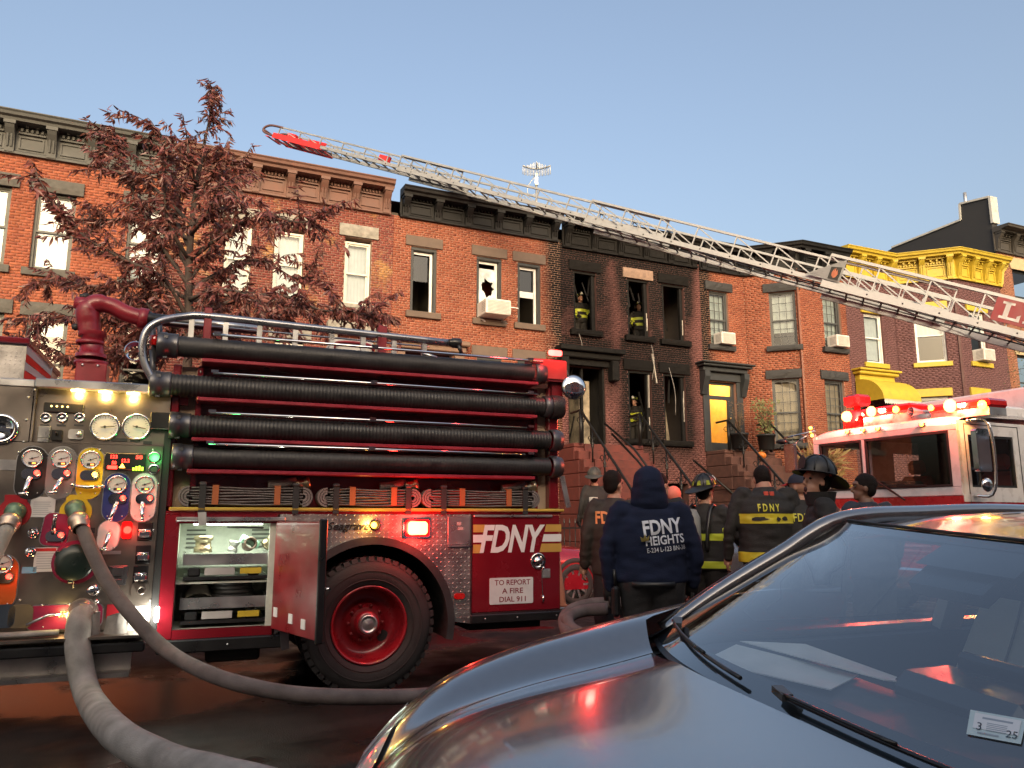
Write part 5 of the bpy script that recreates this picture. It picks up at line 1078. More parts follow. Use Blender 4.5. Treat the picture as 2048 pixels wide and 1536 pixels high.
# ------------------------------------------------------------------ pump panel on the left of the engine
uP0, uP1 = -3.3, S(318, 1000)[0]; zTop = S(180, 782)[1]; zMid = S(200, 888)[1]; zBot = S(150, 1262)[1]
uL_ = S(68, 840)[0]; uR_ = S(338, 840)[0]
panel = part('pump_panel', steel, lambda m: (m.box(uP0, uP1, -.01, .03, zBot, zMid - .004), m.box(uP0, uL_ - .02, -.01, .03, zMid + .001, zTop)))
part('gap_seal', blk, lambda m: m.box(uP1 + .002, uA - .002, .01, .1, zBot - .08, zTop - .15))
upper = part('gauge_panel', steel, lambda m: (m.box(uL_, uR_, .03, .05, zMid + .002, zTop), m.box(uL_ - .012, uL_, -.012, .05, zMid, zTop)))
part('top_strip', alu, lambda m: m.box(uL_ - .01, S(303, 785)[0], -.05, .1, zTop + .002, zTop + .07, 0, .008)); part('top_edge', alu, lambda m: m.box(uP0, uL_ - .015, -.02, .1, zTop + .004, zTop + .06, 0, .006))
part('panel_screw', alu, lambda m: [m.sphere((S(x, y)[0], -.011, S(x, y)[1]), .01, 6) for x, y in ((57, 795), (53, 840), (48, 884), (38, 905), (200, 900), (70, 780), (317, 968), (306, 900), (307, 1060), (300, 1200), (40, 1200), (85, 1210), (140, 1208))])
lm = part('panel_lamp', LYEL, lambda m: [m.box(S(x, 795)[0] - .045, S(x, 795)[0] + .045, -.03, .01, zTop - .008, zTop - .001) for x in (155, 210, 266)])
for x in (155, 210, 266): lamp('panel_lamp_light', FE, (S(x, 795)[0], -.02, zTop - .03), 2.2, (1, .66, .16), .02)
wx, wz = S(314, 1228); part('work_lamp', LWHT, lambda m: m.box(wx - .014, wx + .014, -.05, -.012, wz - .055, wz + .055, 0, .006)); lamp('work_light', FE, (wx - .05, -.12, wz), 3, (1, .96, .8), .04)
part('rear_plate', steel, lambda m: m.box(uP0, uP1, .05, .08, zBot - .1, zTop))
def disc(m, cx, cz, r, y, d=.01, n=20, mat=0): m.lathe([(0, -d), (r, -d), (r, 0)], (cx, y, cz), (0, 1, 0), n, mat)
dial = M('dial_white', (.62, .6, .55), .4, var=.03); ink = M('dial_ink', (.03, .03, .03), .5)
def gauge(parent, cx, cz, r, y, needle=0., led=True):
    g = part('gauge', chrome, lambda m: (m.lathe([(r * 1.1, 0), (r * 1.1, -.012), (r * 1.02, -.02), (r * .93, -.018), (r * .9, -.008)], (cx, y, cz), (0, 1, 0), 28), m.lathe([(r * .92, -.009), (0, -.009)], (cx, y, cz), (0, 1, 0), 28, 1)), parent) if 0 else None
    m = MB(); m.lathe([(r * 1.1, 0), (r * 1.1, -.012), (r * 1.02, -.02), (r * .93, -.018), (r * .9, -.009)], (cx, y, cz), (0, 1, 0), 28); m.lathe([(r * .92, -.0095), (0, -.0095)], (cx, y, cz), (0, 1, 0), 28, 1)
    for k in range(21):
        a = R(225 - 270 * k / 20); l = .2 if k % 5 == 0 else .1; c, s_ = math.cos(a), math.sin(a); w = r * .015
        m.add([(cx + c * r * (.84 - l) - s_ * w, y - .0105, cz + s_ * r * (.84 - l) + c * w), (cx + c * r * (.84 - l) + s_ * w, y - .0105, cz + s_ * r * (.84 - l) - c * w), (cx + c * r * .84 + s_ * w, y - .0105, cz + s_ * r * .84 - c * w), (cx + c * r * .84 - s_ * w, y - .0105, cz + s_ * r * .84 + c * w)], [(3, 2, 1, 0), (0, 1, 2, 3)], 2)
    c, s_ = math.cos(needle), math.sin(needle); m.obox((cx - c * r * .3, y - .013, cz - s_ * r * .3), (cx + c * r * .7, y - .013, cz + s_ * r * .7), r * .05, .002, 2, (0, 1, 0)); m.lathe([(r * .1, -.016), (r * .1, -.01)], (cx, y, cz), (0, 1, 0), 10, 2); m.lathe([(0, -.016), (r * .1, -.016)], (cx, y, cz), (0, 1, 0), 10, 2)
    if led: m.box(cx - r * .35, cx + r * .55, y - .013, y - .0098, cz - r * .72, cz - r * .42, 2); m.box(cx + r * .05, cx + r * .4, y - .0145, y - .0132, cz - r * .64, cz - r * .5, 3)
    return m.build('gauge', [chrome, dial, ink, emis('lit_orange_digit', (1, .2, .03), 4)], parent)
for (x, y, nd) in ((209, 853, .12), (273, 853, -.2)): c = S(x, y); gauge(upper, c[0], c[1], .095, .03, nd, False)
c = S(127, 815); part('indicator_strip', blkp, lambda m: (m.box(c[0] - .13, c[0] + .13, .012, .03, c[1] - .035, c[1] + .035, 0, .004)), upper)
part('strip_lamp', emis('lit_dim_yellow', (1, .75, .2), 2.), lambda m: [m.sphere((c[0] - .08 + k * .035, .011, c[1] + .008), .008, 6) for k in range(4)], upper)
for x in (90, 123, 158): c = S(x, 834); part('small_gauge', chrome, lambda m: (m.lathe([(.036, 0), (.036, -.016), (.028, -.018), (.027, -.006)], (c[0], .03, c[1]), (0, 1, 0), 18), disc(m, c[0], c[1], .026, .03, .006)), upper); part('tag', ink, lambda m: m.box(c[0] - .03, c[0] + .03, .026, .03, c[1] - .065, c[1] - .052), upper)
c = S(87, 865); part('toggle_box', alu, lambda m: (m.box(c[0] - .04, c[0] + .04, .01, .03, c[1] - .04, c[1] + .05, 0, .005), m.box(c[0] - .035, c[0] + .035, -.004, .009, c[1] - .07, c[1] - .042, 0, .003)), upper)
c = S(113, 870); part('toggle_box', blkp, lambda m: (m.box(c[0] - .035, c[0] + .035, .012, .03, c[1] - .04, c[1] + .04, 0, .004), m.tube([(c[0], .01, c[1]), (c[0], -.015, c[1] + .02)], .008, 6)), upper)
c = S(151, 868); part('key_plate', alu, lambda m: (m.prism(rrect(c[0], c[1], .1, .075, .02), .014, .03), m.lathe([(.018, 0), (.018, -.014), (0, -.014)], (c[0] + .02, .014, c[1]), (0, 1, 0), 12)), upper)
c = S(322, 842); part('control_box', blkp, lambda m: m.box(c[0] - .075, c[0] + .075, -.02, .03, c[1] - .065, c[1] + .065, 0, .006), upper)
part('tag', ink, lambda m: [m.box(S(x, 880)[0] - w, S(x, 880)[0] + w, .024, .03, S(x, y)[1] - .012, S(x, y)[1] + .012) for x, y, w in ((207, 877, .035), (238, 879, .055), (270, 880, .035), (295, 885, .03))], upper)
def plate(x, y, w, h, mt, gx=None, gy=None, lx=None, ly=None, led=None, hd=None, lean=0., gr=.062):
    c = S(x, y); p = part('control_plate', mt, lambda m: m.prism(rrect(c[0], c[1], w, h, w / 2 if h > w * 1.4 else .045, 6, lean), -.018, -.0105)); 
    part('plate_rim', alu, lambda m: m.prism(rrect(c[0], c[1], w + .014, h + .014, w / 2 + .007 if h > w * 1.4 else .05, 6, lean), -.0104, -.0098), p)
    if gx: g = S(gx, gy); gauge(p, g[0], g[1], gr, -.018, .3)
    if lx:
        q = S(lx, ly); part('valve_indicator', chrome, lambda m: (m.prism(rrect(q[0], q[1], .125, .075, .035), -.032, -.018), m.box(q[0] - .045, q[0] + .05, -.036, -.0325, q[1] - .025, q[1] + .02)), p)
        if led: part('led', led, lambda m: m.sphere((q[0] + .035, -.04, q[1] + .008), .019, 8), p); lamp('led_light', FE, (q[0] + .035, -.07, q[1]), .12, tuple((1, .1, .05)) if led is LRED else (1, .6, .1), .012)
    if hd:
        (xa, ya), (xb, yb), wide = hd; a, b = S(xa, ya), S(xb, yb); A, B = Vector((a[0], -.035, a[1])), Vector((b[0], -.11, b[1])); d = (B - A).normalized()
        def f(m):
            m.tube([A, A.lerp(B, .3), A.lerp(B, .6), B], [.011, .019, .015, .01], 8); side = Vector((1, 0, .08)); m.tube([B - side * wide, B + side * wide], .012, 8)
        part('handle', chrome, f, p)
    part('rivet', alu, lambda m: [m.sphere((c[0] + s_ * w * .28, -.019, c[1] - h * .38), .006, 6) for s_ in (-1, 1)], p)
    return p
blackp = M('panel_black', (.015, .013, .013), .4); greyp = M('panel_grey', (.17, .165, .16), .45); bluep = M('panel_blue', (.02, .035, .16), .4); whitep = M('panel_white', (.6, .58, .55), .4); crim = M('panel_crimson', (.22, .012, .05), .4); orangep = M('panel_orange', (.5, .1, .015), .45)
plate(63, 946, .19, .38, blackp, 66, 917, 64, 948, LRED, ((62, 955), (53, 988), .03)); plate(122, 946, .185, .38, greyp, 124, 918, 124, 948, LRED, ((125, 957), (110, 986), .03))
plate(180, 947, .17, .38, yelp, 182, 920, 180, 951, LAMB); c = S(177, 973); part('lever', chrome, lambda m: (m.tube([(c[0] - .09, -.05, c[1] + .005), (c[0], -.055, c[1] - .008), (c[0] + .09, -.05, c[1])], [.009, .014, .009], 8), m.sphere((c[0] - .1, -.05, c[1] + .008), .014, 8), m.sphere((c[0] + .1, -.05, c[1] + .002), .014, 8)))
plate(233, 995, .175, .36, bluep, 235, 969, 236, 998, LRED, ((235, 1005), (223, 1038), .012)); plate(288, 995, .17, .36, whitep, 290, 969, 290, 998, LRED, ((285, 1005), (286, 1038), .012))
plate(112, 1059, .17, .23, crim, None, None, 112, 1072, LRED, ((107, 1068), (116, 1032), .012), -.12); plate(217, 1071, .14, .22, whitep, None, None, None, None, None, ((222, 1060), (211, 1096), .02), -.05); plate(2, 1165, .2, .38, orangep, 6, 1127, 8, 1155, LRED)
c0, c1 = S(211, 906), S(291, 941)
ds = part('display', blkp, lambda m: (m.box(c0[0], c1[0], -.03, -.01, c1[1], c0[1], 0, .004)))
m = MB()
for tx_, x, y, w in (('123', 229, 914, .045), ('50', 279, 915, .045), ('50', 229, 926, .03), ('12.3', 252, 922, .05)): q = S(x, y); text(m, tx_, q[0], q[1], w, .026, -.0305, .001, bold=.02)
q = S(226, 935); m.box(q[0] - .035, q[0] + .03, -.032, -.0305, q[1] - .012, q[1] + .012); m.build('red_digit', LRED, ds)
m = MB(); q = S(276, 936)
for i, h in enumerate((.02, .03, .034, .026)): m.box(q[0] - .035 + i * .02, q[0] - .022 + i * .02, -.032, -.0305, q[1] - .02, q[1] - .02 + h)
m.build('green_bar', emis('lit_bar_green', (.35, 1, .03), 3), ds); q = S(245, 932); part('amber_symbol', LAMB, lambda m: m.add([(q[0] - .02, -.031, q[1] - .015), (q[0] + .02, -.031, q[1] - .015), (q[0], -.031, q[1] + .018)], [(0, 1, 2)]), ds)
c = S(309, 915); part('green_lamp', chrome, lambda m: m.lathe([(.045, 0), (.043, -.02), (.036, -.02)], (c[0], -.01, c[1]), (0, 1, 0), 20)); part('lens', LGRN, lambda m: m.sphere((c[0], -.028, c[1]), .034, 12, 0, 1, .5, 1), FE.children[-1]); lamp('green_light', FE, (c[0], -.12, c[1]), .5, (.1, 1, .2), .03)
c = S(308, 938); part('push_button', chrome, lambda m: m.lathe([(.042, 0), (.038, -.014), (.026, -.014)], (c[0], -.01, c[1]), (0, 1, 0), 18)); part('cap', blk, lambda m: m.lathe([(0, -.02), (.025, -.016), (.025, 0)], (c[0], -.01, c[1]), (0, 1, 0), 14), FE.children[-1])
c = S(254, 1060); part('level_lamp', redlens, lambda m: m.prism(rrect(c[0], c[1], .07, .13, .02), -.02, -.01)); part('bulb', LHOT, lambda m: m.prism(rrect(c[0], c[1], .022, .105, .01), -.026, -.0205), FE.children[-1]); lamp('level_light', FE, (c[0], -.08, c[1]), 1.0, (1, .05, .03), .03)
def socket(x, y): 
    c = S(x, y); p = part('socket_plate', blkp, lambda m: m.box(c[0] - .05, c[0] + .05, -.02, -.01, c[1] - .06, c[1] + .075, 0, .006)); part('flap', chrome, lambda m: (m.box(c[0] - .045, c[0] + .045, -.05, -.02, c[1] - .035, c[1] + .015, 0, .012), m.tube([(c[0] - .04, -.05, c[1] + .02), (c[0] + .04, -.05, c[1] + .02)], .006, 6)), p)
for x, y in ((290, 1065), (286, 1111), (281, 1152)): socket(x, y)
for x, y, w, h in ((236, 1145, .13, .1), (237, 1163, .1, .05)): c = S(x, y); part('valve_bracket', cpl, lambda m: (m.box(c[0] - w / 2, c[0] + w / 2, -.03, -.01, c[1] - h / 2, c[1] + h / 2, 0, .005), m.box(c[0] - w * .3, c[0] + w * .3, -.045, -.03, c[1] - h * .2, c[1] + h * .4, 0, .004)))
c = S(280, 1180); part('drain_plate', steel, lambda m: (m.prism(rrect(c[0], c[1], .12, .14, .05), -.02, -.01), m.lathe([(.03, 0), (.03, -.03), (.02, -.03), (.018, -.01)], (c[0] + .01, -.02, c[1]), (0, 1, 0), 16)))
c = S(224, 1105); part('tag', alu, lambda m: m.box(c[0] - .06, c[0] + .06, -.014, -.01, c[1] - .012, c[1] + .012)); c = S(172, 1061); part('tag', ink, lambda m: m.box(c[0] - .03, c[0] + .06, -.014, -.01, c[1] - .02, c[1] + .02))
lab_w = M('label_white', (.58, .58, .56), .5, var=.05); lab_l = M('label_print', (.3, .3, .33), .6)
for (x, y, w, h, head) in ((86, 1014, .155, .145, 0), (91, 1119, .14, .17, 1)):
    c = S(x, y); p = part('instruction_label', lab_w, lambda m: m.box(c[0] - w / 2, c[0] + w / 2, -.014, -.01, c[1] - h / 2, c[1] + h / 2))
    part('print', lab_l, lambda m: [m.box(c[0] - w * .38, c[0] + w * rnd.uniform(.2, .4), -.0148, -.0141, c[1] + h * (.24 - .1 * k) - .002, c[1] + h * (.24 - .1 * k) + .002) for k in range(7)], p)
    if head: part('header', M('label_red', (.45, .02, .02), .5), lambda m: m.box(c[0] - w * .45, c[0] + w * .45, -.0152, -.0141, c[1] + h * .34, c[1] + h * .47), p)
c = S(59, 1140); part('tag', M('label_blue', (.15, .35, .5), .5), lambda m: m.box(c[0] - .045, c[0] + .045, -.014, -.01, c[1] - .022, c[1] + .022))
for x, y in ((67, 1066), (62, 1104)): c = S(x, y); part('knob', chrome, lambda m: (m.lathe([(.036, 0), (.036, -.012), (.02, -.014)], (c[0], -.01, c[1]), (0, 1, 0), 16), m.lathe([(0, -.03), (.018, -.03), (.018, -.01)], (c[0], -.01, c[1]), (0, 1, 0), 12), m.obox((c[0] - .01, -.035, c[1] + .03), (c[0] + .03, -.035, c[1] + .035), .012, .012)))
# outlets: red plate and hose at left, yellow plate, big capped inlet, crimson oval
for (x, y, mt, nm) in ((30, 1025, M('panel_red', (.32, .012, .02), .4), 'outlet_plate'), (152, 1024, yelp, 'outlet_plate')):
    c = S(x, y); p = part(nm, mt, lambda m: (m.prism(circ(c[0], c[1], .105, 28), -.016, -.0105), m.box(c[0] - .07, c[0] + .07, -.0155, -.0105, c[1] + .07, c[1] + .125)))
c = S(152, 1124); cap = part('inlet_ring', crim, lambda m: m.prism(circ(c[0], c[1], .155, 32), -.018, -.0105)); part('inlet_cap', M('cap_green_black', (.012, .022, .018), .35, var=.2), lambda m: (m.lathe([(0, -.115), (.06, -.113), (.118, -.1), (.128, -.085), (.128, -.02), (.12, -.01)], (c[0], 0, c[1]), (0, 1, 0), 36), [m.box(c[0] + .125 * math.cos(a) - .018, c[0] + .125 * math.cos(a) + .018, -.09, -.03, c[1] + .125 * math.sin(a) - .018, c[1] + .125 * math.sin(a) + .018, 0, .005) for a in (.5, 2.6, 4.6)]), cap); part('cap_pin', chrome, lambda m: (m.lathe([(.014, -.118), (.012, -.113), (.006, -.113)], (c[0], 0, c[1]), (0, 1, 0), 14), m.tube([(c[0] + .01, -.11, c[1] - .03), (c[0] + .01, -.1, c[1] - .1), (c[0], -.03, c[1] - .18)], .003, 5)), cap)
c = S(131, 1233); po = plate(131, 1233, .47, .165, crim, None, None); part('light_strip', LAMB, lambda m: [m.obox((S(120 + k * 6, 1228)[0], -.03, S(120, 1228)[1] - .016), (S(120 + k * 6, 1228)[0] + .012, -.03, S(120, 1228)[1] + .02), .008, .004, 0, (0, 1, 0)) for k in range(5)], po); part('pull_rod', chrome, lambda m: m.tube([(c[0] - .23, -.05, c[1] - .04), (c[0] - .1, -.06, c[1] + .02), (c[0] + .02, -.05, c[1] + .025)], .011, 8), po); lamp('plate_light', FE, (c[0] - .02, -.09, c[1] + .02), .8, (1, .75, .3), .03)
c = S(232, 1222); part('pin_plate', M('panel_red', (.32, .012, .02), .4), lambda m: m.box(c[0] - .062, c[0] + .062, -.018, -.01, c[1] - .05, c[1] + .05, 0, .004)); c = S(276, 1236); part('pin_plate', whitep, lambda m: (m.box(c[0] - .07, c[0] + .07, -.018, -.01, c[1] - .02, c[1] + .09, 0, .004), m.prism(rrect(c[0] - .02, c[1] - .06, .09, .11, .04), -.022, -.0105)))
for x, mt in ((6, M('shield_blue', (.03, .045, .07), .5)), (42, M('shield_bronze', (.13, .1, .06), .5))): c = S(x, 1232); part('shield_plate', mt, lambda m: m.prism(rrect(c[0], c[1], .15, .16, .04), -.02, -.0105))
c = S(187, 1180); part('bleeder_knob', chrome, lambda m: (m.lathe([(0, -.05), (.03, -.048), (.042, -.035), (.042, -.015), (.03, -.01)], (c[0], 0, c[1]), (0, 1, 0), 18), m.obox((c[0] - .04, -.052, c[1] - .005), (c[0] + .04, -.052, c[1] + .012), .012, .01, 0, (0, 1, 0)), m.sphere((c[0] + .03, -.04, c[1] - .08), .018, 8)))
# ledge below the panel with a tread plate lip, and the drop step
part('running_board', steel, lambda m: m.box(uP0, uP1, -.28, -.011, zBot - .03, zBot - .012)); rb = FE.children[-1]; T = Matrix(((1, 0, 0, 0), (0, 0, 1, 0), (0, -1, 0, 0), (0, 0, 0, 1)))
part('tread_lip', diam, lambda m: (m.box(uP0, uP1 - .02, -.3, -.281, zBot - .06, zBot - .008)), rb); lozenges([(uP0 + 1.4, .02), (uP1 - .02, .02), (uP1 - .02, .27), (uP0 + 1.4, .27)], 0, .03, parent=rb, T=Matrix.Translation((0, 0, zBot - .012)) @ Matrix(((1, 0, 0, 0), (0, 0, -1, 0), (0, -1, 0, 0), (0, 0, 0, 1))))
part('rub_strip', blkp, lambda m: m.box(uP0, uP1 - .01, -.27, -.02, zBot - .13, zBot - .062, 0, .01))
part('drop_step', diam, lambda m: (m.box(uP0, S(262, 1320, -.1)[0], -.24, -.02, .3, .33), m.box(uP0, S(262, 1320, -.1)[0], -.1, -.08, .33, .48))); ds2 = FE.children[-1]; part('step_bracket', dkred, lambda m: m.box(S(268, 1310, -.1)[0], S(303, 1310, -.1)[0], -.12, -.06, .3, .48, 0, .005), ds2); part('reflector', white, lambda m: m.box(S(272, 1328, -.12)[0], S(300, 1328, -.12)[0], -.125, -.121, .32, .345), ds2)
c = S(3, 858); part('fuel_door', chrome, lambda m: (m.lathe([(.11, 0), (.108, -.02), (.085, -.026), (.08, -.01), (0, -.008)], (c[0], -.01, c[1]), (0, 1, 0), 28), m.obox((c[0] - .05, -.025, c[1]), (c[0] + .06, -.025, c[1] - .01), .03, .02, 0, (0, 1, 0)))); c = S(14, 925); part('grab_plate', alu, lambda m: m.box(c[0] - .13, c[0] + .09, -.016, -.01, c[1] - .055, c[1] + .02))
# deck gun
gx = lambda x, y: Vector((S(x, y, .5)[0], .5, S(x, y, .5)[1]))
dg = part('deck_gun', dkred, lambda m: (m.lathe([(.115, 0), (.115, .03), (.09, .035), (.085, .17), (.1, .18), (.1, .22)], gx(182, 716) , (0, 0, 1), 24), m.tube(smooth_path([gx(180, 672), gx(178, 645), gx(176, 620), gx(192, 608), gx(222, 612), gx(252, 627), gx(285, 637)], 5), [.085] * 6 + [.09] * 6 + [.08] * 6 + [.07] * 12 + [.072], 16)))
part('gun_base', dkred, lambda m: (m.box(gx(152, 770).x, gx(214, 770).x, .38, .62, gx(180, 770).z, gx(180, 730).z, 0, .008), m.box(gx(130, 770).x, gx(250, 770).x, .3, .8, gx(180, 772).z - .04, gx(180, 772).z, 0, .02)), dg)
part('gun_flange', dkred, lambda m: (m.lathe([(.0, 0), (.125, 0), (.125, .035), (.09, .035)], gx(182, 732), (0, 0, 1), 24), m.lathe([(.09, 0), (.105, 0), (.105, .03), (.09, .03)], gx(180, 690), (0, 0, 1), 24), m.lathe([(.075, 0), (.09, 0), (.09, .07), (.075, .07)], gx(278, 636), (1, 0, -.1), 24), m.lathe([(0, 0), (.05, .0), (.06, .05), (.07, .1)], gx(150, 605), (1, 0, -.15), 16)), dg)
part('bolt', alu, lambda m: [m.sphere(gx(182, 728) + Vector((.11 * math.cos(a), .11 * math.sin(a), 0)), .014, 6) for a in [k * .785 for k in range(8)]] + [m.sphere((gx(x, 748).x, .375, gx(170, 735).z), .012, 6) for x in (168, 198)], dg)
part('gun_knob', blk, lambda m: (m.tube([gx(165, 658), gx(155, 655)], .012, 6), m.sphere(gx(151, 654), .03, 8), m.tube([gx(160, 594), gx(178, 592)], .025, 8)), dg)
part('gun_outlet', blkp, lambda m: m.lathe([(.06, 0), (.065, .03), (.05, .05), (.05, .3), (.04, .9), (.036, .9)], gx(292, 637), (1, 0, -.02), 14), dg)
part('spot_lamp', chrome, lambda m: (m.lathe([(.06, .08), (.075, .05), (.08, 0), (.072, -.005)], (S(270, 702, .1)[0], .1, S(270, 702, .1)[1]), (.1, 1, 0), 24),)); part('lens', M('clear_lens', (.7, .7, .72), .06, .9), lambda m: m.sphere((S(270, 702, .1)[0], .11, S(270, 702, .1)[1]), .07, 14, 0, 1, .35, 1), FE.children[-1])
part('hose_bracket', cpl, lambda m: [m.tube([(S(x, y, .05)[0], .05, S(x, y, .05)[1]), (S(x + 6, y + 70, .05)[0], .05, S(x + 6, y + 70, .05)[1])], .02, 8) for x, y in ((305, 655), (318, 640), (303, 700))])
part('red_valve', redlens, lambda m: m.lathe([(.03, 0), (.04, .02), (.04, .06), (.03, .08)], (S(308, 690, 0)[0], 0.02, S(308, 690, 0)[1]), (0, 0, 1), 14))
# roof locker with slanted chevron end, left edge
q0, q1 = S(82, 770, .15), S(82, 692, .15); qa = S(53, 700, .15)[0]; qb = S(86, 760, .15)[0]
rl = part('roof_locker', diam, lambda m: m.prism([(-3.4, q0[1] - .02), (qa, q0[1] - .02), (qa, q1[1]), (-3.4, q1[1])], .15, 1.6)); lozenges([(uP0 + .2, q0[1]), (qa - .01, q0[1]), (qa - .01, q1[1] - .02), (uP0 + .2, q1[1] - .02)], .15, .032, parent=rl)
part('locker_lid', red, lambda m: m.box(-3.45, qa + .02, .12, 1.62, q1[1] + .001, q1[1] + .05, 0, .008), rl)
part('slope', alu, lambda m: m.add([(qa + .001, .15, q0[1] - .02), (qb, .35, q0[1] - .02), (qb, .5, q1[1] - .1), (qa + .001, .15, q1[1])], [(0, 1, 2, 3)]), rl)
for k in range(5):
    f = lambda s, t: Vector((qa + .003, .146, q0[1] - .02)).lerp(Vector((qb + .002, .346, q0[1] - .02)), s).lerp(Vector((qa + .003, .146, q1[1])).lerp(Vector((qb + .002, .496, q1[1] - .1)), s), t)
    part('chevron', M('chevron_red', (.5, .03, .02), .4) if k % 2 else M('chevron_silver', (.4, .4, .4), .4), lambda m: m.add([f(0, .2 * k), f(1, max(0, .2 * k - .15)), f(1, max(0.01, .2 * k + .04)), f(0, .2 * k + .19)], [(0, 1, 2, 3)]), rl)
# the cab ahead of the panel, outside the frame
cabm = part('cab', red, lambda m: (m.box(-7.6, uP0 - .01, 0, 2.42, .75, 1.7, 0, .05), m.box(-7.55, uP0 - .01, .05, 2.37, 1.7, 2.55, 0, .08))); part('cab_window', blkp, lambda m: [m.box(a, b, .03, .06, 1.75, 2.35) for a, b in ((-7.3, -6.2), (-5.9, -5.0), (-4.7, -3.9))], cabm)
part('deck', dkred, lambda m: (m.box(uP0, uA + .1, .081, 2.4, zTop - .06, zTop), m.box(uP0, uA, 2.37, 2.4, .6, zTop - .07))); wheel((-6.2, 0, WZ))

# ------------------------------------------------------------------ hoses leading away
hf = M('supply_hose_fabric', (.25, .235, .22), .9, var=.3, scale=7, bump=.35, bscale=160, dirt=.5, dirtcol=(.09, .075, .07)); hf2 = M('attack_hose_fabric', (.13, .105, .1), .9, var=.3, scale=9, bump=.35, bscale=160, dirt=.5, dirtcol=(.07, .05, .05))
def at_depth(x, y, Y): return atY(x, y, Y)
def hose(name_label, pts, r, mat, sy=1., k=8, group='hoses laid from the pump panel', rings=()):
    t = thing('fire_hose', name_label, 'hose', pts[0], 0, group); o = Vector(pts[0]); sp = smooth_path([Vector(p) - o for p in pts], k); n = len(sp)
    m = MB(); m.tube(sp, [r * (1 + .05 * noise.noise((p * 5 + Vector((3, 1, r))))) for p in sp], 18, 0, True, True, 1, sy); m.build('hose', mat, t); return t, o
def wp(x, y, off): u, z = S(x, y, off); return PT.world(u, off, z)
t, o = hose('thick grey supply hose curving down from the crimson oval outlet to the road', [wp(165, 1226, -.08), wp(158, 1250, -.2), wp(156, 1300, -.27), wp(176, 1390, -.5), at_depth(232, 1465, 4.35), at_depth(325, 1519, 4.0), at_depth(440, 1551, 3.75), at_depth(620, 1600, 3.5), at_depth(800, 1680, 3.2)], .083, hf)
c = wp(166, 1222, -.02); m = MB(); m.lathe([(.09, -.02), (.1, 0), (.1, .05), (.092, .06), (.092, .1), (.085, .11)], c - o, (math.sin(.0) + .37, -.93, -.35), 24); m.build('coupling', M('dull_coupling', (.3, .27, .23), .4, .8, dirt=.3), t)
t, o = hose('grey attack hose running from the yellow outlet across the road behind the car', [wp(155, 1030, -.1), wp(163, 1052, -.16), wp(185, 1105, -.24), wp(215, 1165, -.3), wp(262, 1228, -.4), wp(330, 1298, -.55), atY(430, 1352, 4.95), atY(560, 1384, 4.9), atY(700, 1394, 5.02), atY(860, 1390, 5.3), atY(1000, 1370, 5.75), atY(1150, 1330, 6.4)], .047, hf2)
def swivel(x, y, x2, y2, off0, off1, par, o, r=.05):
    a, b = wp(x, y, off0) - o, wp(x2, y2, off1) - o; d = (b - a).normalized(); L_ = (b - a).length
    m = MB(); m.lathe([(r * 1.25, 0), (r * 1.35, .01), (r * 1.35, L_ * .4), (r * 1.15, L_ * .45), (r * 1.1, L_)], a, d, 20); m.build('outlet_elbow', M('verdigris', (.1, .16, .11), .45, .5, dirt=.4), par)
    m = MB(); m.lathe([(r * 1.1, L_ * .98), (r * 1.35, L_ * .98), (r * 1.4, L_ * 1.05), (r * 1.4, L_ * 1.35), (r * 1.2, L_ * 1.4), (r * 1.2, L_ * 1.75), (r, L_ * 1.8)], a, d, 20); m.build('coupling', M('worn_coupling', (.42, .33, .27), .35, .9, dirt=.25), par)
swivel(149, 1012, 156, 1038, -.01, -.11, t, o)
t, o = hose('pale hose leading off from the red outlet plate at the left edge', [wp(20, 1045, -.12), wp(8, 1072, -.2), wp(-20, 1130, -.3), wp(-60, 1210, -.5), wp(-120, 1330, -.8)], .047, hf)
swivel(33, 1018, 22, 1040, -.01, -.1, t, o)
t, o = hose('flat grey hose end lying on the running board under the panel', [wp(-20, 1272, -.16), wp(30, 1270, -.16), wp(80, 1267, -.16), wp(118, 1265, -.15)], .045, hf, .45, 4)
for x, y, w, lab in ((186, 1255, .1, 'small pale canvas cover on the running board beside the thick hose'), (231, 1255, .16, 'larger pale canvas cover on the running board under the red pin plate')):
    c = wp(x, y, -.14); t = thing('canvas_cover', lab, 'cover', c, PT.a, 'canvas covers on the running board'); m = MB()
    m.grid(lambda s, q: (w * (s - .5) * (1 - .25 * q), -.07 * math.sin(math.pi * s) * (1 - .4 * q) + .01 * noise.noise((s * 4, q * 4, w * 20)), -.07 + .15 * q + .03 * s * q), 12, 8); m.grid(lambda s, q: (w * (s - .5) * (1 - .25 * q), .05 * math.sin(math.pi * s), -.07 + .15 * q + .03 * s * q), 12, 8, 0, True, True); m.build('cloth', hf, t)
t, o = hose('inner loop of grey hose on the road behind the engine', [atY(1215, 1218, 6.6), atY(1165, 1222, 6.6), atY(1135, 1238, 6.45), atY(1150, 1262, 6.2), atY(1200, 1275, 6.05), atY(1260, 1270, 6.1)], .05, hf2)
t, o = hose('second grey hose loop lying outside the first one behind the engine', [atY(1240, 1205, 7.1), atY(1180, 1208, 7.0), atY(1140, 1222, 6.85), atY(1128, 1246, 6.5), atY(1150, 1280, 6.0), atY(1220, 1300, 5.8)], .05, hf2)
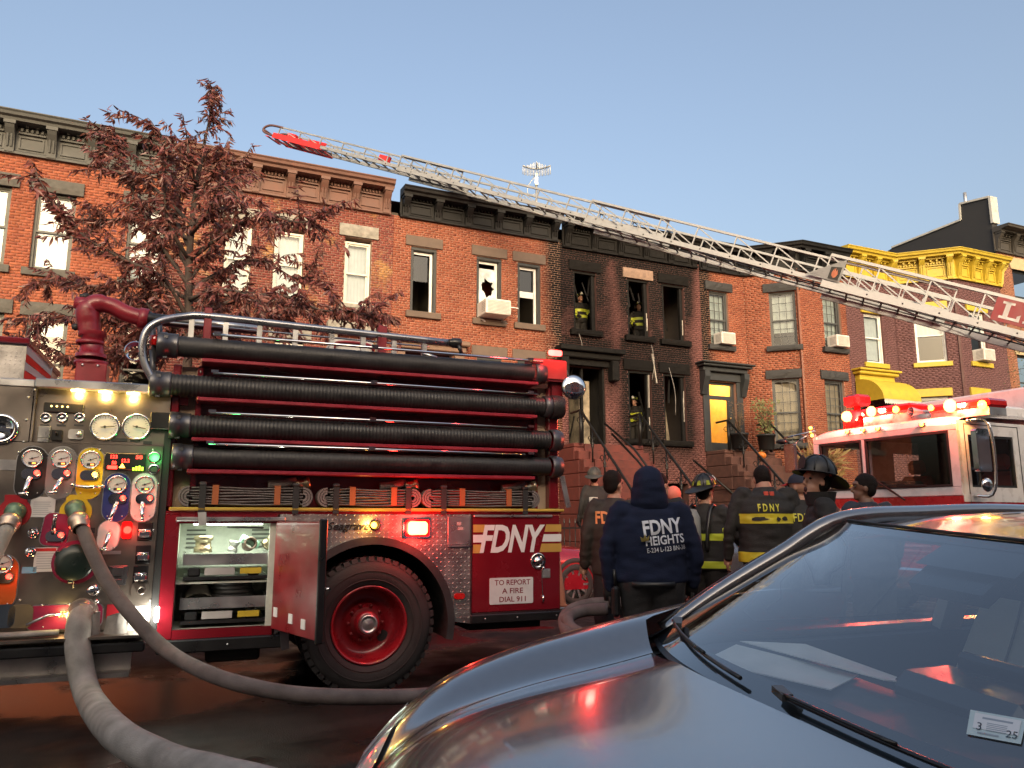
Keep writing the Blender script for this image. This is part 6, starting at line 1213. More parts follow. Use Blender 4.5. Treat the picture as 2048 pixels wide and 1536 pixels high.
# ------------------------------------------------------------------ the ladder truck
LP = Plane(5.8, 10, 24.2); LFp = Plane(5.8, 10, 24.2 + 90)
LT = thing('ladder_truck', 'white and red ladder truck with lit roof beacons and its long grey ladder raised', 'fire truck', (5.8, 10, 0), LP.a)
LM = Matrix.Translation((5.8, 10, 0)) @ Matrix.Rotation(LP.a, 4, 'Z'); LI = LM.inverted()
def lpart(name, mat, fn, parent=None, T=None): m = MB(); m.T = T; fn(m); return m.build(name, mat, parent or LT)
FT = Matrix(((0, 1, 0, 0), (-1, 0, 0, 0), (0, 0, 1, 0), (0, 0, 0, 1)))   # builder x = -local y (to the right of the front as seen), builder y = local x
cabw = M('cab_white', (.62, .6, .6), .3, coat=.5, var=.06, dirt=.1); cabr = M('cab_red', (.32, .012, .018), .28, coat=.5, dirt=.1)
CW = 2.45; sz = 1.80; rz = 2.72
F = lambda x, y: (-LFp(x, y)[0], LFp(x, y)[1])
# front face: frame round two panes
f0, f1, f2 = -CW + .12, F(1728, 920)[0], -.12
zg0, zg1 = sz, F(1830, 868)[1]
lpart('cab', cabw, lambda m: (m.box(-CW, 0, 0, .06, zg1, rz - .1, 0, .01), m.box(-CW, f0, 0, .06, zg0, zg1), m.box(f2, 0, 0, .06, zg0, zg1), m.box(f1 - .03, f1 + .03, 0, .05, zg0, zg1), m.box(-CW, 0, 0, .06, zg0 - .12, zg0, 0, .01)), T=FT); cab = LT.children[-1]
lpart('roof', cabw, lambda m: m.grid(lambda s, t: (-CW * s, [.0, .03, .12, .4, 2.2][min(4, int(t * 4 + .01))], [rz - .1, rz - .02, rz + .02, rz + .05, rz + .07][min(4, int(t * 4 + .01))] - .05 * abs(2 * s - 1) ** 8), 24, 4, 0, True, True), cab, FT)
dx0, dx1 = .14, LP(2040, 920)[0]; wx0, wx1 = LP(1940, 920)[0], LP(2030, 920)[0]; wz0, wz1 = LP(1985, 975)[1], LP(1985, 872)[1]
lpart('cab_side', cabw, lambda m: wall_panel(m, 4.2, 1.7, rz - .06, [(wx0, wx1, wz0, wz1), (wx1 + .5, wx1 + 1.3, wz0, wz1)], .06)); cs = LT.children[-1]
lpart('cab_far_side', cabw, lambda m: wall_panel(m, 4.2, 1.7, rz - .06, [(.25, 1.2, 1.75, 2.5), (1.7, 2.6, 1.85, 2.45)], .06), T=Matrix.Translation((0, CW - .06, 0)))
lpart('door_seam', blk, lambda m: (m.box(dx0, dx0 + .012, -.004, .01, 1.2, rz - .1), m.box(dx1, dx1 + .014, -.004, .01, 1.2, rz - .1), m.box(dx0, dx1, -.004, .01, rz - .11, rz - .1)), cs)
lpart('cab_lower', cabr, lambda m: (m.box(.0, 4.2, 0, CW, .55, 1.45, 0, .03), m.box(.001, 4.199, .001, CW - .001, 1.53, sz - .121)))
lpart('white_band', cabw, lambda m: (m.box(-.006, 4.2, -.006, CW + .006, 1.451, 1.529)))
lpart('lower_panel', cabw, lambda m: m.box(.02, 4.19, -.004, .05, 1.6, 1.7))
lpart('bumper', chrome, lambda m: m.box(-.4, .0, .05, CW - .05, .45, .75, 0, .03)); lpart('grille', chrome, lambda m: [m.box(-.03, -.001, .5, CW - .5, .8 + k * .07, .83 + k * .07) for k in range(7)])
dig = lpart('number_plate', blkp, lambda m: m.box(-.95, -.15, -.02, -.001, 1.12, 1.44), T=Matrix.Translation((0, .75, 0)) @ FT)
m = MB(); m.T = Matrix.Translation((0, .75, 0)) @ FT; text(m, '123', -.55, 1.28, .7, .26, -.022, .003, bold=.03); m.build('number', cabw, dig)
seal = M('window_seal', (.012, .012, .013), .5)
for (a, b) in ((f0, f1 - .03), (f1 + .03, f2)):
    w = lpart('windscreen', seal, lambda m: [m.box(p, q, -.006, .04, r, s_) for p, q, r, s_ in ((a, b, zg1 - .03, zg1), (a, b, zg0, zg0 + .03), (a, a + .03, zg0 + .03, zg1 - .03), (b - .03, b, zg0 + .03, zg1 - .03))], T=FT)
    lpart('pane', glass_mat('cab_glass', (.7, .72, .72), 1.5, .005, .03), lambda m: m.add([(a + .02, .02, zg0 + .02), (b - .02, .02, zg0 + .02), (b - .02, .02, zg1 - .02), (a + .02, .02, zg1 - .02)], [(0, 1, 2, 3)]), w, FT)
w = lpart('side_window', seal, lambda m: [m.box(p, q, .01, .05, r, s_) for p, q, r, s_ in ((wx0, wx1, wz1 - .03, wz1), (wx0, wx1, wz0, wz0 + .03), (wx0, wx0 + .03, wz0, wz1), (wx1 - .03, wx1, wz0, wz1))]); lpart('pane', glass_mat('cab_glass', (.7, .72, .72)), lambda m: m.add([(wx0, .03, wz0), (wx1, .03, wz0), (wx1, .03, wz1), (wx0, .03, wz1)], [(0, 1, 2, 3)]), w)
inn = M('cab_interior', (.03, .02, .02), .8); lpart('dashboard', inn, lambda m: (m.box(.1, .65, .1, CW - .1, sz - .2, sz - .03, 0, .04), m.box(.25, .62, 1.0, 1.6, sz - .03, sz + .12, 0, .04)))
lpart('seat', M('seat_red_brown', (.2, .045, .04), .7), lambda m: [(m.box(1.5, 1.68, y, y + .55, 1.3, 2.05, 0, .06), m.box(1.52, 1.64, y + .12, y + .42, 2.08, 2.3, 0, .05), m.box(1.1, 1.5, y, y + .55, 1.2, 1.35, 0, .04)) for y in (.25, 1.6)])
lpart('steering_wheel', blk, lambda m: m.tube([Vector((.75 + .1 * math.sin(a), .5 + .23 * math.cos(a), sz + .08 + .21 * math.sin(a))) for a in [k * .3307 for k in range(20)]], .018, 6)); lpart('cab_back', inn, lambda m: m.box(2.3, 2.34, .07, CW - .07, 1.2, 2.66)); lpart('cab_floor', inn, lambda m: m.box(.07, 4.1, .07, CW - .07, 1.2, 1.22)); lpart('headlining', inn, lambda m: m.box(.1, 2.3, .07, CW - .07, rz - .08, rz - .06))
lpart('pillar_trim', M('grey_trim', (.3, .29, .29), .6), lambda m: m.tube([(.16, .13, sz), (.2, .16, 2.3), (.3, .2, rz - .1)], .05, 8))
lpart('wiper', blkp, lambda m: (m.obox(F(1755, 962) [0:1] + (-.03,) + F(1755, 962)[1:], F(1815, 1000)[0:1] + (-.05,) + F(1815, 1000)[1:], .025, .02), m.obox((-1.3, -.02, sz + .06), (-.5, -.02, sz + .03), .02, .02)), T=FT)
# roof furniture
def on_roof(x, y, depth=.2): p = F(x, y); return p
def beacon(name, x0, x1, y0, y1, bulbs, d0=.15, d1=.55):
    a, b = F(x0, (y0 + y1) / 2)[0], F(x1, (y0 + y1) / 2)[0]; zb_, zt_ = F((x0 + x1) / 2, y1)[1] + .07, F((x0 + x1) / 2, y0)[1] + .01
    p = lpart(name, redlens, lambda m: m.box(a, b, d0, d1, zb_, zt_, 0, .03), T=FT); lpart('base', alu, lambda m: m.box(a + .02, b - .02, d0 + .03, d1 - .03, rz - .02, zb_ - .001), p, FT)
    for (x, y, r, mt, e, col) in bulbs:
        q = F(x, y); lpart('bulb', mt, lambda m: m.sphere((q[0], d0 - .01, q[1] + .03), r, 12, 0, 1, .6, 1), p, FT)
        if e: v = FT @ Vector((q[0], d0 - .22, q[1] + .06)); lamp('beacon_light', LT, v, e, col, .05)
    return p
RC = (1, .07, .04)
beacon('light_bar', 1706, 1806, 812, 838, [(1729, 826, .08, LHOT, 50, RC), (1778, 822, .05, LAMB, 0, 0)]); beacon('light_bar', 1840, 1962, 803, 830, [(1886, 815, .09, LHOT, 80, RC), (1848, 819, .04, LAMB, 0, 0), (1950, 813, .06, LAMB, 18, (1, .5, .1))])
q = F(1682, 835); bc = lpart('round_beacon', redlens, lambda m: m.lathe([(.17, 0), (.18, .02), (.18, .26), (.14, .3), (0, .3)], (q[0], .3, rz), (0, 0, 1), 20), T=FT); lpart('bulb', LHOT, lambda m: m.sphere((q[0], .13, q[1] + .02), .085, 12), bc, FT); lamp('beacon_light', LT, FT @ Vector((q[0], -.12, q[1] + .05)), 45, RC, .05)
q = F(1676, 803); sl_ = lpart('search_lamp', cabr, lambda m: (m.box(q[0] - .14, q[0] + .16, .25, .55, q[1] - .06, q[1] + .12, 0, .04), m.tube([(q[0], .4, rz), (q[0], .4, q[1] - .05)], .05, 8)), T=FT); lpart('lens', M('dull_lens', (.12, .02, .025), .2), lambda m: m.box(q[0] - .11, q[0] + .08, .24, .249, q[1] - .04, q[1] + .09), sl_, FT)
for (x, y) in ((1627, 871), (1697, 863), (1728, 860), (1758, 857), (1846, 849), (1624, 856)): q = F(x, y); mk = lpart('marker_lamp', chrome, lambda m: m.box(q[0] - .05, q[0] + .05, -.03, .01, q[1] - .022, q[1] + .02, 0, .006), T=FT); lpart('lens', LAMB, lambda m: m.sphere((q[0], -.03, q[1]), .026, 8), mk, FT)
lpart('horn', alu, lambda m: (m.lathe([(.02, 0), (.03, .4), (.07, .55)], (-.55, .6, rz + .14), (-.3, -1, 0), 12), m.box(-1.0, -.5, .5, .9, rz + .05, rz + .13, 0, .02)), T=FT)
lpart('roof_box', cabw, lambda m: (m.box(1.0, 4.2, .15, CW - .15, rz + .05, rz + .22, 0, .03), m.box(2.2, 4.2, .1, CW - .1, rz + .221, rz + .6, 0, .03)))
# mirrors on both corners
def mirror(x, z, w, h, y=-.2):
    fr = lpart('mirror', chrome, lambda m: (m.prism(rrect(x, z, w, h, .04), y, y + .07), m.tube(smooth_path([(x + w * .2, .0, z + h * .75), (x + w * .75, y + .03, z + h * .62), (x + w * .72, y + .03, z - h * .9), (x + w * .3, 0, z - h * 1.05)], 5), .02, 8)))
    lpart('glass', M('mirror_glass', (.85, .85, .86), .015, 1, var=0), lambda m: m.prism(rrect(x, z, w * .84, h * .9, .03), y - .002, y - .001), fr); lpart('convex_mirror', chrome, lambda m: m.sphere((x + .02, y + .02, z - h * .8), .1, 14, 0, 1, .4, .9), fr)
c = LP(1968, 900, -.25); mirror(c[0], c[1], .25, .55, -.25)
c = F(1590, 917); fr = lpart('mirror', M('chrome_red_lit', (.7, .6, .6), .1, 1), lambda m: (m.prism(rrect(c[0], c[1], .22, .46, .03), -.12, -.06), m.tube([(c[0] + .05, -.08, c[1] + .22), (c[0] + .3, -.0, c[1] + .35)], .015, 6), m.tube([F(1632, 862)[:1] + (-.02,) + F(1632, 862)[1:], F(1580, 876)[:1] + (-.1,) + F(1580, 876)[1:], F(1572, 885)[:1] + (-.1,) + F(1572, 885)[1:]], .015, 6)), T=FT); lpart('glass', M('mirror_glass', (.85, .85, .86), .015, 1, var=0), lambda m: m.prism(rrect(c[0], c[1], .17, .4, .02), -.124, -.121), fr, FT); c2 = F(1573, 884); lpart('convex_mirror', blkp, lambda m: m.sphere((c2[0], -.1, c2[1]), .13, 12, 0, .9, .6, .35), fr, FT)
# the rest of the truck, beyond the right edge
lpart('trailer_body', cabr, lambda m: (m.box(4.4, 15, 0, CW, .6, 2.5, 0, .05), m.box(7.0, 9.2, .5, 2.0, 2.5, 3.1, 0, .05)))
for x in (1.4, 5.5, 13.5):
    for y, sd in ((.02, 1), (CW - .02, -1)): w = lpart('wheel', M('rim_red', (.26, .012, .02), .3), lambda m: m.lathe([(.3, .05), (.2, .1), (0, .1)], (x, y, .53), (0, sd, 0), 20)); lpart('tyre', M('tyre_rubber', (.022, .02, .021), .75), lambda m: m.lathe([(.3, .03), (.47, 0), (.53, .06), (.53, .26), (.4, .3)], (x, y, .53), (0, sd, 0), 32), w)
# --- the ladder itself, in world coordinates along its lower chord
A_, B_ = Vector(atY(2048, 692, 15.0)), Vector(atY(540, 296, 22.0)); dL = (B_ - A_).normalized(); Ltot = (B_ - A_).length
sideL = Vector((dL.y, -dL.x, 0)).normalized()       # towards the viewer
sideL = -sideL if sideL.y > 0 else sideL; upL = sideL.cross(dL); upL = -upL if upL.z < 0 else upL
def s_at(px):                                        # distance along the chord that shows at a photo x
    lo, hi = -2, Ltot + 2
    for _ in range(40):
        mid = (lo + hi) / 2; p = A_ + dL * mid; q = p - Vector((0, 0, CAM_H)); x = 1024 + FPX * q.x / (q.y * CP + q.z * SP)
        lo, hi = (mid, hi) if x > px else (lo, mid)
    return mid
gal = M('ladder_grey', (.27, .28, .295), .5, .3, var=.12, dirt=.15)
def LQ(s, w, h): return A_ + dL * s + sideL * w + upL * h
def section(s0, s1, w, h0, h1, ch, rail, bay, par=None):
    m = MB(); m.T = LI
    for q in (-w, w):
        m.obox(LQ(s0, q, h0 + ch / 2), LQ(s1, q, h0 + ch / 2), .055, ch, 0, upL); m.obox(LQ(s0, q, h1), LQ(s1, q, h1), rail, rail, 0, upL); n = max(1, round((s1 - s0) / bay))
        for i in range(n + 1):
            s = s0 + (s1 - s0) * i / n; m.obox(LQ(s, q, h0 + ch), LQ(s, q, h1), .028, .028, 0, dL)
            if i < n: m.obox(LQ(s, q, h0 + ch), LQ(s + (s1 - s0) / n, q, h1 - .02), .024, .024, 0, dL); m.obox(LQ(s + bay / 2, q, h0 + ch), LQ(s + bay / 2, q, h0 + (h1 - h0) * .6), .02, .02, 0, dL)
    n = int((s1 - s0) / (bay * 2))
    for i in range(n): s = s0 + bay * 2 * i; m.obox(LQ(s, -w, h0), LQ(s + bay * 2, w, h0), .025, .02, 0, upL)
    o = m.build('ladder_section', gal, LT)
    rm = MB(); rm.T = LI.to_3x3().to_4x4(); rm.tube([sideL * -w, sideL * w], .02, 6); rme = rm.mesh('rung', M('rung_rubber', (.06, .06, .06), .6)); n = int((s1 - s0) / .36)
    for i in range(n): r_ = link('rung', rme, o); r_.location = LI @ LQ(s0 + .18 + i * .36, 0, h0 + ch * .6)
    bl = MB(); bl.T = LI; n = int((s1 - s0) / .7)
    for i in range(n): bl.sphere(LQ(s0 + .35 + i * .7, w + .028, h0 + ch / 2), .02, 6)
    bl.build('bolt', blkp, o, kind='stuff'); return o
sA, sB, sC, sD = s_at(1640), s_at(1175), s_at(800), s_at(590)
base_s = section(-5.0, sA, .5, 0, .72, .145, .062, .95); mid1 = section(sA - 2.5, sB, .42, .1, .66, .105, .05, .95); mid2 = section(sB - 2, sC, .35, .2, .64, .1, .05, .85); fly = section(sC - 2, Ltot - .4, .29, .28, .62, .09, .04, .85)
redp = M('ladder_red', (.55, .02, .02), .45)
def llad(name, mat, fn, par): m = MB(); m.T = LI; fn(m); return m.build(name, mat, par)
def lplate(m, s0, s1, w, h0, h1, t=.02): m.obox(LQ(s0, w, (h0 + h1) / 2), LQ(s1, w, (h0 + h1) / 2), t, h1 - h0, 0, upL)
sR = s_at(645)
llad('red_tip', redp, lambda m: (lplate(m, sR, Ltot - .25, .32, .24, .4, .03), lplate(m, sR, Ltot - .25, -.32, .24, .4, .03), lplate(m, sR + .1, sR + .8, .0, .36, .56), m.obox(LQ(sR + 1.2, -.3, .42), LQ(sR + 1.2, .3, .42), .3, .18, 0, upL), [m.obox(LQ(sR + .3 * k, -.3, .26), LQ(sR + .3 * k, .3, .26), .12, .02, 0, upL) for k in range(8)]), fly)
llad('red_box', redp, lambda m: lplate(m, s_at(775), s_at(755), .2, .4, .56, .1), mid2)
llad('tip_guard', M('dark_tip', (.1, .05, .05), .5), lambda m: [m.tube(smooth_path([LQ(Ltot - .5, q, .3), LQ(Ltot + .1, q, .34), LQ(Ltot + .22, q, .46), LQ(Ltot + .0, q, .6), LQ(Ltot - .5, q, .62)], 5), .035, 6) for q in (-.29, .29)] + [m.tube([LQ(Ltot + .2, -.29, .42), LQ(Ltot + .2, .29, .42)], .035, 6)], fly)
for k in range(2): llad('end_gusset', gal, lambda m: m.add([LQ(s_at(1605), .53 + k * .012, .17), LQ(s_at(1672), .53 + k * .012, .17), LQ(s_at(1672), .53 + k * .012, .7)], [(0, 1, 2), (2, 1, 0)]), base_s) if k == 0 else None
g0, g1 = s_at(1668), s_at(1648)
em = llad('flame_emblem', blkp, lambda m: m.add([LQ(g0, .545, .2), LQ(g1, .545, .2), LQ(g1, .545, .46), LQ(g0, .545, .5)], [(0, 1, 2, 3), (3, 2, 1, 0)]), base_s)
def flame(m):
    c = (g0 + g1) / 2; w = abs(g1 - g0) * .32; P = [(0, .23), (-.7, .27), (-.9, .34), (-.45, .44), (-.4, .36), (-.1, .46), (.2, .37), (.5, .43), (.9, .33), (.6, .26)]
    m.add([LQ(c - x * w, .549, h) for x, h in P], [tuple(range(10)), tuple(reversed(range(10)))])
llad('flame', M('flame_orange', (.6, .2, .1), .5), flame, em)
# red name board with slab letters
n0 = s_at(1962); nb = llad('name_board', M('board_red', (.17, .008, .014), .6), lambda m: lplate(m, n0, n0 - 2.9, .545, .2, .68, .02), base_s)
def slab(m, ch, s, w, h0, h1, t=.075):
    def quad(a, b, c, d): m.add([LQ(s - x * w, .562, h0 + y * (h1 - h0)) for x, y in (a, b, c, d)], [(0, 1, 2, 3), (3, 2, 1, 0)])
    if ch == 'L': quad((.2, 0), (.42, 0), (.42, 1), (.2, 1)); quad((.05, .86), (.58, .86), (.58, 1.0), (.05, 1.0)); quad((.05, 0), (.95, 0), (.95, .15), (.05, .15)); quad((.8, .15), (.95, .15), (.95, .42), (.8, .3))
    if ch == 'A': quad((.1, .1), (.3, .1), (.55, 1), (.4, 1)); quad((.66, .1), (.9, .1), (.6, 1), (.45, 1)); quad((.28, .3), (.75, .3), (.72, .43), (.32, .43)); quad((0, 0), (.4, 0), (.4, .13), (0, .13)); quad((.58, 0), (1, 0), (1, .13), (.58, .13))
    if ch in 'DER': quad((.1, 0), (.32, 0), (.32, 1), (.1, 1)); quad((.1, .86), (.9, .86), (.9, 1), (.1, 1)); quad((.1, 0), (.9, 0), (.9, .14), (.1, .14)) if ch != 'R' else quad((.6, 0), (.9, 0), (.6, .5), (.4, .5)); quad((.7, .14), (.9, .14), (.9, .86), (.7, .86)) if ch == 'D' else quad((.32, .45), (.8, .45), (.8, .58), (.32, .58))
for i, ch in enumerate('LADDER'): llad('letter', white, lambda m: slab(m, ch, n0 - .1 - i * .44, .4, .27, .62), nb)
llad('turntable', gal, lambda m: (m.obox(LQ(-5, -.4, -.1), LQ(-3, -.4, -.1), .1, .5, 0, upL), m.obox(LQ(-5, .4, -.1), LQ(-3, .4, -.1), .1, .5, 0, upL), m.tube([LQ(-4.6, 0, -.2), LQ(-4.6, 0, -.2) + Vector((0, 0, -1.2))], .6, 20)), base_s)
llad('cable', blkp, lambda m: [m.tube([LQ(-2, q, .05), LQ(sA, q, .1), LQ(sB, q * .8, .22)], .018, 5) for q in (-.2, .1, .25)], base_s)
# ------------------------------------------------------------------ the dark grey car in the foreground
CA = R(21.6); CARM = Matrix.Translation((.578 - .06 * math.sin(CA), 1.741 + .06 * math.cos(CA), 0)) @ Matrix.Rotation(CA + math.pi, 4, 'Z') @ Matrix.Rotation(R(-4.5), 4, 'X')
CAR = thing('parked_car', 'dark grey metallic car parked in the foreground with red lights mirrored on its roof', 'car'); CAR.matrix_basis = CARM
def cpart(name, mat, fn, parent=None, **kw): m = MB(); fn(m); return m.build(name, mat, parent or CAR, **kw)
paint = M('grey_car_paint', (.31, .295, .285), .22, .92, coat=1.0, var=.03, rvar=.03, scale=40); seam = M('seam_black', (.006, .006, .006), .6); trim = M('trim_black', (.012, .012, .013), .3)
CP_ = [(-.6, 1.1), (-.3, 1.068), (-.1, 1.035), (.07, 1.005), (.25, .973), (.41, .93), (.53, .884), (.60, .834), (.67, .765), (.74, .69), (.8, .6), (.84, .5), (.86, .38), (1.5, .2)]
def lerp_tab(T, x):
    for (a, b), (c, d) in zip(T, T[1:]):
        if x <= c: return b + (d - b) * max(0, (x - a) / (c - a))
    return T[-1][1]
def Cz(x): return sum(lerp_tab(CP_, x + d) for d in (-.06, -.03, 0, .03, .06)) / 5
def sstep(x): x = min(1, max(0, x)); return x * x * (3 - 2 * x)
def cross(v):
    v = abs(v)
    if v < .42: return -.026 - .004 * (v / .42) ** 2
    if v < .615: return -.03 - .026 * sstep((v - .42) / .195)
    if v < .78: return -.056 + .056 * sstep((v - .615) / .165)
    return -1.6 * (v - .78) ** 2 - 3 * max(0, v - .84) ** 1.5 * 2
def trail(v): return -.104 * min(1.2, abs(v) / .74) ** 3.7
def hood(u, v): return Vector((u, v, Cz(u - .24 * (1 - min(1, (v / .8) ** 2)) * sstep(u / .6)) + cross(v)))
N = 44; VH = .612
def hfn(s, t): v = -VH + 2 * VH * s; u0 = trail(v); u = u0 + (1.12 - .16 * (v / VH) ** 2 - u0) * t; return hood(u, v)
cpart('hood', paint, lambda m: (m.grid(hfn, N, 40), m.grid(lambda s, t: hood(trail(-VH + 2 * VH * s), -VH + 2 * VH * s) + Vector((-.006 * t, 0, -.03 * t)), N, 2, 0, True, True)))
for sd in (-1, 1):
    def ff(s, t, sd=sd): v = sd * (.618 + .3 * s); u0 = trail(v) if abs(v) < .76 else -.13 - .9 * sstep((abs(v) - .76) / .1); u = u0 + (.98 - .3 * s - u0) * t; p = hood(u, v); return p
    cpart('fender', paint, lambda m: m.grid(ff, 22, 40, 0, True, sd < 0))
cpart('hood_seam', seam, lambda m: [m.tube([hood(-.08 + .95 * k / 20, sd * .615) - Vector((0, 0, .006)) for k in range(21)], .004, 5) for sd in (-1, 1)])
cpart('front_end', paint, lambda m: m.grid(lambda s, t: (1.13 - .5 * abs(2 * s - 1) ** 3 - .1 * t, -.9 + 1.8 * s, .66 - .45 * t), 24, 6)); 
for sd in (-1, 1): hl = cpart('headlight', M('headlight_clear', (.6, .6, .62), .08, .3, coat=1), lambda m: m.grid(lambda s, t: hood(.8 + .12 * t - .2 * s, sd * (.55 + .28 * s)) + Vector((.008, 0, .003)), 8, 6, 0, True, sd > 0))
# windscreen: glass, printed border, pillars, roof
def wind(a, b, d=0.):
    B = Vector((-.035 + trail(.72 * b) * 1.0, .72 * b, .972 + .02 * abs(b) ** 3)); T = Vector((-.65 - .085 * b * b, .565 * b, 1.346 + .004 * (1 - b * b)))
    p = B.lerp(T, a); k = math.sin(math.pi * a); return p + Vector((.02 * k * (1 - b * b) + .5 * d, 0, .02 * k * (1 - .6 * b * b) + .86 * d))
ws = cpart('windscreen', glass_mat('car_glass', (.82, .88, .88), 1.5, .006, .18), lambda m: m.grid(lambda s, t: wind(t, -1 + 2 * s), 32, 16, 0, True, True))
def band(a0, a1, b0, b1, d, m, n=30): m.grid(lambda s, t: wind(a0 + (a1 - a0) * t, b0 + (b1 - b0) * s, d), n, 3, 0, True, True)
cpart('frit_band', M('frit_black', (.008, .008, .009), .35), lambda m: (band(-.02, .1, -1, 1, -.006, m), band(.95, 1.0, -1, 1, -.006, m), band(0, 1, -1, -.955, -.007, m, 4), band(0, 1, .955, 1, -.007, m, 4), band(.8, .952, -.22, .22, -.008, m, 12)), ws)
cpart('cowl', trim, lambda m: (m.grid(lambda s, t: Vector((-.012 + trail(.73 * (2 * s - 1)) - .07 * t, .73 * (2 * s - 1), .955 + .01 * t)), 30, 2), [m.grid(lambda s, t: wind(-.02 + .25 * s * (1 - t), sd * (1.0 + .09 * t * (1 - s)), .004) + Vector((.05 * t * (1 - s), 0, -.02 * t)), 6, 4, 0, True, sd > 0) for sd in (-1, 1)]))
def rail_pts(sd): return [wind(0, sd * 1.04) + Vector((-.03, 0, .0)), wind(.33, sd * 1.05), wind(.66, sd * 1.06), wind(1, sd * 1.07), Vector((-1.15, sd * .63, 1.366)), Vector((-1.6, sd * .63, 1.372)), Vector((-2.1, sd * .62, 1.34)), Vector((-2.6, sd * .58, 1.17))]
for sd in (-1, 1): cpart('roof_pillar', paint, lambda m: m.tube(smooth_path(rail_pts(sd), 6), [.022 + .01 * min(1, k / 12) for k in range(len(smooth_path(rail_pts(sd), 6)))], 10))
for sd in (-1, 1): cpart('pillar_trim', trim, lambda m: m.tube([p + Vector((-.005, sd * .036, .012)) for p in smooth_path(rail_pts(sd), 6)[:20]], .009, 6)); cpart('roof_moulding', chrome if sd < 0 else trim, lambda m: m.tube([p + Vector((0, sd * .05, -.012)) for p in smooth_path(rail_pts(sd), 6)[18:]], .012, 6))
def roof(s, t):
    b = -1 + 2 * s; u = -.656 - .085 * b * b - 1.5 * t; half = .57 + .07 * sstep(t / .3); w = 1.349 + .04 * math.sin(min(1, t / .62) * math.pi / 2) - .05 * sstep((t - .55) / .5) - .02 * abs(b) ** 4
    return Vector((u, half * b, w + .015 * (1 - b * b) * sstep(t * 4)))
cpart('roof', paint, lambda m: m.grid(roof, 30, 30, 0, True, True)); cpart('header_seam', seam, lambda m: m.tube([wind(1.0, -1 + k / 10, .004) + Vector((-.004, 0, .001)) for k in range(21)], .005, 5))
cpart('headlining', M('headliner', (.3, .29, .27), .9), lambda m: m.grid(lambda s, t: roof(s, t) - Vector((.02, 0, .035)), 12, 10))
# sides: doors up to the belt line, glass above, pillars between
for sd in (-1, 1):
    dr = cpart('door', paint, lambda m: (m.grid(lambda s, t: Vector((-.2 - 2.1 * s, sd * (.74 + .14 * math.sin(t * 1.9)), .985 - .6 * t - .0 * s)), 10, 8, 0, True, sd > 0), m.box(-2.3, -.2, *(sorted((sd * .7, sd * .74))), .965, .987)))
    cpart('door_card', M('door_card_dark', (.03, .03, .033), .6), lambda m: m.box(-2.25, -.25, *(sorted((sd * .66, sd * .7))), .5, .96), dr)
    cpart('side_glass', glass_mat('car_glass', (.62, .68, .68)), lambda m: m.grid(lambda s, t: Vector((-.38 - 1.65 * s - .25 * (t if s < .2 else 0), sd * (.725 - .1 * t), .985 + .36 * t * (1 if .1 < s < .95 else .9))), 10, 4, 0, True, sd < 0), dr)
    cpart('centre_pillar', M('pillar_beige', (.3, .28, .25), .7), lambda m: m.obox((-1.3, sd * .69, .96), (-1.38, sd * .61, 1.36), .04, .1, 0, (1, 0, 0)))
    cpart('handle', chrome, lambda m: m.box(-1.2, -1.0, *(sorted((sd * .86, sd * .9))), .86, .885, 0, .01), dr)
cpart('tail', paint, lambda m: (m.grid(lambda s, t: Vector((-2.55 - .9 * t, -.8 + 1.6 * s, 1.0 - .05 * t)), 6, 4, 0, True, True), m.box(-3.5, -2.4, -.85, .85, .3, .96, 0, .08))); cpart('rear_glass', glass_mat('car_glass', (.62, .68, .68)), lambda m: m.add([(-2.1, -.55, 1.36), (-2.1, .55, 1.36), (-2.65, .65, 1.0), (-2.65, -.65, 1.0)], [(0, 1, 2, 3)]))
for u in (.35, -2.55):
    for sd in (-1, 1): w = cpart('wheel', alu, lambda m: m.lathe([(.23, .03), (.12, .05), (0, .04)], (u, sd * .89, .33), (0, -sd, 0), 20)); cpart('tyre', M('tyre_rubber', (.022, .02, .021), .75), lambda m: m.lathe([(.23, .02), (.3, 0), (.33, .04), (.33, .2), (.2, .22)], (u, sd * .89, .33), (0, -sd, 0), 32), w)
cpart('floor', seam, lambda m: m.box(-2.5, .9, -.8, .8, .25, .3))
# cabin
dash = cpart('dashboard', M('dash_dark', (.022, .023, .026), .55), lambda m: m.grid(lambda s, t: Vector((-.06 + trail(.7 * (2 * s - 1)) - .55 * t, .69 * (2 * s - 1), .955 + .012 * math.sin(t * 3.1) - .18 * sstep((t - .75) * 4) + .02 * math.exp(-((2 * s - 1.55) / .25) ** 2) * math.sin(t * 3.1))), 24, 14))
cpart('screen', M('screen_black', (.012, .012, .014), .2), lambda m: (m.box(-.66, -.44, -.16, .2, .93, 1.02, 0, .035), m.box(-.7, -.664, -.14, .18, .95, 1.05, 0, .012)), dash)
cpart('console', M('dash_dark', (.022, .023, .026), .55), lambda m: m.box(-1.5, -.6, -.13, .13, .3, .7, 0, .05)); cpart('steering_wheel', blkp, lambda m: m.tube([Vector((-.72 - .07 * math.sin(a), .37 + .185 * math.cos(a), .86 + .17 * math.sin(a))) for a in [k * .3307 for k in range(20)]], .016, 6))
beige = M('beige_leather', (.6, .56, .48), .6, var=.08, bump=.15, bscale=120)
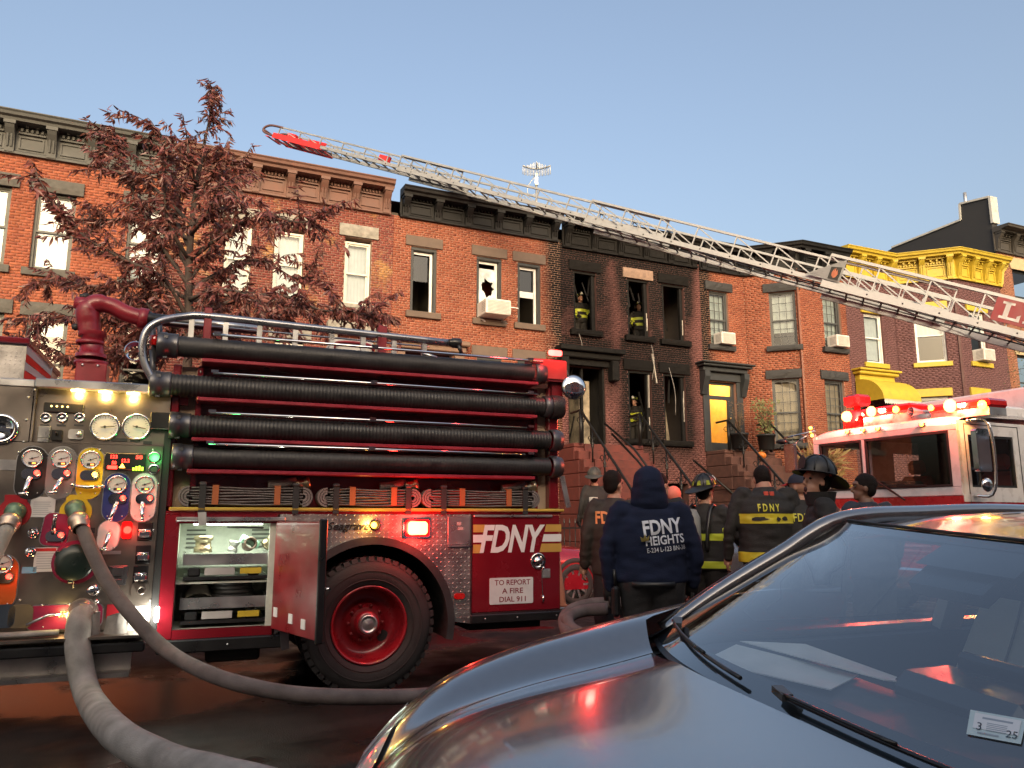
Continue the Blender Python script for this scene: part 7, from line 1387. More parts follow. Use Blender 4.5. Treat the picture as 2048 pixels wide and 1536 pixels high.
def seat(v, lab=None):
    o = cpart('seat', beige, lambda m: (m.grid(lambda s, t: Vector((-1.12 - .32 * t + .07 * (abs(2 * s - 1) ** 2.5) * (1 if t < .85 else .5) - .05 * math.sin(t * 3), v + (.5 - .13 * t ** 3) * (s - .5), .55 + .62 * t + .03 * (1 - (2 * s - 1) ** 2) * (t > .9))), 16, 16, 0, True, True), m.grid(lambda s, t: Vector((-1.2 - .32 * t - .1, v + (.5 - .13 * t ** 3) * (s - .5), .55 + .62 * t)), 6, 6), m.grid(lambda s, t: Vector((-.62 - .5 * t, v + .5 * (s - .5), .58 - .04 * t + .03 * abs(2 * s - 1) ** 2)), 10, 6)))
    cpart('head_rest', beige, lambda m: m.box(-1.56, -1.46, v - .13, v + .13, 1.16, 1.33, 0, .045), o); cpart('piping', M('piping_grey', (.2, .19, .17), .7), lambda m: [m.tube([Vector((-1.115 - .32 * t - .05 * math.sin(t * 3) + .012, v + d * (1 - .25 * t), .55 + .62 * t)) for t in [k / 10 for k in range(10)]], .004, 5) for d in (-.14, .14)], o)
seat(-.37); seat(.37); cpart('rear_seat', beige, lambda m: m.box(-2.35, -2.2, -.6, .6, .5, 1.05, 0, .06))
cpart('mirror_housing', trim, lambda m: (m.obox(wind(.93, -.02, -.03), wind(.72, -.02, -.045), .2, .035, 0, (0, 0, 1)), m.box(-.74, -.7, -.2, .06, 1.2, 1.27, 0, .018))); cpart('console_lamp', M('console_grey', (.25, .25, .25), .5), lambda m: m.box(-.98, -.78, -.1, .1, 1.3, 1.325, 0, .01))
for k, (pts, lab) in enumerate((([(-.14, -.5), (-.33, -.6), (-.46, -.26), (-.26, -.15)], 'white paper sheet lying open on the car dashboard, nearest the glass'), ([(-.36, -.62), (-.5, -.5), (-.5, -.12), (-.42, -.14)], 'folded white paper behind the first sheet on the car dashboard'))):
    t = thing('paper_sheet', lab, 'paper', group='papers on the car dashboard'); t.matrix_basis = CARM; m = MB(); m.add([(x, y, .972 + .014 * k + .01 * (i % 2)) for i, (x, y) in enumerate(pts)] + [(x, y, .969 + .014 * k + .01 * (i % 2)) for i, (x, y) in enumerate(pts)], [(0, 1, 2, 3), (7, 6, 5, 4), (0, 4, 5, 1), (1, 5, 6, 2), (2, 6, 7, 3), (3, 7, 4, 0)]); m.build('sheet', M('paper_white', (.65, .63, .6), .8), t)
# wipers
for (b0, b1, a0, a1) in ((-.12, .62, .035, .02), (-.93, -.3, .09, .035)):
    def wf(m):
        P = [wind(a0 + (a1 - a0) * k / 8, b0 + (b1 - b0) * k / 8, .022) for k in range(9)]; m.tube(P, .0055, 6); m.tube([p + Vector((.006, 0, .008)) for p in P[:6]], .0045, 6)
    w = cpart('wiper', trim, wf); cpart('pivot', M('pivot_grey', (.08, .08, .08), .4), lambda m: m.obox(wind(a0 + .02, b0 - .02, .02), wind(a0 - .0, b0 + .05, .024), .026, .016), w)
# inspection sticker on the glass
def glass_at(x, y):
    best = None
    for i in range(71):
        for j in range(101):
            a, b = i / 200, .1 + .9 * j / 100; p = CARM @ wind(a, b); q = p - Vector((0, 0, CAM_H)); d = q.y * CP + q.z * SP
            X, Y = 1024 + FPX * q.x / d, 768 - FPX * (-q.y * SP + q.z * CP) / d; e = (X - x) ** 2 + (Y - y) ** 2
            if best is None or e < best[0]: best = (e, a, b)
    return best[1:]
sq = [glass_at(*p) for p in ((1945, 1422), (2052, 1440), (2046, 1492), (1934, 1472))]
def onglass(s, t, d): a = [(1 - s) * (1 - t), s * (1 - t), s * t, (1 - s) * t]; return wind(sum(w * q[0] for w, q in zip(a, sq)), sum(w * q[1] for w, q in zip(a, sq)), d)
st = cpart('sticker', M('sticker_pale', (.5, .6, .6), .5, var=.04), lambda m: m.grid(lambda s, t: onglass(s, t, .003), 8, 6), ws)
def stk(name, mat, txts=(), boxes=()):
    m = MB()
    for tt, cx, cz, w, h in txts:
        V, Fs = text_geo(tt); m.add([onglass(cx + x * w, cz - z * h, .0045) for x, z, d in V], Fs)
    for x0, x1, y0, y1 in boxes: m.add([onglass(x0, y0, .004), onglass(x1, y0, .004), onglass(x1, y1, .004), onglass(x0, y1, .004)], [(0, 1, 2, 3)])
    m.build(name, mat, st)
stk('panel', white, (), [(.1, .93, .1, .72)]); stk('numeral', M('sticker_ink', (.1, .13, .17), .6), [('3', .22, .62, .09, .3), ('25', .82, .72, .2, .28)], []); stk('print', M('sticker_grey', (.3, .34, .38), .6), (), [(.25, .8, .22, .3), (.2, .6, .84, .9)] + [(.35, .72, .42 + .07 * k, .45 + .07 * k) for k in range(5)])

# ------------------------------------------------------------------ cars at the far kerb
def sedan(label, u, paintm, group='cars parked at the far kerb', flip=1):
    L = 4.6; t = thing('parked_car', label, 'car', PF.world(u, -6.95, 0), PF.a, group); prof = [(-2.3, .255), (-2.29, .6), (-2.2, .9), (-1.7, 1.0), (-1.1, 1.02), (.9, .98), (1.5, .93), (2.1, .8), (2.25, .6), (2.295, .4), (2.3, .255)]
    def P(s, q):
        x = -2.3 + 4.6 * s; zt_ = lerp_tab(prof, x); a = q * math.pi; c = abs(math.cos(a)) ** .35 * (1 if a < math.pi / 2 else -1); z = .25 + (zt_ - .25) * math.sin(a) ** .4
        return (x * flip, (.9 - .08 * abs(x / 2.3) ** 6 - .1 * max(0, (z - .75) / .3)) * c, z)
    bd = MB(); bd.grid(P, 40, 24, 0, True, flip > 0); bd.build('body', paintm, t)
    gl = [(-1.75, 1.0), (-1.1, 1.38), (-.3, 1.46), (.35, 1.42), (1.15, .97)]
    MB().grid(lambda s, q: ((lambda x, zt_: (x * flip, (.74 - .16 * (max(0, zt_ - .95) / .5)) * math.cos(q * math.pi) , .95 + (zt_ - .95) * min(1, math.sin(q * math.pi) ** .3 * 1.0)))(-1.75 + 2.9 * s, lerp_tab(gl, -1.75 + 2.9 * s))), 30, 20, 0, True, flip > 0).build('greenhouse', M('car_window', (.03, .04, .045), .06, coat=1), t)
    MB().grid(lambda s, q: (( -1.15 + 1.45 * s) * flip, -.56 + 1.12 * q, lerp_tab(gl, -1.15 + 1.45 * s) + .012 - .05 * abs(2 * q - 1) ** 4), 12, 10, 0, True, flip < 0).build('roof', paintm, t)
    m = MB()
    for x, z in ((-.35, 1.0), (.4, 1.0)): m.obox((x * flip, -.76, .95), ((x - .1) * flip, -.6, 1.42), .07, .02, 0, (0, 1, 0))
    m.build('pillar', paintm, t)
    for x in (-1.4, 1.37):
        for y, sd in ((-.9, 1), (.9, -1)):
            m = MB(); m.lathe([(0, .03), (.08, .02), (.1, .05), (.22, .03), (.225, .06)], (x * flip, y, .33), (0, sd, 0), 24)
            for k in range(10): a = k * .628; m.obox((x * flip + .08 * math.cos(a), y + sd * .02, .33 + .08 * math.sin(a)), (x * flip + .22 * math.cos(a), y + sd * .012, .33 + .22 * math.sin(a)), .035, .02, 0, (0, 1, 0))
            w = m.build('wheel', M('alloy', (.45, .45, .47), .3, .9), t); MB().lathe([(.225, .0), (.25, -.012), (.31, -.008), (.33, .03), (.33, .2)], (x * flip, y, .33), (0, sd, 0), 32).build('tyre', M('tyre_rubber', (.022, .02, .021), .75), w)
            MB().lathe([(.34, .004), (.4, -.004), (.41, .02)], (x * flip, y, .34), (0, sd, 0), 28).build('arch_trim', blk, t)
    MB().box(1.9 * flip if flip > 0 else -2.24, 2.24 if flip > 0 else -1.9, -.84, -.6, .66, .78, 0, .04).build('headlight', M('headlight_clear', (.6, .6, .62), .08, .3, coat=1), t)
    return t
sedan('glossy red car parked at the far kerb, just behind the fire engine', -3.75, M('red_car_paint', (.3, .008, .018), .2, .2, coat=1, var=.05))
sedan('slate grey car parked at the far kerb, seen between the firefighters', 1.7, M('slate_car_paint', (.13, .16, .19), .22, .6, coat=1, var=.05))
sedan('dark car parked at the far kerb in front of the ladder truck', 7.2, M('dark_car_paint', (.03, .025, .03), .22, .4, coat=1, var=.05))
# heap of burnt boards pulled out of the house
pile = thing('debris_pile', 'heap of burnt boards and twisted metal on the pavement before the red stoop', 'debris', PF.world(3.6, -4.9, .16), PF.a); dr = random.Random(3)
bmats = [char, char, M('burnt_wood', (.09, .05, .035), .8), M('scorched_copper', (.3, .09, .05), .35, .7), M('pale_splinter', (.35, .3, .26), .8)]
for k in range(46):
    c = Vector((dr.gauss(0, .75), dr.gauss(0, .4), 0)); c.z = max(.05, dr.uniform(.1, 1.15) * math.exp(-(c.x / 1.1) ** 2)); d = Vector((dr.gauss(0, 1), dr.gauss(0, .6), dr.gauss(.0, .35))).normalized(); l = dr.uniform(.3, .9); m = MB(); a, b = c - d * l, c + d * l; a.z = max(.03, a.z); b.z = max(.03, b.z); m.obox(a, b, dr.uniform(.05, .16), dr.uniform(.02, .05), 0, (dr.gauss(0, 1), dr.gauss(0, 1), 1)); m.build('board', bmats[dr.randrange(5)], pile)
# the row across the street, behind the camera
nb_ = [(-22, -14, (.34, .14, .09)), (-14, -6.5, (.3, .26, .22)), (-6.5, 1, (.26, .1, .07)), (1, 8.5, (.4, .36, .3)), (8.5, 16, (.28, .12, .08)), (16, 26, (.3, .2, .15))]
for k, (a, b, c) in enumerate(nb_):
    h = thing('brick_house', ['red', 'grey', 'dark red', 'pale', 'brown-red', 'tan'][k] + ' house in the facing row across the street, behind the viewer', 'house', PF.world(a, -24.5, 0), PF.a, 'houses facing the burnt row'); w_ = b - a; hh = 7.7 + (k % 3) * .4
    MB().box(0.01, w_ - .01, -9, 0, 0, hh).build('wall', M('far_wall_%d' % k, c, .9, var=.2, scale=3), h); MB().box(-.0, w_, -.001, .45, hh - .7, hh).build('cornice', greypaint, h)
    fr = MB(); [fr.box(x - .55, x + .55, .001, .06, z, z + 1.8) for x in (w_ * .2, w_ * .5, w_ * .8) for z in (1.4, 4.2)]
    for x in (w_ * .2, w_ * .5, w_ * .8):
        for z in (1.4, 4.2): o = MB().box(x - .55, x + .55, .001, .06, z, z + 1.8).build('window', whitef, h); MB().box(x - .47, x + .47, .0605, .064, z + .08, z + 1.72).build('pane', M('dark_pane', (.03, .03, .03), .2), o)
# ------------------------------------------------------------------ people
def remesh(name, mb, vox, mats, parent, smooth=2, disp=0., seed=0, extra=None):
    """grow one continuous skin over overlapping closed shapes"""
    me = mb.mesh(name, mats[0]); o = bpy.data.objects.new('tmp', me); COL.objects.link(o)
    r = o.modifiers.new('r', 'REMESH'); r.mode = 'VOXEL'; r.voxel_size = vox
    s_ = o.modifiers.new('s', 'SMOOTH'); s_.factor = .5; s_.iterations = smooth
    me2 = bpy.data.meshes.new_from_object(o.evaluated_get(bpy.context.evaluated_depsgraph_get())); bpy.data.objects.remove(o); bpy.data.meshes.remove(me)
    me2.name = name; me2.materials.clear(); [me2.materials.append(m) for m in mats]; me2.polygons.foreach_set('use_smooth', [True] * len(me2.polygons)); me2.polygons.foreach_set('material_index', [0] * len(me2.polygons))
    if disp:
        for v in me2.vertices:
            p = v.co; k = .8 * noise.noise((p.x * 9 + seed, p.y * 9, p.z * 5 + seed)) + .8 * noise.noise((p.x * 6 + p.z * 14 + seed, p.y * 8, p.z * 17 - p.x * 5)); v.co = p + v.normal * disp * k
    me2.update(); o = link(name, me2, parent); return o
def ring_loft(m, rings, n=20):                       # rings: (x, y, z, rx, ry)
    V = [(x + rx * math.cos(2 * math.pi * j / n), y + ry * math.sin(2 * math.pi * j / n), z) for x, y, z, rx, ry in rings for j in range(n)]; k = len(rings)
    m.add(V, [(i * n + j, i * n + (j + 1) % n, (i + 1) * n + (j + 1) % n, (i + 1) * n + j) for i in range(k - 1) for j in range(n)] + [tuple(reversed(range(n))), tuple(range((k - 1) * n, k * n))], 0, True)
def limb(m, pts, rs, n=12):
    sp = smooth_path(pts, 4); k = len(sp); rr = [lerp_tab([(i / (len(rs) - 1), r) for i, r in enumerate(rs)], j / (k - 1)) for j in range(k)]; m.tube(sp, rr, n); m.sphere(sp[-1], rs[-1], 10); m.sphere(sp[0], rs[0], 10)
def bands(src, mat, parent, name, cuts, lift=.005):
    """reflective tape: slices of a garment between two planes, lifted off it. cuts: (point, normal, half width, keep function)"""
    for (p, n, hw, keep) in cuts:
        b = bmesh.new(); b.from_mesh(src.data); p, n = Vector(p), Vector(n).normalized()
        for s_ in (-1, 1): bmesh.ops.bisect_plane(b, geom=b.verts[:] + b.edges[:] + b.faces[:], plane_co=p + n * hw * s_, plane_no=n * s_, clear_outer=True)
        bmesh.ops.delete(b, geom=[f for f in b.faces if not keep(f.calc_center_median())], context='FACES')
        for v in b.verts: v.co += v.normal * lift
        me = bpy.data.meshes.new(name); b.to_mesh(me); b.free(); me.materials.clear(); me.materials.append(mat); link(name, me, parent)
def cloth_text(src, body, cx, cz, w, h, mat, parent, name='lettering', rot=0., y0=-1., **kw):
    """print on the back: letters laid onto the garment from behind"""
    V, Fs = text_geo(body, **kw); b = bmesh.new(); bv = [b.verts.new((x, z, 0)) for x, z, d in V]
    V2 = [(x, z) for x, z, d in V]
    for f, q in ((f, [V[i] for i in f]) for f in Fs):
        if min(v[2] for v in q) > .5:
            try: b.faces.new([bv[i] for i in f])
            except ValueError: pass
    bmesh.ops.delete(b, geom=[v for v in b.verts if not v.link_faces], context='VERTS'); bmesh.ops.triangulate(b, faces=b.faces[:])
    for _ in range(2): bmesh.ops.subdivide_edges(b, edges=[e for e in b.edges if ((e.verts[0].co.x - e.verts[1].co.x) * w) ** 2 + ((e.verts[0].co.y - e.verts[1].co.y) * h) ** 2 > .03 ** 2], cuts=1); bmesh.ops.triangulate(b, faces=b.faces[:])
    bm2 = bmesh.new(); bm2.from_mesh(src.data); T = BVHTree.FromBMesh(bm2); c, s_ = math.cos(rot), math.sin(rot)
    for v in b.verts:
        x, z = v.co.x * w, v.co.y * h; X, Z = cx + x * c - z * s_, cz + x * s_ + z * c; hit = T.ray_cast(Vector((X, y0, Z)), Vector((0, 1, 0)))
        v.co = Vector((X, (hit[0].y if hit[0] else 0) - .009, Z))
    me = bpy.data.meshes.new(name); b.to_mesh(me); b.free(); bm2.free(); me.materials.append(mat); return link(name, me, parent)
skin = M('skin', (.42, .22, .15), .5, var=.08, spec=.4); skin_d = M('skin_brown', (.16, .08, .05), .5, var=.08); hairm = M('dark_hair', (.012, .009, .008), .75, spec=.15, bump=.8, bscale=120, var=.3)
navy = M('navy_fleece', (.012, .017, .04), .95, var=.15, bump=.5, bscale=130, spec=.2); blackc = M('black_cloth', (.014, .013, .014), .85, var=.2, bump=.4, bscale=90); turn = M('turnout_black', (.018, .016, .015), .8, var=.25, bump=.4, bscale=110, dirt=.2); brownc = M('brown_black_jacket', (.026, .021, .017), .75, var=.2, bump=.3); lime = M('lime_tape', (.55, .62, .05), .45, var=.06); tapey = M('yellow_tape', (.6, .5, .03), .45, var=.12, dirt=.25); glove = M('glove_black', (.012, .011, .011), .7); leather = M('helmet_leather', (.016, .016, .017), .42, var=.2, dirt=.2, dirtcol=(.08, .07, .06)); ltxt = M('grey_print', (.62, .64, .7), .6, var=.05)
def person(label, px, py, Y, H=1.8, rz=0., coat=turn, legs=blackc, wide=1., arms=None, head=(0, 0), skinm=skin, hair=True, hood=False, vox=.016, group=None, z=0., lean=0., hem=.86, gloves=True, mouth=False, seed=0, full=True, drop=0.):
    """px: photo x of the head's middle; the figure stands at depth Y on height z, seen from behind at rz=0"""
    w = atY(px, py, Y); t = thing('person', label, 'person', (w.x, w.y, z), rz, group); k = H / 1.8; out = {'t': t}
    A = arms or {-1: [(.2, 0, 1.46), (.29, -.02, 1.19), (.3, .06, .95)], 1: [(.2, 0, 1.46), (.29, -.02, 1.19), (.3, .06, .95)]}
    P = lambda p: Vector((p[0] * k, p[1] * k + lean * max(0, p[2] - .95) * k, p[2] * k))
    J = {s: [P((q[0] * s * wide, q[1], q[2])) for q in A[s]] for s in (-1, 1)}
    hy, hp = head; HR = Matrix.Translation(P((0, .03 + drop * .5, 1.665 - drop))) @ Matrix.Rotation(hy, 4, 'Z') @ Matrix.Rotation(hp, 4, 'X')
    # the body: one skin from head to ankles, hands with five fingers
    m = MB(); rl = [(0, 0, .95, .16, .11), (0, 0, 1.1, .15, .1), (0, .0, 1.3, .17, .11), (0, 0, 1.44, .16, .09), (0, .005, 1.5, .075, .07), (0, .02, 1.58, .058, .062)]
    ring_loft(m, [(*P(r[:3]), r[3] * k, r[4] * k) for r in rl])
    for s in (-1, 1): limb(m, [P((.09 * s, 0, .95)), P((.1 * s, .01, .5)), P((.11 * s, -.02, .08))], [.08, .06, .045]); limb(m, J[s], [.05, .04, .028]); m.sphere(P((.11 * s, .05, .05)), .06, 10, 0, .8, 1.8, .8)
    m.T = HR; m.sphere((0, -.01, .03), .094, 16, 0, .82, 1.06, 1.1); m.sphere((0, .035, -.055), .064, 12, 0, .85, .95, .95); m.sphere((0, .075, -.085), .03, 10, 0, 1.1, .8, .8); m.tube([(0, .085, .03), (0, .112, -.015), (0, .105, -.032)], [.008, .014, .016], 8); m.sphere((0, .08, .045), .05, 10, 0, 1.1, .45, .35); m.sphere((0, .088, -.058), .018, 8, 0, 1.5, .6, .7)
    for s in (-1, 1): m.sphere((s * .078, .0, -.01), .022, 8, 0, .4, .8, 1.4)
    m.T = None
    for s in (-1, 1):
        wr, el = J[s][2], J[s][1]; d = (wr - el).normalized(); fwd = Vector((0, 1, 0)); fwd = (fwd - d * fwd.dot(d)).normalized(); sd_ = d.cross(fwd) * s; pc = wr + d * .055
        m.tube([wr - d * .03, wr + d * .03, wr + d * .09], [.028, .036, .033], 10, 0, True, True, .6, 1.2)
        for f in range(4): b0 = wr + d * .085 + fwd * (.03 - f * .02); l = (.07, .08, .074, .058)[f]; m.tube([b0 - d * .02, b0 + d * l * .5, b0 + d * l * .9 - sd_ * .02, b0 + d * l - sd_ * .035], [.011, .0105, .0095, .008], 6)
        b0 = wr + d * .03 + fwd * .03; m.tube([b0, b0 + fwd * .03 + d * .025, b0 + fwd * .04 + d * .06], [.014, .012, .009], 6)
    out['body'] = remesh('body', m, .0105 if Y < 9 else .016, [skinm], t, 1)
    if hy or mouth:
        e = MB(); e.T = HR
        for s in (-1, 1): e.sphere((s * .033, .083, .02), .0105, 8)
        e.build('eye', M('eye_dark', (.03, .025, .022), .25), t)
    if mouth: e = MB(); e.T = HR; e.sphere((0, .098, -.064), .022, 10, 0, .8, .5, 1.0); e.build('mouth', M('mouth_dark', (.05, .012, .012), .5), t)
    if gloves:
        m = MB()
        for s in (-1, 1):
            wr, el = J[s][2], J[s][1]; d = (wr - el).normalized(); fwd = Vector((0, 1, 0)); fwd = (fwd - d * fwd.dot(d)).normalized(); sd_ = d.cross(fwd) * s
            m.tube([wr - d * .06, wr + d * .0, wr + d * .04, wr + d * .1], [.046, .042, .046, .042], 10, 0, True, True, .75, 1.15)
            for f in range(4): b0 = wr + d * .085 + fwd * (.036 - f * .024); l = (.075, .085, .08, .064)[f]; m.tube([b0 - d * .02, b0 + d * l * .5, b0 + d * l * .9 - sd_ * .02, b0 + d * l - sd_ * .04], [.015, .0145, .013, .011], 6)
            b0 = wr + d * .03 + fwd * .03; m.tube([b0, b0 + fwd * .035 + d * .025, b0 + fwd * .045 + d * .065], [.018, .016, .012], 6)
        m.build('glove', glove, t)
    # garments
    m = MB(); wd = wide; ring_loft(m, [(*P(r[:3]), r[3] * k, r[4] * k) for r in [(0, 0, hem, .225 * wd, .165), (0, 0, hem + .04, .235 * wd, .175), (0, .0, 1.08, .225 * wd, .165), (0, -.01, 1.25, .235 * wd, .165), (0, -.012, 1.37, .225 * wd, .15), (0, -.006, 1.455, .17 * wd, .12), (0, .005, 1.5, .1, .09), (0, .012, 1.545, .083, .083)]], 28)
    for s in (-1, 1): limb(m, [J[s][0] - Vector((.06 * s, 0, .015))] + J[s], [.08, .084, .066, .052, .048])
    out['coat'] = remesh('jacket', m, vox, [coat], t, 2, .014, seed)
    m = MB(); 
    for s in (-1, 1): limb(m, [P((.1 * s, 0, .93)), P((.115 * s, .015, .52)), P((.12 * s, -.01, .1))], [.125 * wd, .095, .085])
    m.sphere(P((0, -.01, .95)), .17, 14, 0, 1.15 * wd, .85, .8)
    if full: remesh('trousers', m, vox * 1.2, [legs], t, 3, .009, seed + 3)
    if full: m = MB(); [ (m.tube([P((.12 * s, -.09, .05)), P((.12 * s, .02, .055)), P((.125 * s, .16, .04))], [.05, .058, .045], 10), m.tube([P((.12 * s, -.03, .06)), P((.12 * s, -.02, .2))], [.06, .065], 10)) for s in (-1, 1)]; m.build('boot', blk, t)
    if hood:
        m = MB(); m.T = Matrix.Translation(P((0, .015, 1.66))); ring_loft(m, [(0, -.0, -.19, .135, .115), (0, -.015, -.14, .14, .13), (0, -.012, -.06, .128, .138), (0, -.008, .03, .122, .138), (0, .0, .09, .105, .12), (0, .01, .13, .07, .085), (.01, .015, .152, .03, .04)], 24); out['hood'] = remesh('hood', m, .014, [coat], t, 3, .012, seed + 9)
    elif hair:
        m = MB(); m.T = HR; m.sphere((0, -.018, .045), .1, 16, 0, .84, 1.02, 1.02); m.sphere((0, -.045, -.005), .082, 14, 0, .96, .72, .95)
        h_ = remesh('hair', m, .011, [hairm], t, 1, .004, seed)
        b = bmesh.new(); b.from_mesh(h_.data); pl = HR @ Vector((0, .062, .05)); nn = HR.to_3x3() @ Vector((0, 1, -.75)); bmesh.ops.bisect_plane(b, geom=b.verts[:] + b.edges[:] + b.faces[:], plane_co=pl, plane_no=nn, clear_outer=True); b.to_mesh(h_.data); b.free()
    out['HR'] = HR; out['P'] = P; out['J'] = J; out['k'] = k; return out
def helmet(o, mat=leather, big=1., tets=True, shield=white):
    m = MB(); m.T = o['HR'] @ Matrix.Translation((0, -.01, .055)) @ Matrix.Rotation(.08, 4, 'X') @ Matrix.Scale(big, 4); n = 28
    m.grid(lambda s, t: (.108 * math.cos(6.2832 * s) * math.cos(t * 1.57), .128 * math.sin(6.2832 * s) * math.cos(t * 1.57), .01 + .125 * math.sin(t * 1.57)), n, 8)
    def brim(s, t): a = 6.2832 * s; back = max(0, -math.sin(a)); e = .032 + .055 * back ** 1.5 + .012 * max(0, math.sin(a)); r = t * e; return ((.106 + r) * math.cos(a), (.126 + r * (1 + .25 * back)) * math.sin(a), .012 - r * (.28 + .45 * back) + .002)
    m.grid(brim, n, 4); m.grid(lambda s, t: Vector(brim(s, t)) - Vector((0, 0, .007)), n, 4, 0, True, True); m.tube([brim(k / 28, 1) for k in range(29)], .005, 5)
    h = m.build('helmet', mat, o['t'])
    m2 = MB(); m2.T = m.T
    for k in range(4): a = k * .785; m2.tube([(.112 * math.cos(a) * math.cos(q), .132 * math.sin(a) * math.cos(q), .01 + .13 * math.sin(q)) for q in [.05 + i * .3 for i in range(11)]], .006, 5)
    m2.build('ridge', mat, h)
    m3 = MB(); m3.T = m.T; m3.prism([(-.03, .02), (.03, .02), (.038, .08), (0, .115), (-.038, .08)], .13, .136); m3.build('front_piece', shield, h)
    if tets:
        m4 = MB(); m4.T = m.T
        for k in range(8): a = .4 + k * .785; c, s_ = math.cos(a), math.sin(a); tx, ty = -s_, c; m4.add([(.113 * c - tx * .022, .133 * s_ - ty * .022, .025), (.113 * c + tx * .022, .133 * s_ + ty * .022, .025), (.1 * c + tx * .012, .118 * s_ + ty * .012, .07), (.1 * c - tx * .012, .118 * s_ - ty * .012, .07)], [(0, 1, 2, 3), (3, 2, 1, 0)])
        m4.build('reflective_patch', lime, h)
    return h
def tape(o, mat, zs=(1.17, .93), arms=(.72,), hw=.035):
    P, J = o['P'], o['J']; cut = []
    for z in zs: cut.append((P((0, 0, z)), (0, 0, 1), hw, lambda c: abs(c.x) < .27))
    for s in (-1, 1):
        for f in arms:
            a, b = (J[s][1], J[s][2]) if f >= .5 else (J[s][0], J[s][1]); q = a.lerp(b, (f * 2) % 1 if f < 1 else .9); d = (b - a).normalized(); cut.append((q, d, hw * .9, lambda c, q=q: (c - q).length < .12))
    bands(o['coat'], mat, o['coat'], 'reflective_stripe', cut)
def strip(o, name, mat, fn): m = MB(); fn(m); return m.build(name, mat, o['t'])
# hooded man, back to us
o = person('person from behind in navy hooded sweatshirt printed FDNY HEIGHTS, hood up', 1296, 930, 5.9, 1.78, -.06, navy, blackc, 1.17, {-1: [(.2, 0, 1.45), (.285, -.03, 1.17), (.27, .02, .9)], 1: [(.2, 0, 1.45), (.285, -.03, 1.17), (.27, .06, .93)]}, hood=True, vox=.014, hem=.93, seed=4); c = o['coat']
for tt, x, z, w, h, bd in (('FDNY', .075, 1.335, .29, .108, .03), ('HEIGHTS', .09, 1.24, .29, .066, .02), ('E-234 L-123 BN-38', .1, 1.175, .29, .034, .012)): cloth_text(c, tt, x, z, w, h, ltxt, c, rot=.1, bold=bd)
m = MB(); T_ = [(-.095, 1.262), (-.085, 1.225), (-.035, 1.235), (-.028, 1.275), (-.05, 1.25), (-.06, 1.285), (-.073, 1.25)]; ys = [-.205] * 7; m.add([(x, y, z) for (x, z), y in zip(T_, ys)], [tuple(range(7)), tuple(reversed(range(7)))]); m.build('crown_print', M('crown_gold', (.3, .24, .06), .6), c)
strip(o, 'holster', blkp, lambda m: (m.box(-.3, -.24, -.08, .02, .68, .9, 0, .02), m.tube([(-.27, -.05, .9), (-.28, -.06, 1.02)], .012, 6))); strip(o, 'belt', blkp, lambda m: m.lathe([(.2, .9), (.205, .9), (.205, .94), (.2, .94)], (0, 0, 0), (0, 0, 1), 24))
# jacket with orange lettering, head turned right
o = person('person in dark jacket with orange FDNY letters, bareheaded, looking right beside the engine', 1228, 946, 7.3, 1.84, .1, brownc, blackc, .94, None, (-.95, 0), vox=.017, seed=11, gloves=False); cloth_text(o['coat'], 'FDNY', -.075, 1.4, .26, .115, M('orange_print', (.7, .26, .09), .6), o['coat'], bold=.03)
o = person('person in sooty helmet farther back by the stoop, half hidden behind the orange-lettered jacket', 1190, 952, 14.6, 1.84, .35, turn, turn, 1.0, None, (-.6, -.05), vox=.026, z=.42, seed=12); helmet(o, M('sooty_helmet', (.05, .05, .045), .6), 1.2, False); strip(o, 'air_tank', M('pale_tank', (.42, .4, .36), .5), lambda m: m.tube([(-.16, -.22, .95), (-.16, -.24, 1.35)], [.08, .08], 12))
o = person('person with short dark hair in black coat, behind the navy hood', 1318, 940, 8.2, 1.87, -.5, blackc, blackc, 1., None, (-.5, 0), vox=.022, seed=13, gloves=False)
o = person('person in salmon pink knit cap farther back by the burnt boards', 1346, 968, 10.8, 1.82, -.7, M('grey_coat', (.09, .085, .085), .8), blackc, 1., None, (-.5, 0), vox=.026, seed=14, hair=False); m = MB(); m.T = o['HR']; m.sphere((0, -.015, .045), .108, 14, 0, .88, 1.02, 1.0); m.build('knit_cap', M('salmon_knit', (.6, .16, .12), .9), o['t'])
o = person('person walking right in turnout gear, black helmet, lime tape and air tank', 1407, 964, 8.3, 1.8, -.75, turn, turn, 1.08, {-1: [(.2, 0, 1.45), (.28, .04, 1.2), (.22, .22, 1.02)], 1: [(.2, 0, 1.45), (.3, .06, 1.2), (.3, .3, 1.06)]}, (-.25, 0), vox=.018, seed=15); helmet(o, leather, 1.05); tape(o, lime, (1.2, .92), (.72, .3)); strip(o, 'air_tank', M('tank_grey', (.2, .2, .19), .5), lambda m: m.tube([(0, -.25, 1.0), (0, -.26, 1.05), (0, -.27, 1.4), (0, -.25, 1.48)], [.05, .085, .085, .04], 14)); strip(o, 'harness', blkp, lambda m: [m.tube(smooth_path([(x, -.2, 1.05), (x * 1.1, -.185, 1.3), (x, -.05, 1.53), (x, .16, 1.35)], 4), .02, 6) for x in (-.12, .12)]); strip(o, 'radio', M('red_plastic', (.5, .05, .03), .4), lambda m: m.box(.1, .16, .15, .2, 1.2, 1.36, 0, .01))
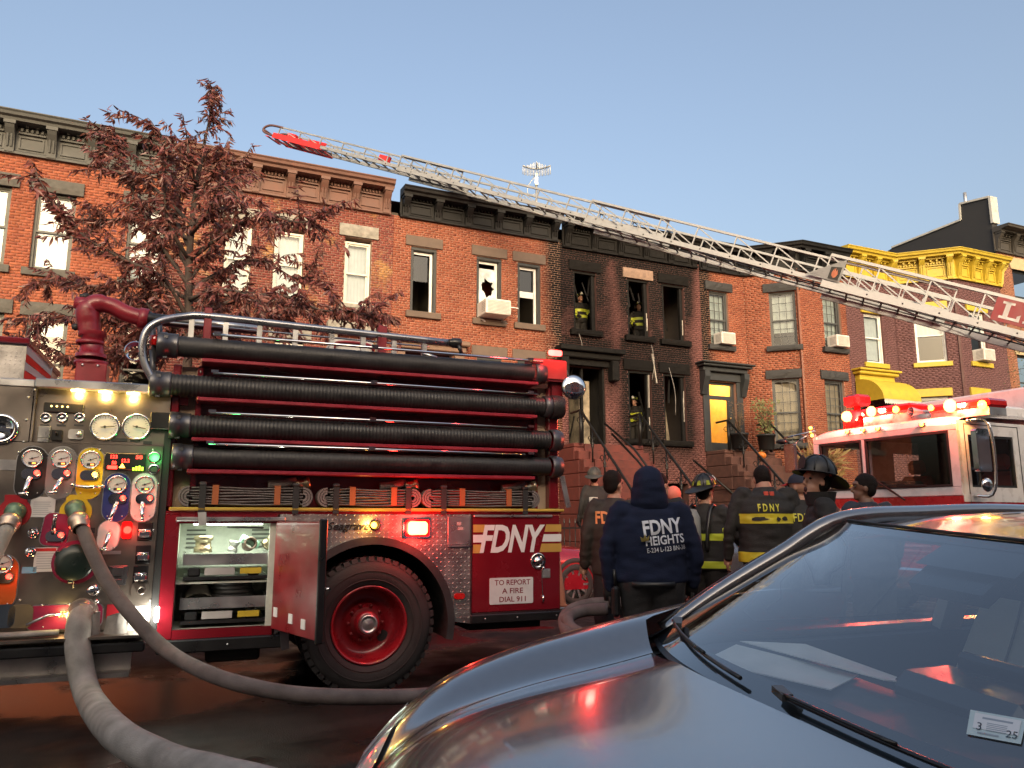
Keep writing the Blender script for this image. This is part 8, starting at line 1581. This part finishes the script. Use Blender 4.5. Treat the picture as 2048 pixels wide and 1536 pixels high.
# coat with the yellow bands
o = person('person from behind in black coat with two broad yellow bands and small FDNY letters', 1526, 930, 7.4, 1.97, -.02, turn, blackc, 1.08, None, (.05, .15), vox=.015, hem=.9, seed=16, gloves=False, drop=.06); c = o['coat']; tape(o, tapey, (1.27, .95), (), .045)
cloth_text(c, 'F D N Y', -.02, 1.49, .2, .07, M('yellow_print', (.62, .56, .04), .5), c, bold=.025); strip(o, 'collar_patch', M('red_patch', (.6, .08, .05), .5), lambda m: [m.box(x, x + .04, -.135, -.105, 1.6, 1.64, 0, .003) for x in (-.045, .008)])
m = MB(); rr_ = random.Random(2)
for cx_, w_ in ((-.11, .075), (.06, .02), (.12, .03)):
    P_ = [(cx_ + w_ * math.cos(a) * rr_.uniform(.7, 1.2), 1.387 + .022 * math.sin(a) * rr_.uniform(.6, 1.2)) for a in [k * .5236 for k in range(12)]]; b2 = bmesh.new(); b2.from_mesh(c.data); T2 = BVHTree.FromBMesh(b2); pts = []
    for x, z in P_: h_ = T2.ray_cast(Vector((x, -1, z)), Vector((0, 1, 0))); pts.append((x, (h_[0].y if h_[0] else -.15) - .014, z))
    b2.free(); m.add(pts, [tuple(range(12))])
m.build('burn_mark', turn, c)
o = person('person in navy cap with red peak, back to us, behind the shouting helmeted figure', 1597, 950, 7.4, 1.82, -.15, turn, blackc, 1.0, None, (.9, 0), vox=.018, seed=17, hair=False, gloves=False); cloth_text(o['coat'], 'FDNY', .0, 1.4, .2, .075, M('yellow_print', (.62, .56, .04), .5), o['coat'], bold=.02, space=1.15); tape(o, lime, (1.1,), ()); m = MB(); m.T = o['HR']; m.grid(lambda s, t: (.092 * math.cos(6.2832 * s) * math.cos(t * 1.57), -.01 + .112 * math.sin(6.2832 * s) * math.cos(t * 1.57), .04 + .1 * math.sin(t * 1.57)), 20, 6); cp_ = m.build('cap', M('navy_cap', (.015, .018, .035), .8), o['t']); m = MB(); m.T = o['HR']; m.grid(lambda s, t: (.08 * math.cos(math.pi * s), .08 + .11 * math.sin(math.pi * s) * t, .045 - .025 * t), 14, 4); m.build('peak', M('red_peak', (.5, .03, .03), .6), cp_)
# shouting man in the wide leather helmet, profile to the left
o = person('person in wide black leather helmet shouting towards the left', 1640, 952, 5.9, 1.80, 1.3, turn, blackc, 1.05, None, (.6, .1), mouth=True, vox=.015, seed=18, hair=False); helmet(o, leather, 1.12, False, leather); m = MB(); m.T = o['HR']; m.sphere((0, -.03, .0), .088, 14, 0, 1, .9, 1); m.build('hair', hairm, o['t']); strip(o, 'collar', turn, lambda m: m.grid(lambda s, t: ((.1 + .02 * t) * math.cos(6.2832 * s), .01 + (.1 + .02 * t) * math.sin(6.2832 * s), 1.49 + .1 * t), 20, 3)); cloth_text(o['coat'], 'F D N Y', -.0, 1.42, .24, .06, M('faded_print', (.4, .3, .08), .6), o['coat'], bold=.02)
o = person('person in navy work jacket with short dark hair, looking left before the ladder truck', 1731, 948, 7.2, 1.8, .35, M('navy_work_jacket', (.022, .026, .04), .8, var=.15, bump=.3), blackc, 1.06, None, (1.0, 0), skinm=skin_d, vox=.018, seed=19, gloves=False); cloth_text(o['coat'], 'FDNY', .06, 1.4, .22, .07, ltxt, o['coat'], bold=.02); strip(o, 'shoulder_patch', M('patch_orange', (.4, .14, .07), .6), lambda m: m.sphere((-.29, -.03, 1.33), .05, 12, 0, .3, 1, 1))
# firefighters inside the burnt house
for (x, y, u_off, zf, lab, r, hh) in ((1160, 598, 1.0, 6.46, 'person in lime-taped coat and helmet standing in the left upper window of the burnt house', .3, 1.75), (1277, 604, 1.1, 6.46, 'person in lime-taped coat standing in the middle upper window of the burnt house', -.1, 1.75), (1270, 822, 1.1, 3.38, 'person with lime-taped sleeve inside the lower window of the burnt house', -.6, 1.72)):
    u_, _ = PF(x, y, u_off); w = PF.world(u_, u_off, 0); o = person(lab, x, y, w.y, hh, math.pi + r, turn, turn, 1.05, {-1: [(.2, 0, 1.45), (.3, .05, 1.2), (.2, .25, 1.1)], 1: [(.2, 0, 1.45), (.3, .05, 1.2), (.2, .25, 1.05)]}, (0, .1), vox=.026, z=zf, group='firefighters inside the burnt house', seed=int(x)); o['t'].location = (w.x, w.y, zf); helmet(o, leather, 1.05); tape(o, lime, (1.25, 1.05), (.7,), .045)
# ------------------------------------------------------------------ separate pieces that can be picked apart
def split_loose(o):
    me = o.data; n = len(me.vertices); par = list(range(n))
    def find(i):
        while par[i] != i: par[i] = par[par[i]]; i = par[i]
        return i
    for e in me.edges: a, b = find(e.vertices[0]), find(e.vertices[1]); par[a] = b
    groups = {}
    for p in me.polygons: groups.setdefault(find(p.vertices[0]), []).append(p)
    if len(groups) < 2: return
    for k, g in enumerate(list(groups.values())):
        ix = {}; [ix.setdefault(v, len(ix)) for p in g for v in p.vertices]; m2 = bpy.data.meshes.new(me.name); m2.from_pydata([me.vertices[v].co for v in ix], [], [[ix[v] for v in p.vertices] for p in g])
        [m2.materials.append(m) for m in me.materials]; m2.polygons.foreach_set('material_index', [p.material_index for p in g]); m2.polygons.foreach_set('use_smooth', [p.use_smooth for p in g]); m2.update()
        if k == 0: first = m2
        else: c = link(o.name.split('.')[0], m2, o.parent); c.matrix_local = o.matrix_local.copy()
    o.data = first
for o in [o for o in bpy.data.objects if o.type == 'MESH' and o.name.split('.')[0] in ('gun_flange', 'rub_strip', 'post', 'pipe_clamp', 'plaster_board', 'torn_board', 'pipe_bracket', 'tan_plate', 'rack_rail', 'rail_clip', 'panel_lamp', 'tag', 'hose_bracket', 'harness', 'cab_window', 'collar_patch', 'reflector', 'hood_seam', 'chevron', 'hanging_wire', 'bar', 'cable', 'coats', 'door_edge', 'instrument', 'rub_rail', 'trim', 'brace_rod', 'runner', 'shelf', 'pin_plate', 'strip_lamp', 'lug', 'scorch_mark', 'burn_mark', 'gun_knob', 'light_strip', 'pillar', 'glove', 'eye', 'boot', 'trousers_leg', 'top_strip', 'panel_label', 'print', 'drop_step')]: split_loose(o)
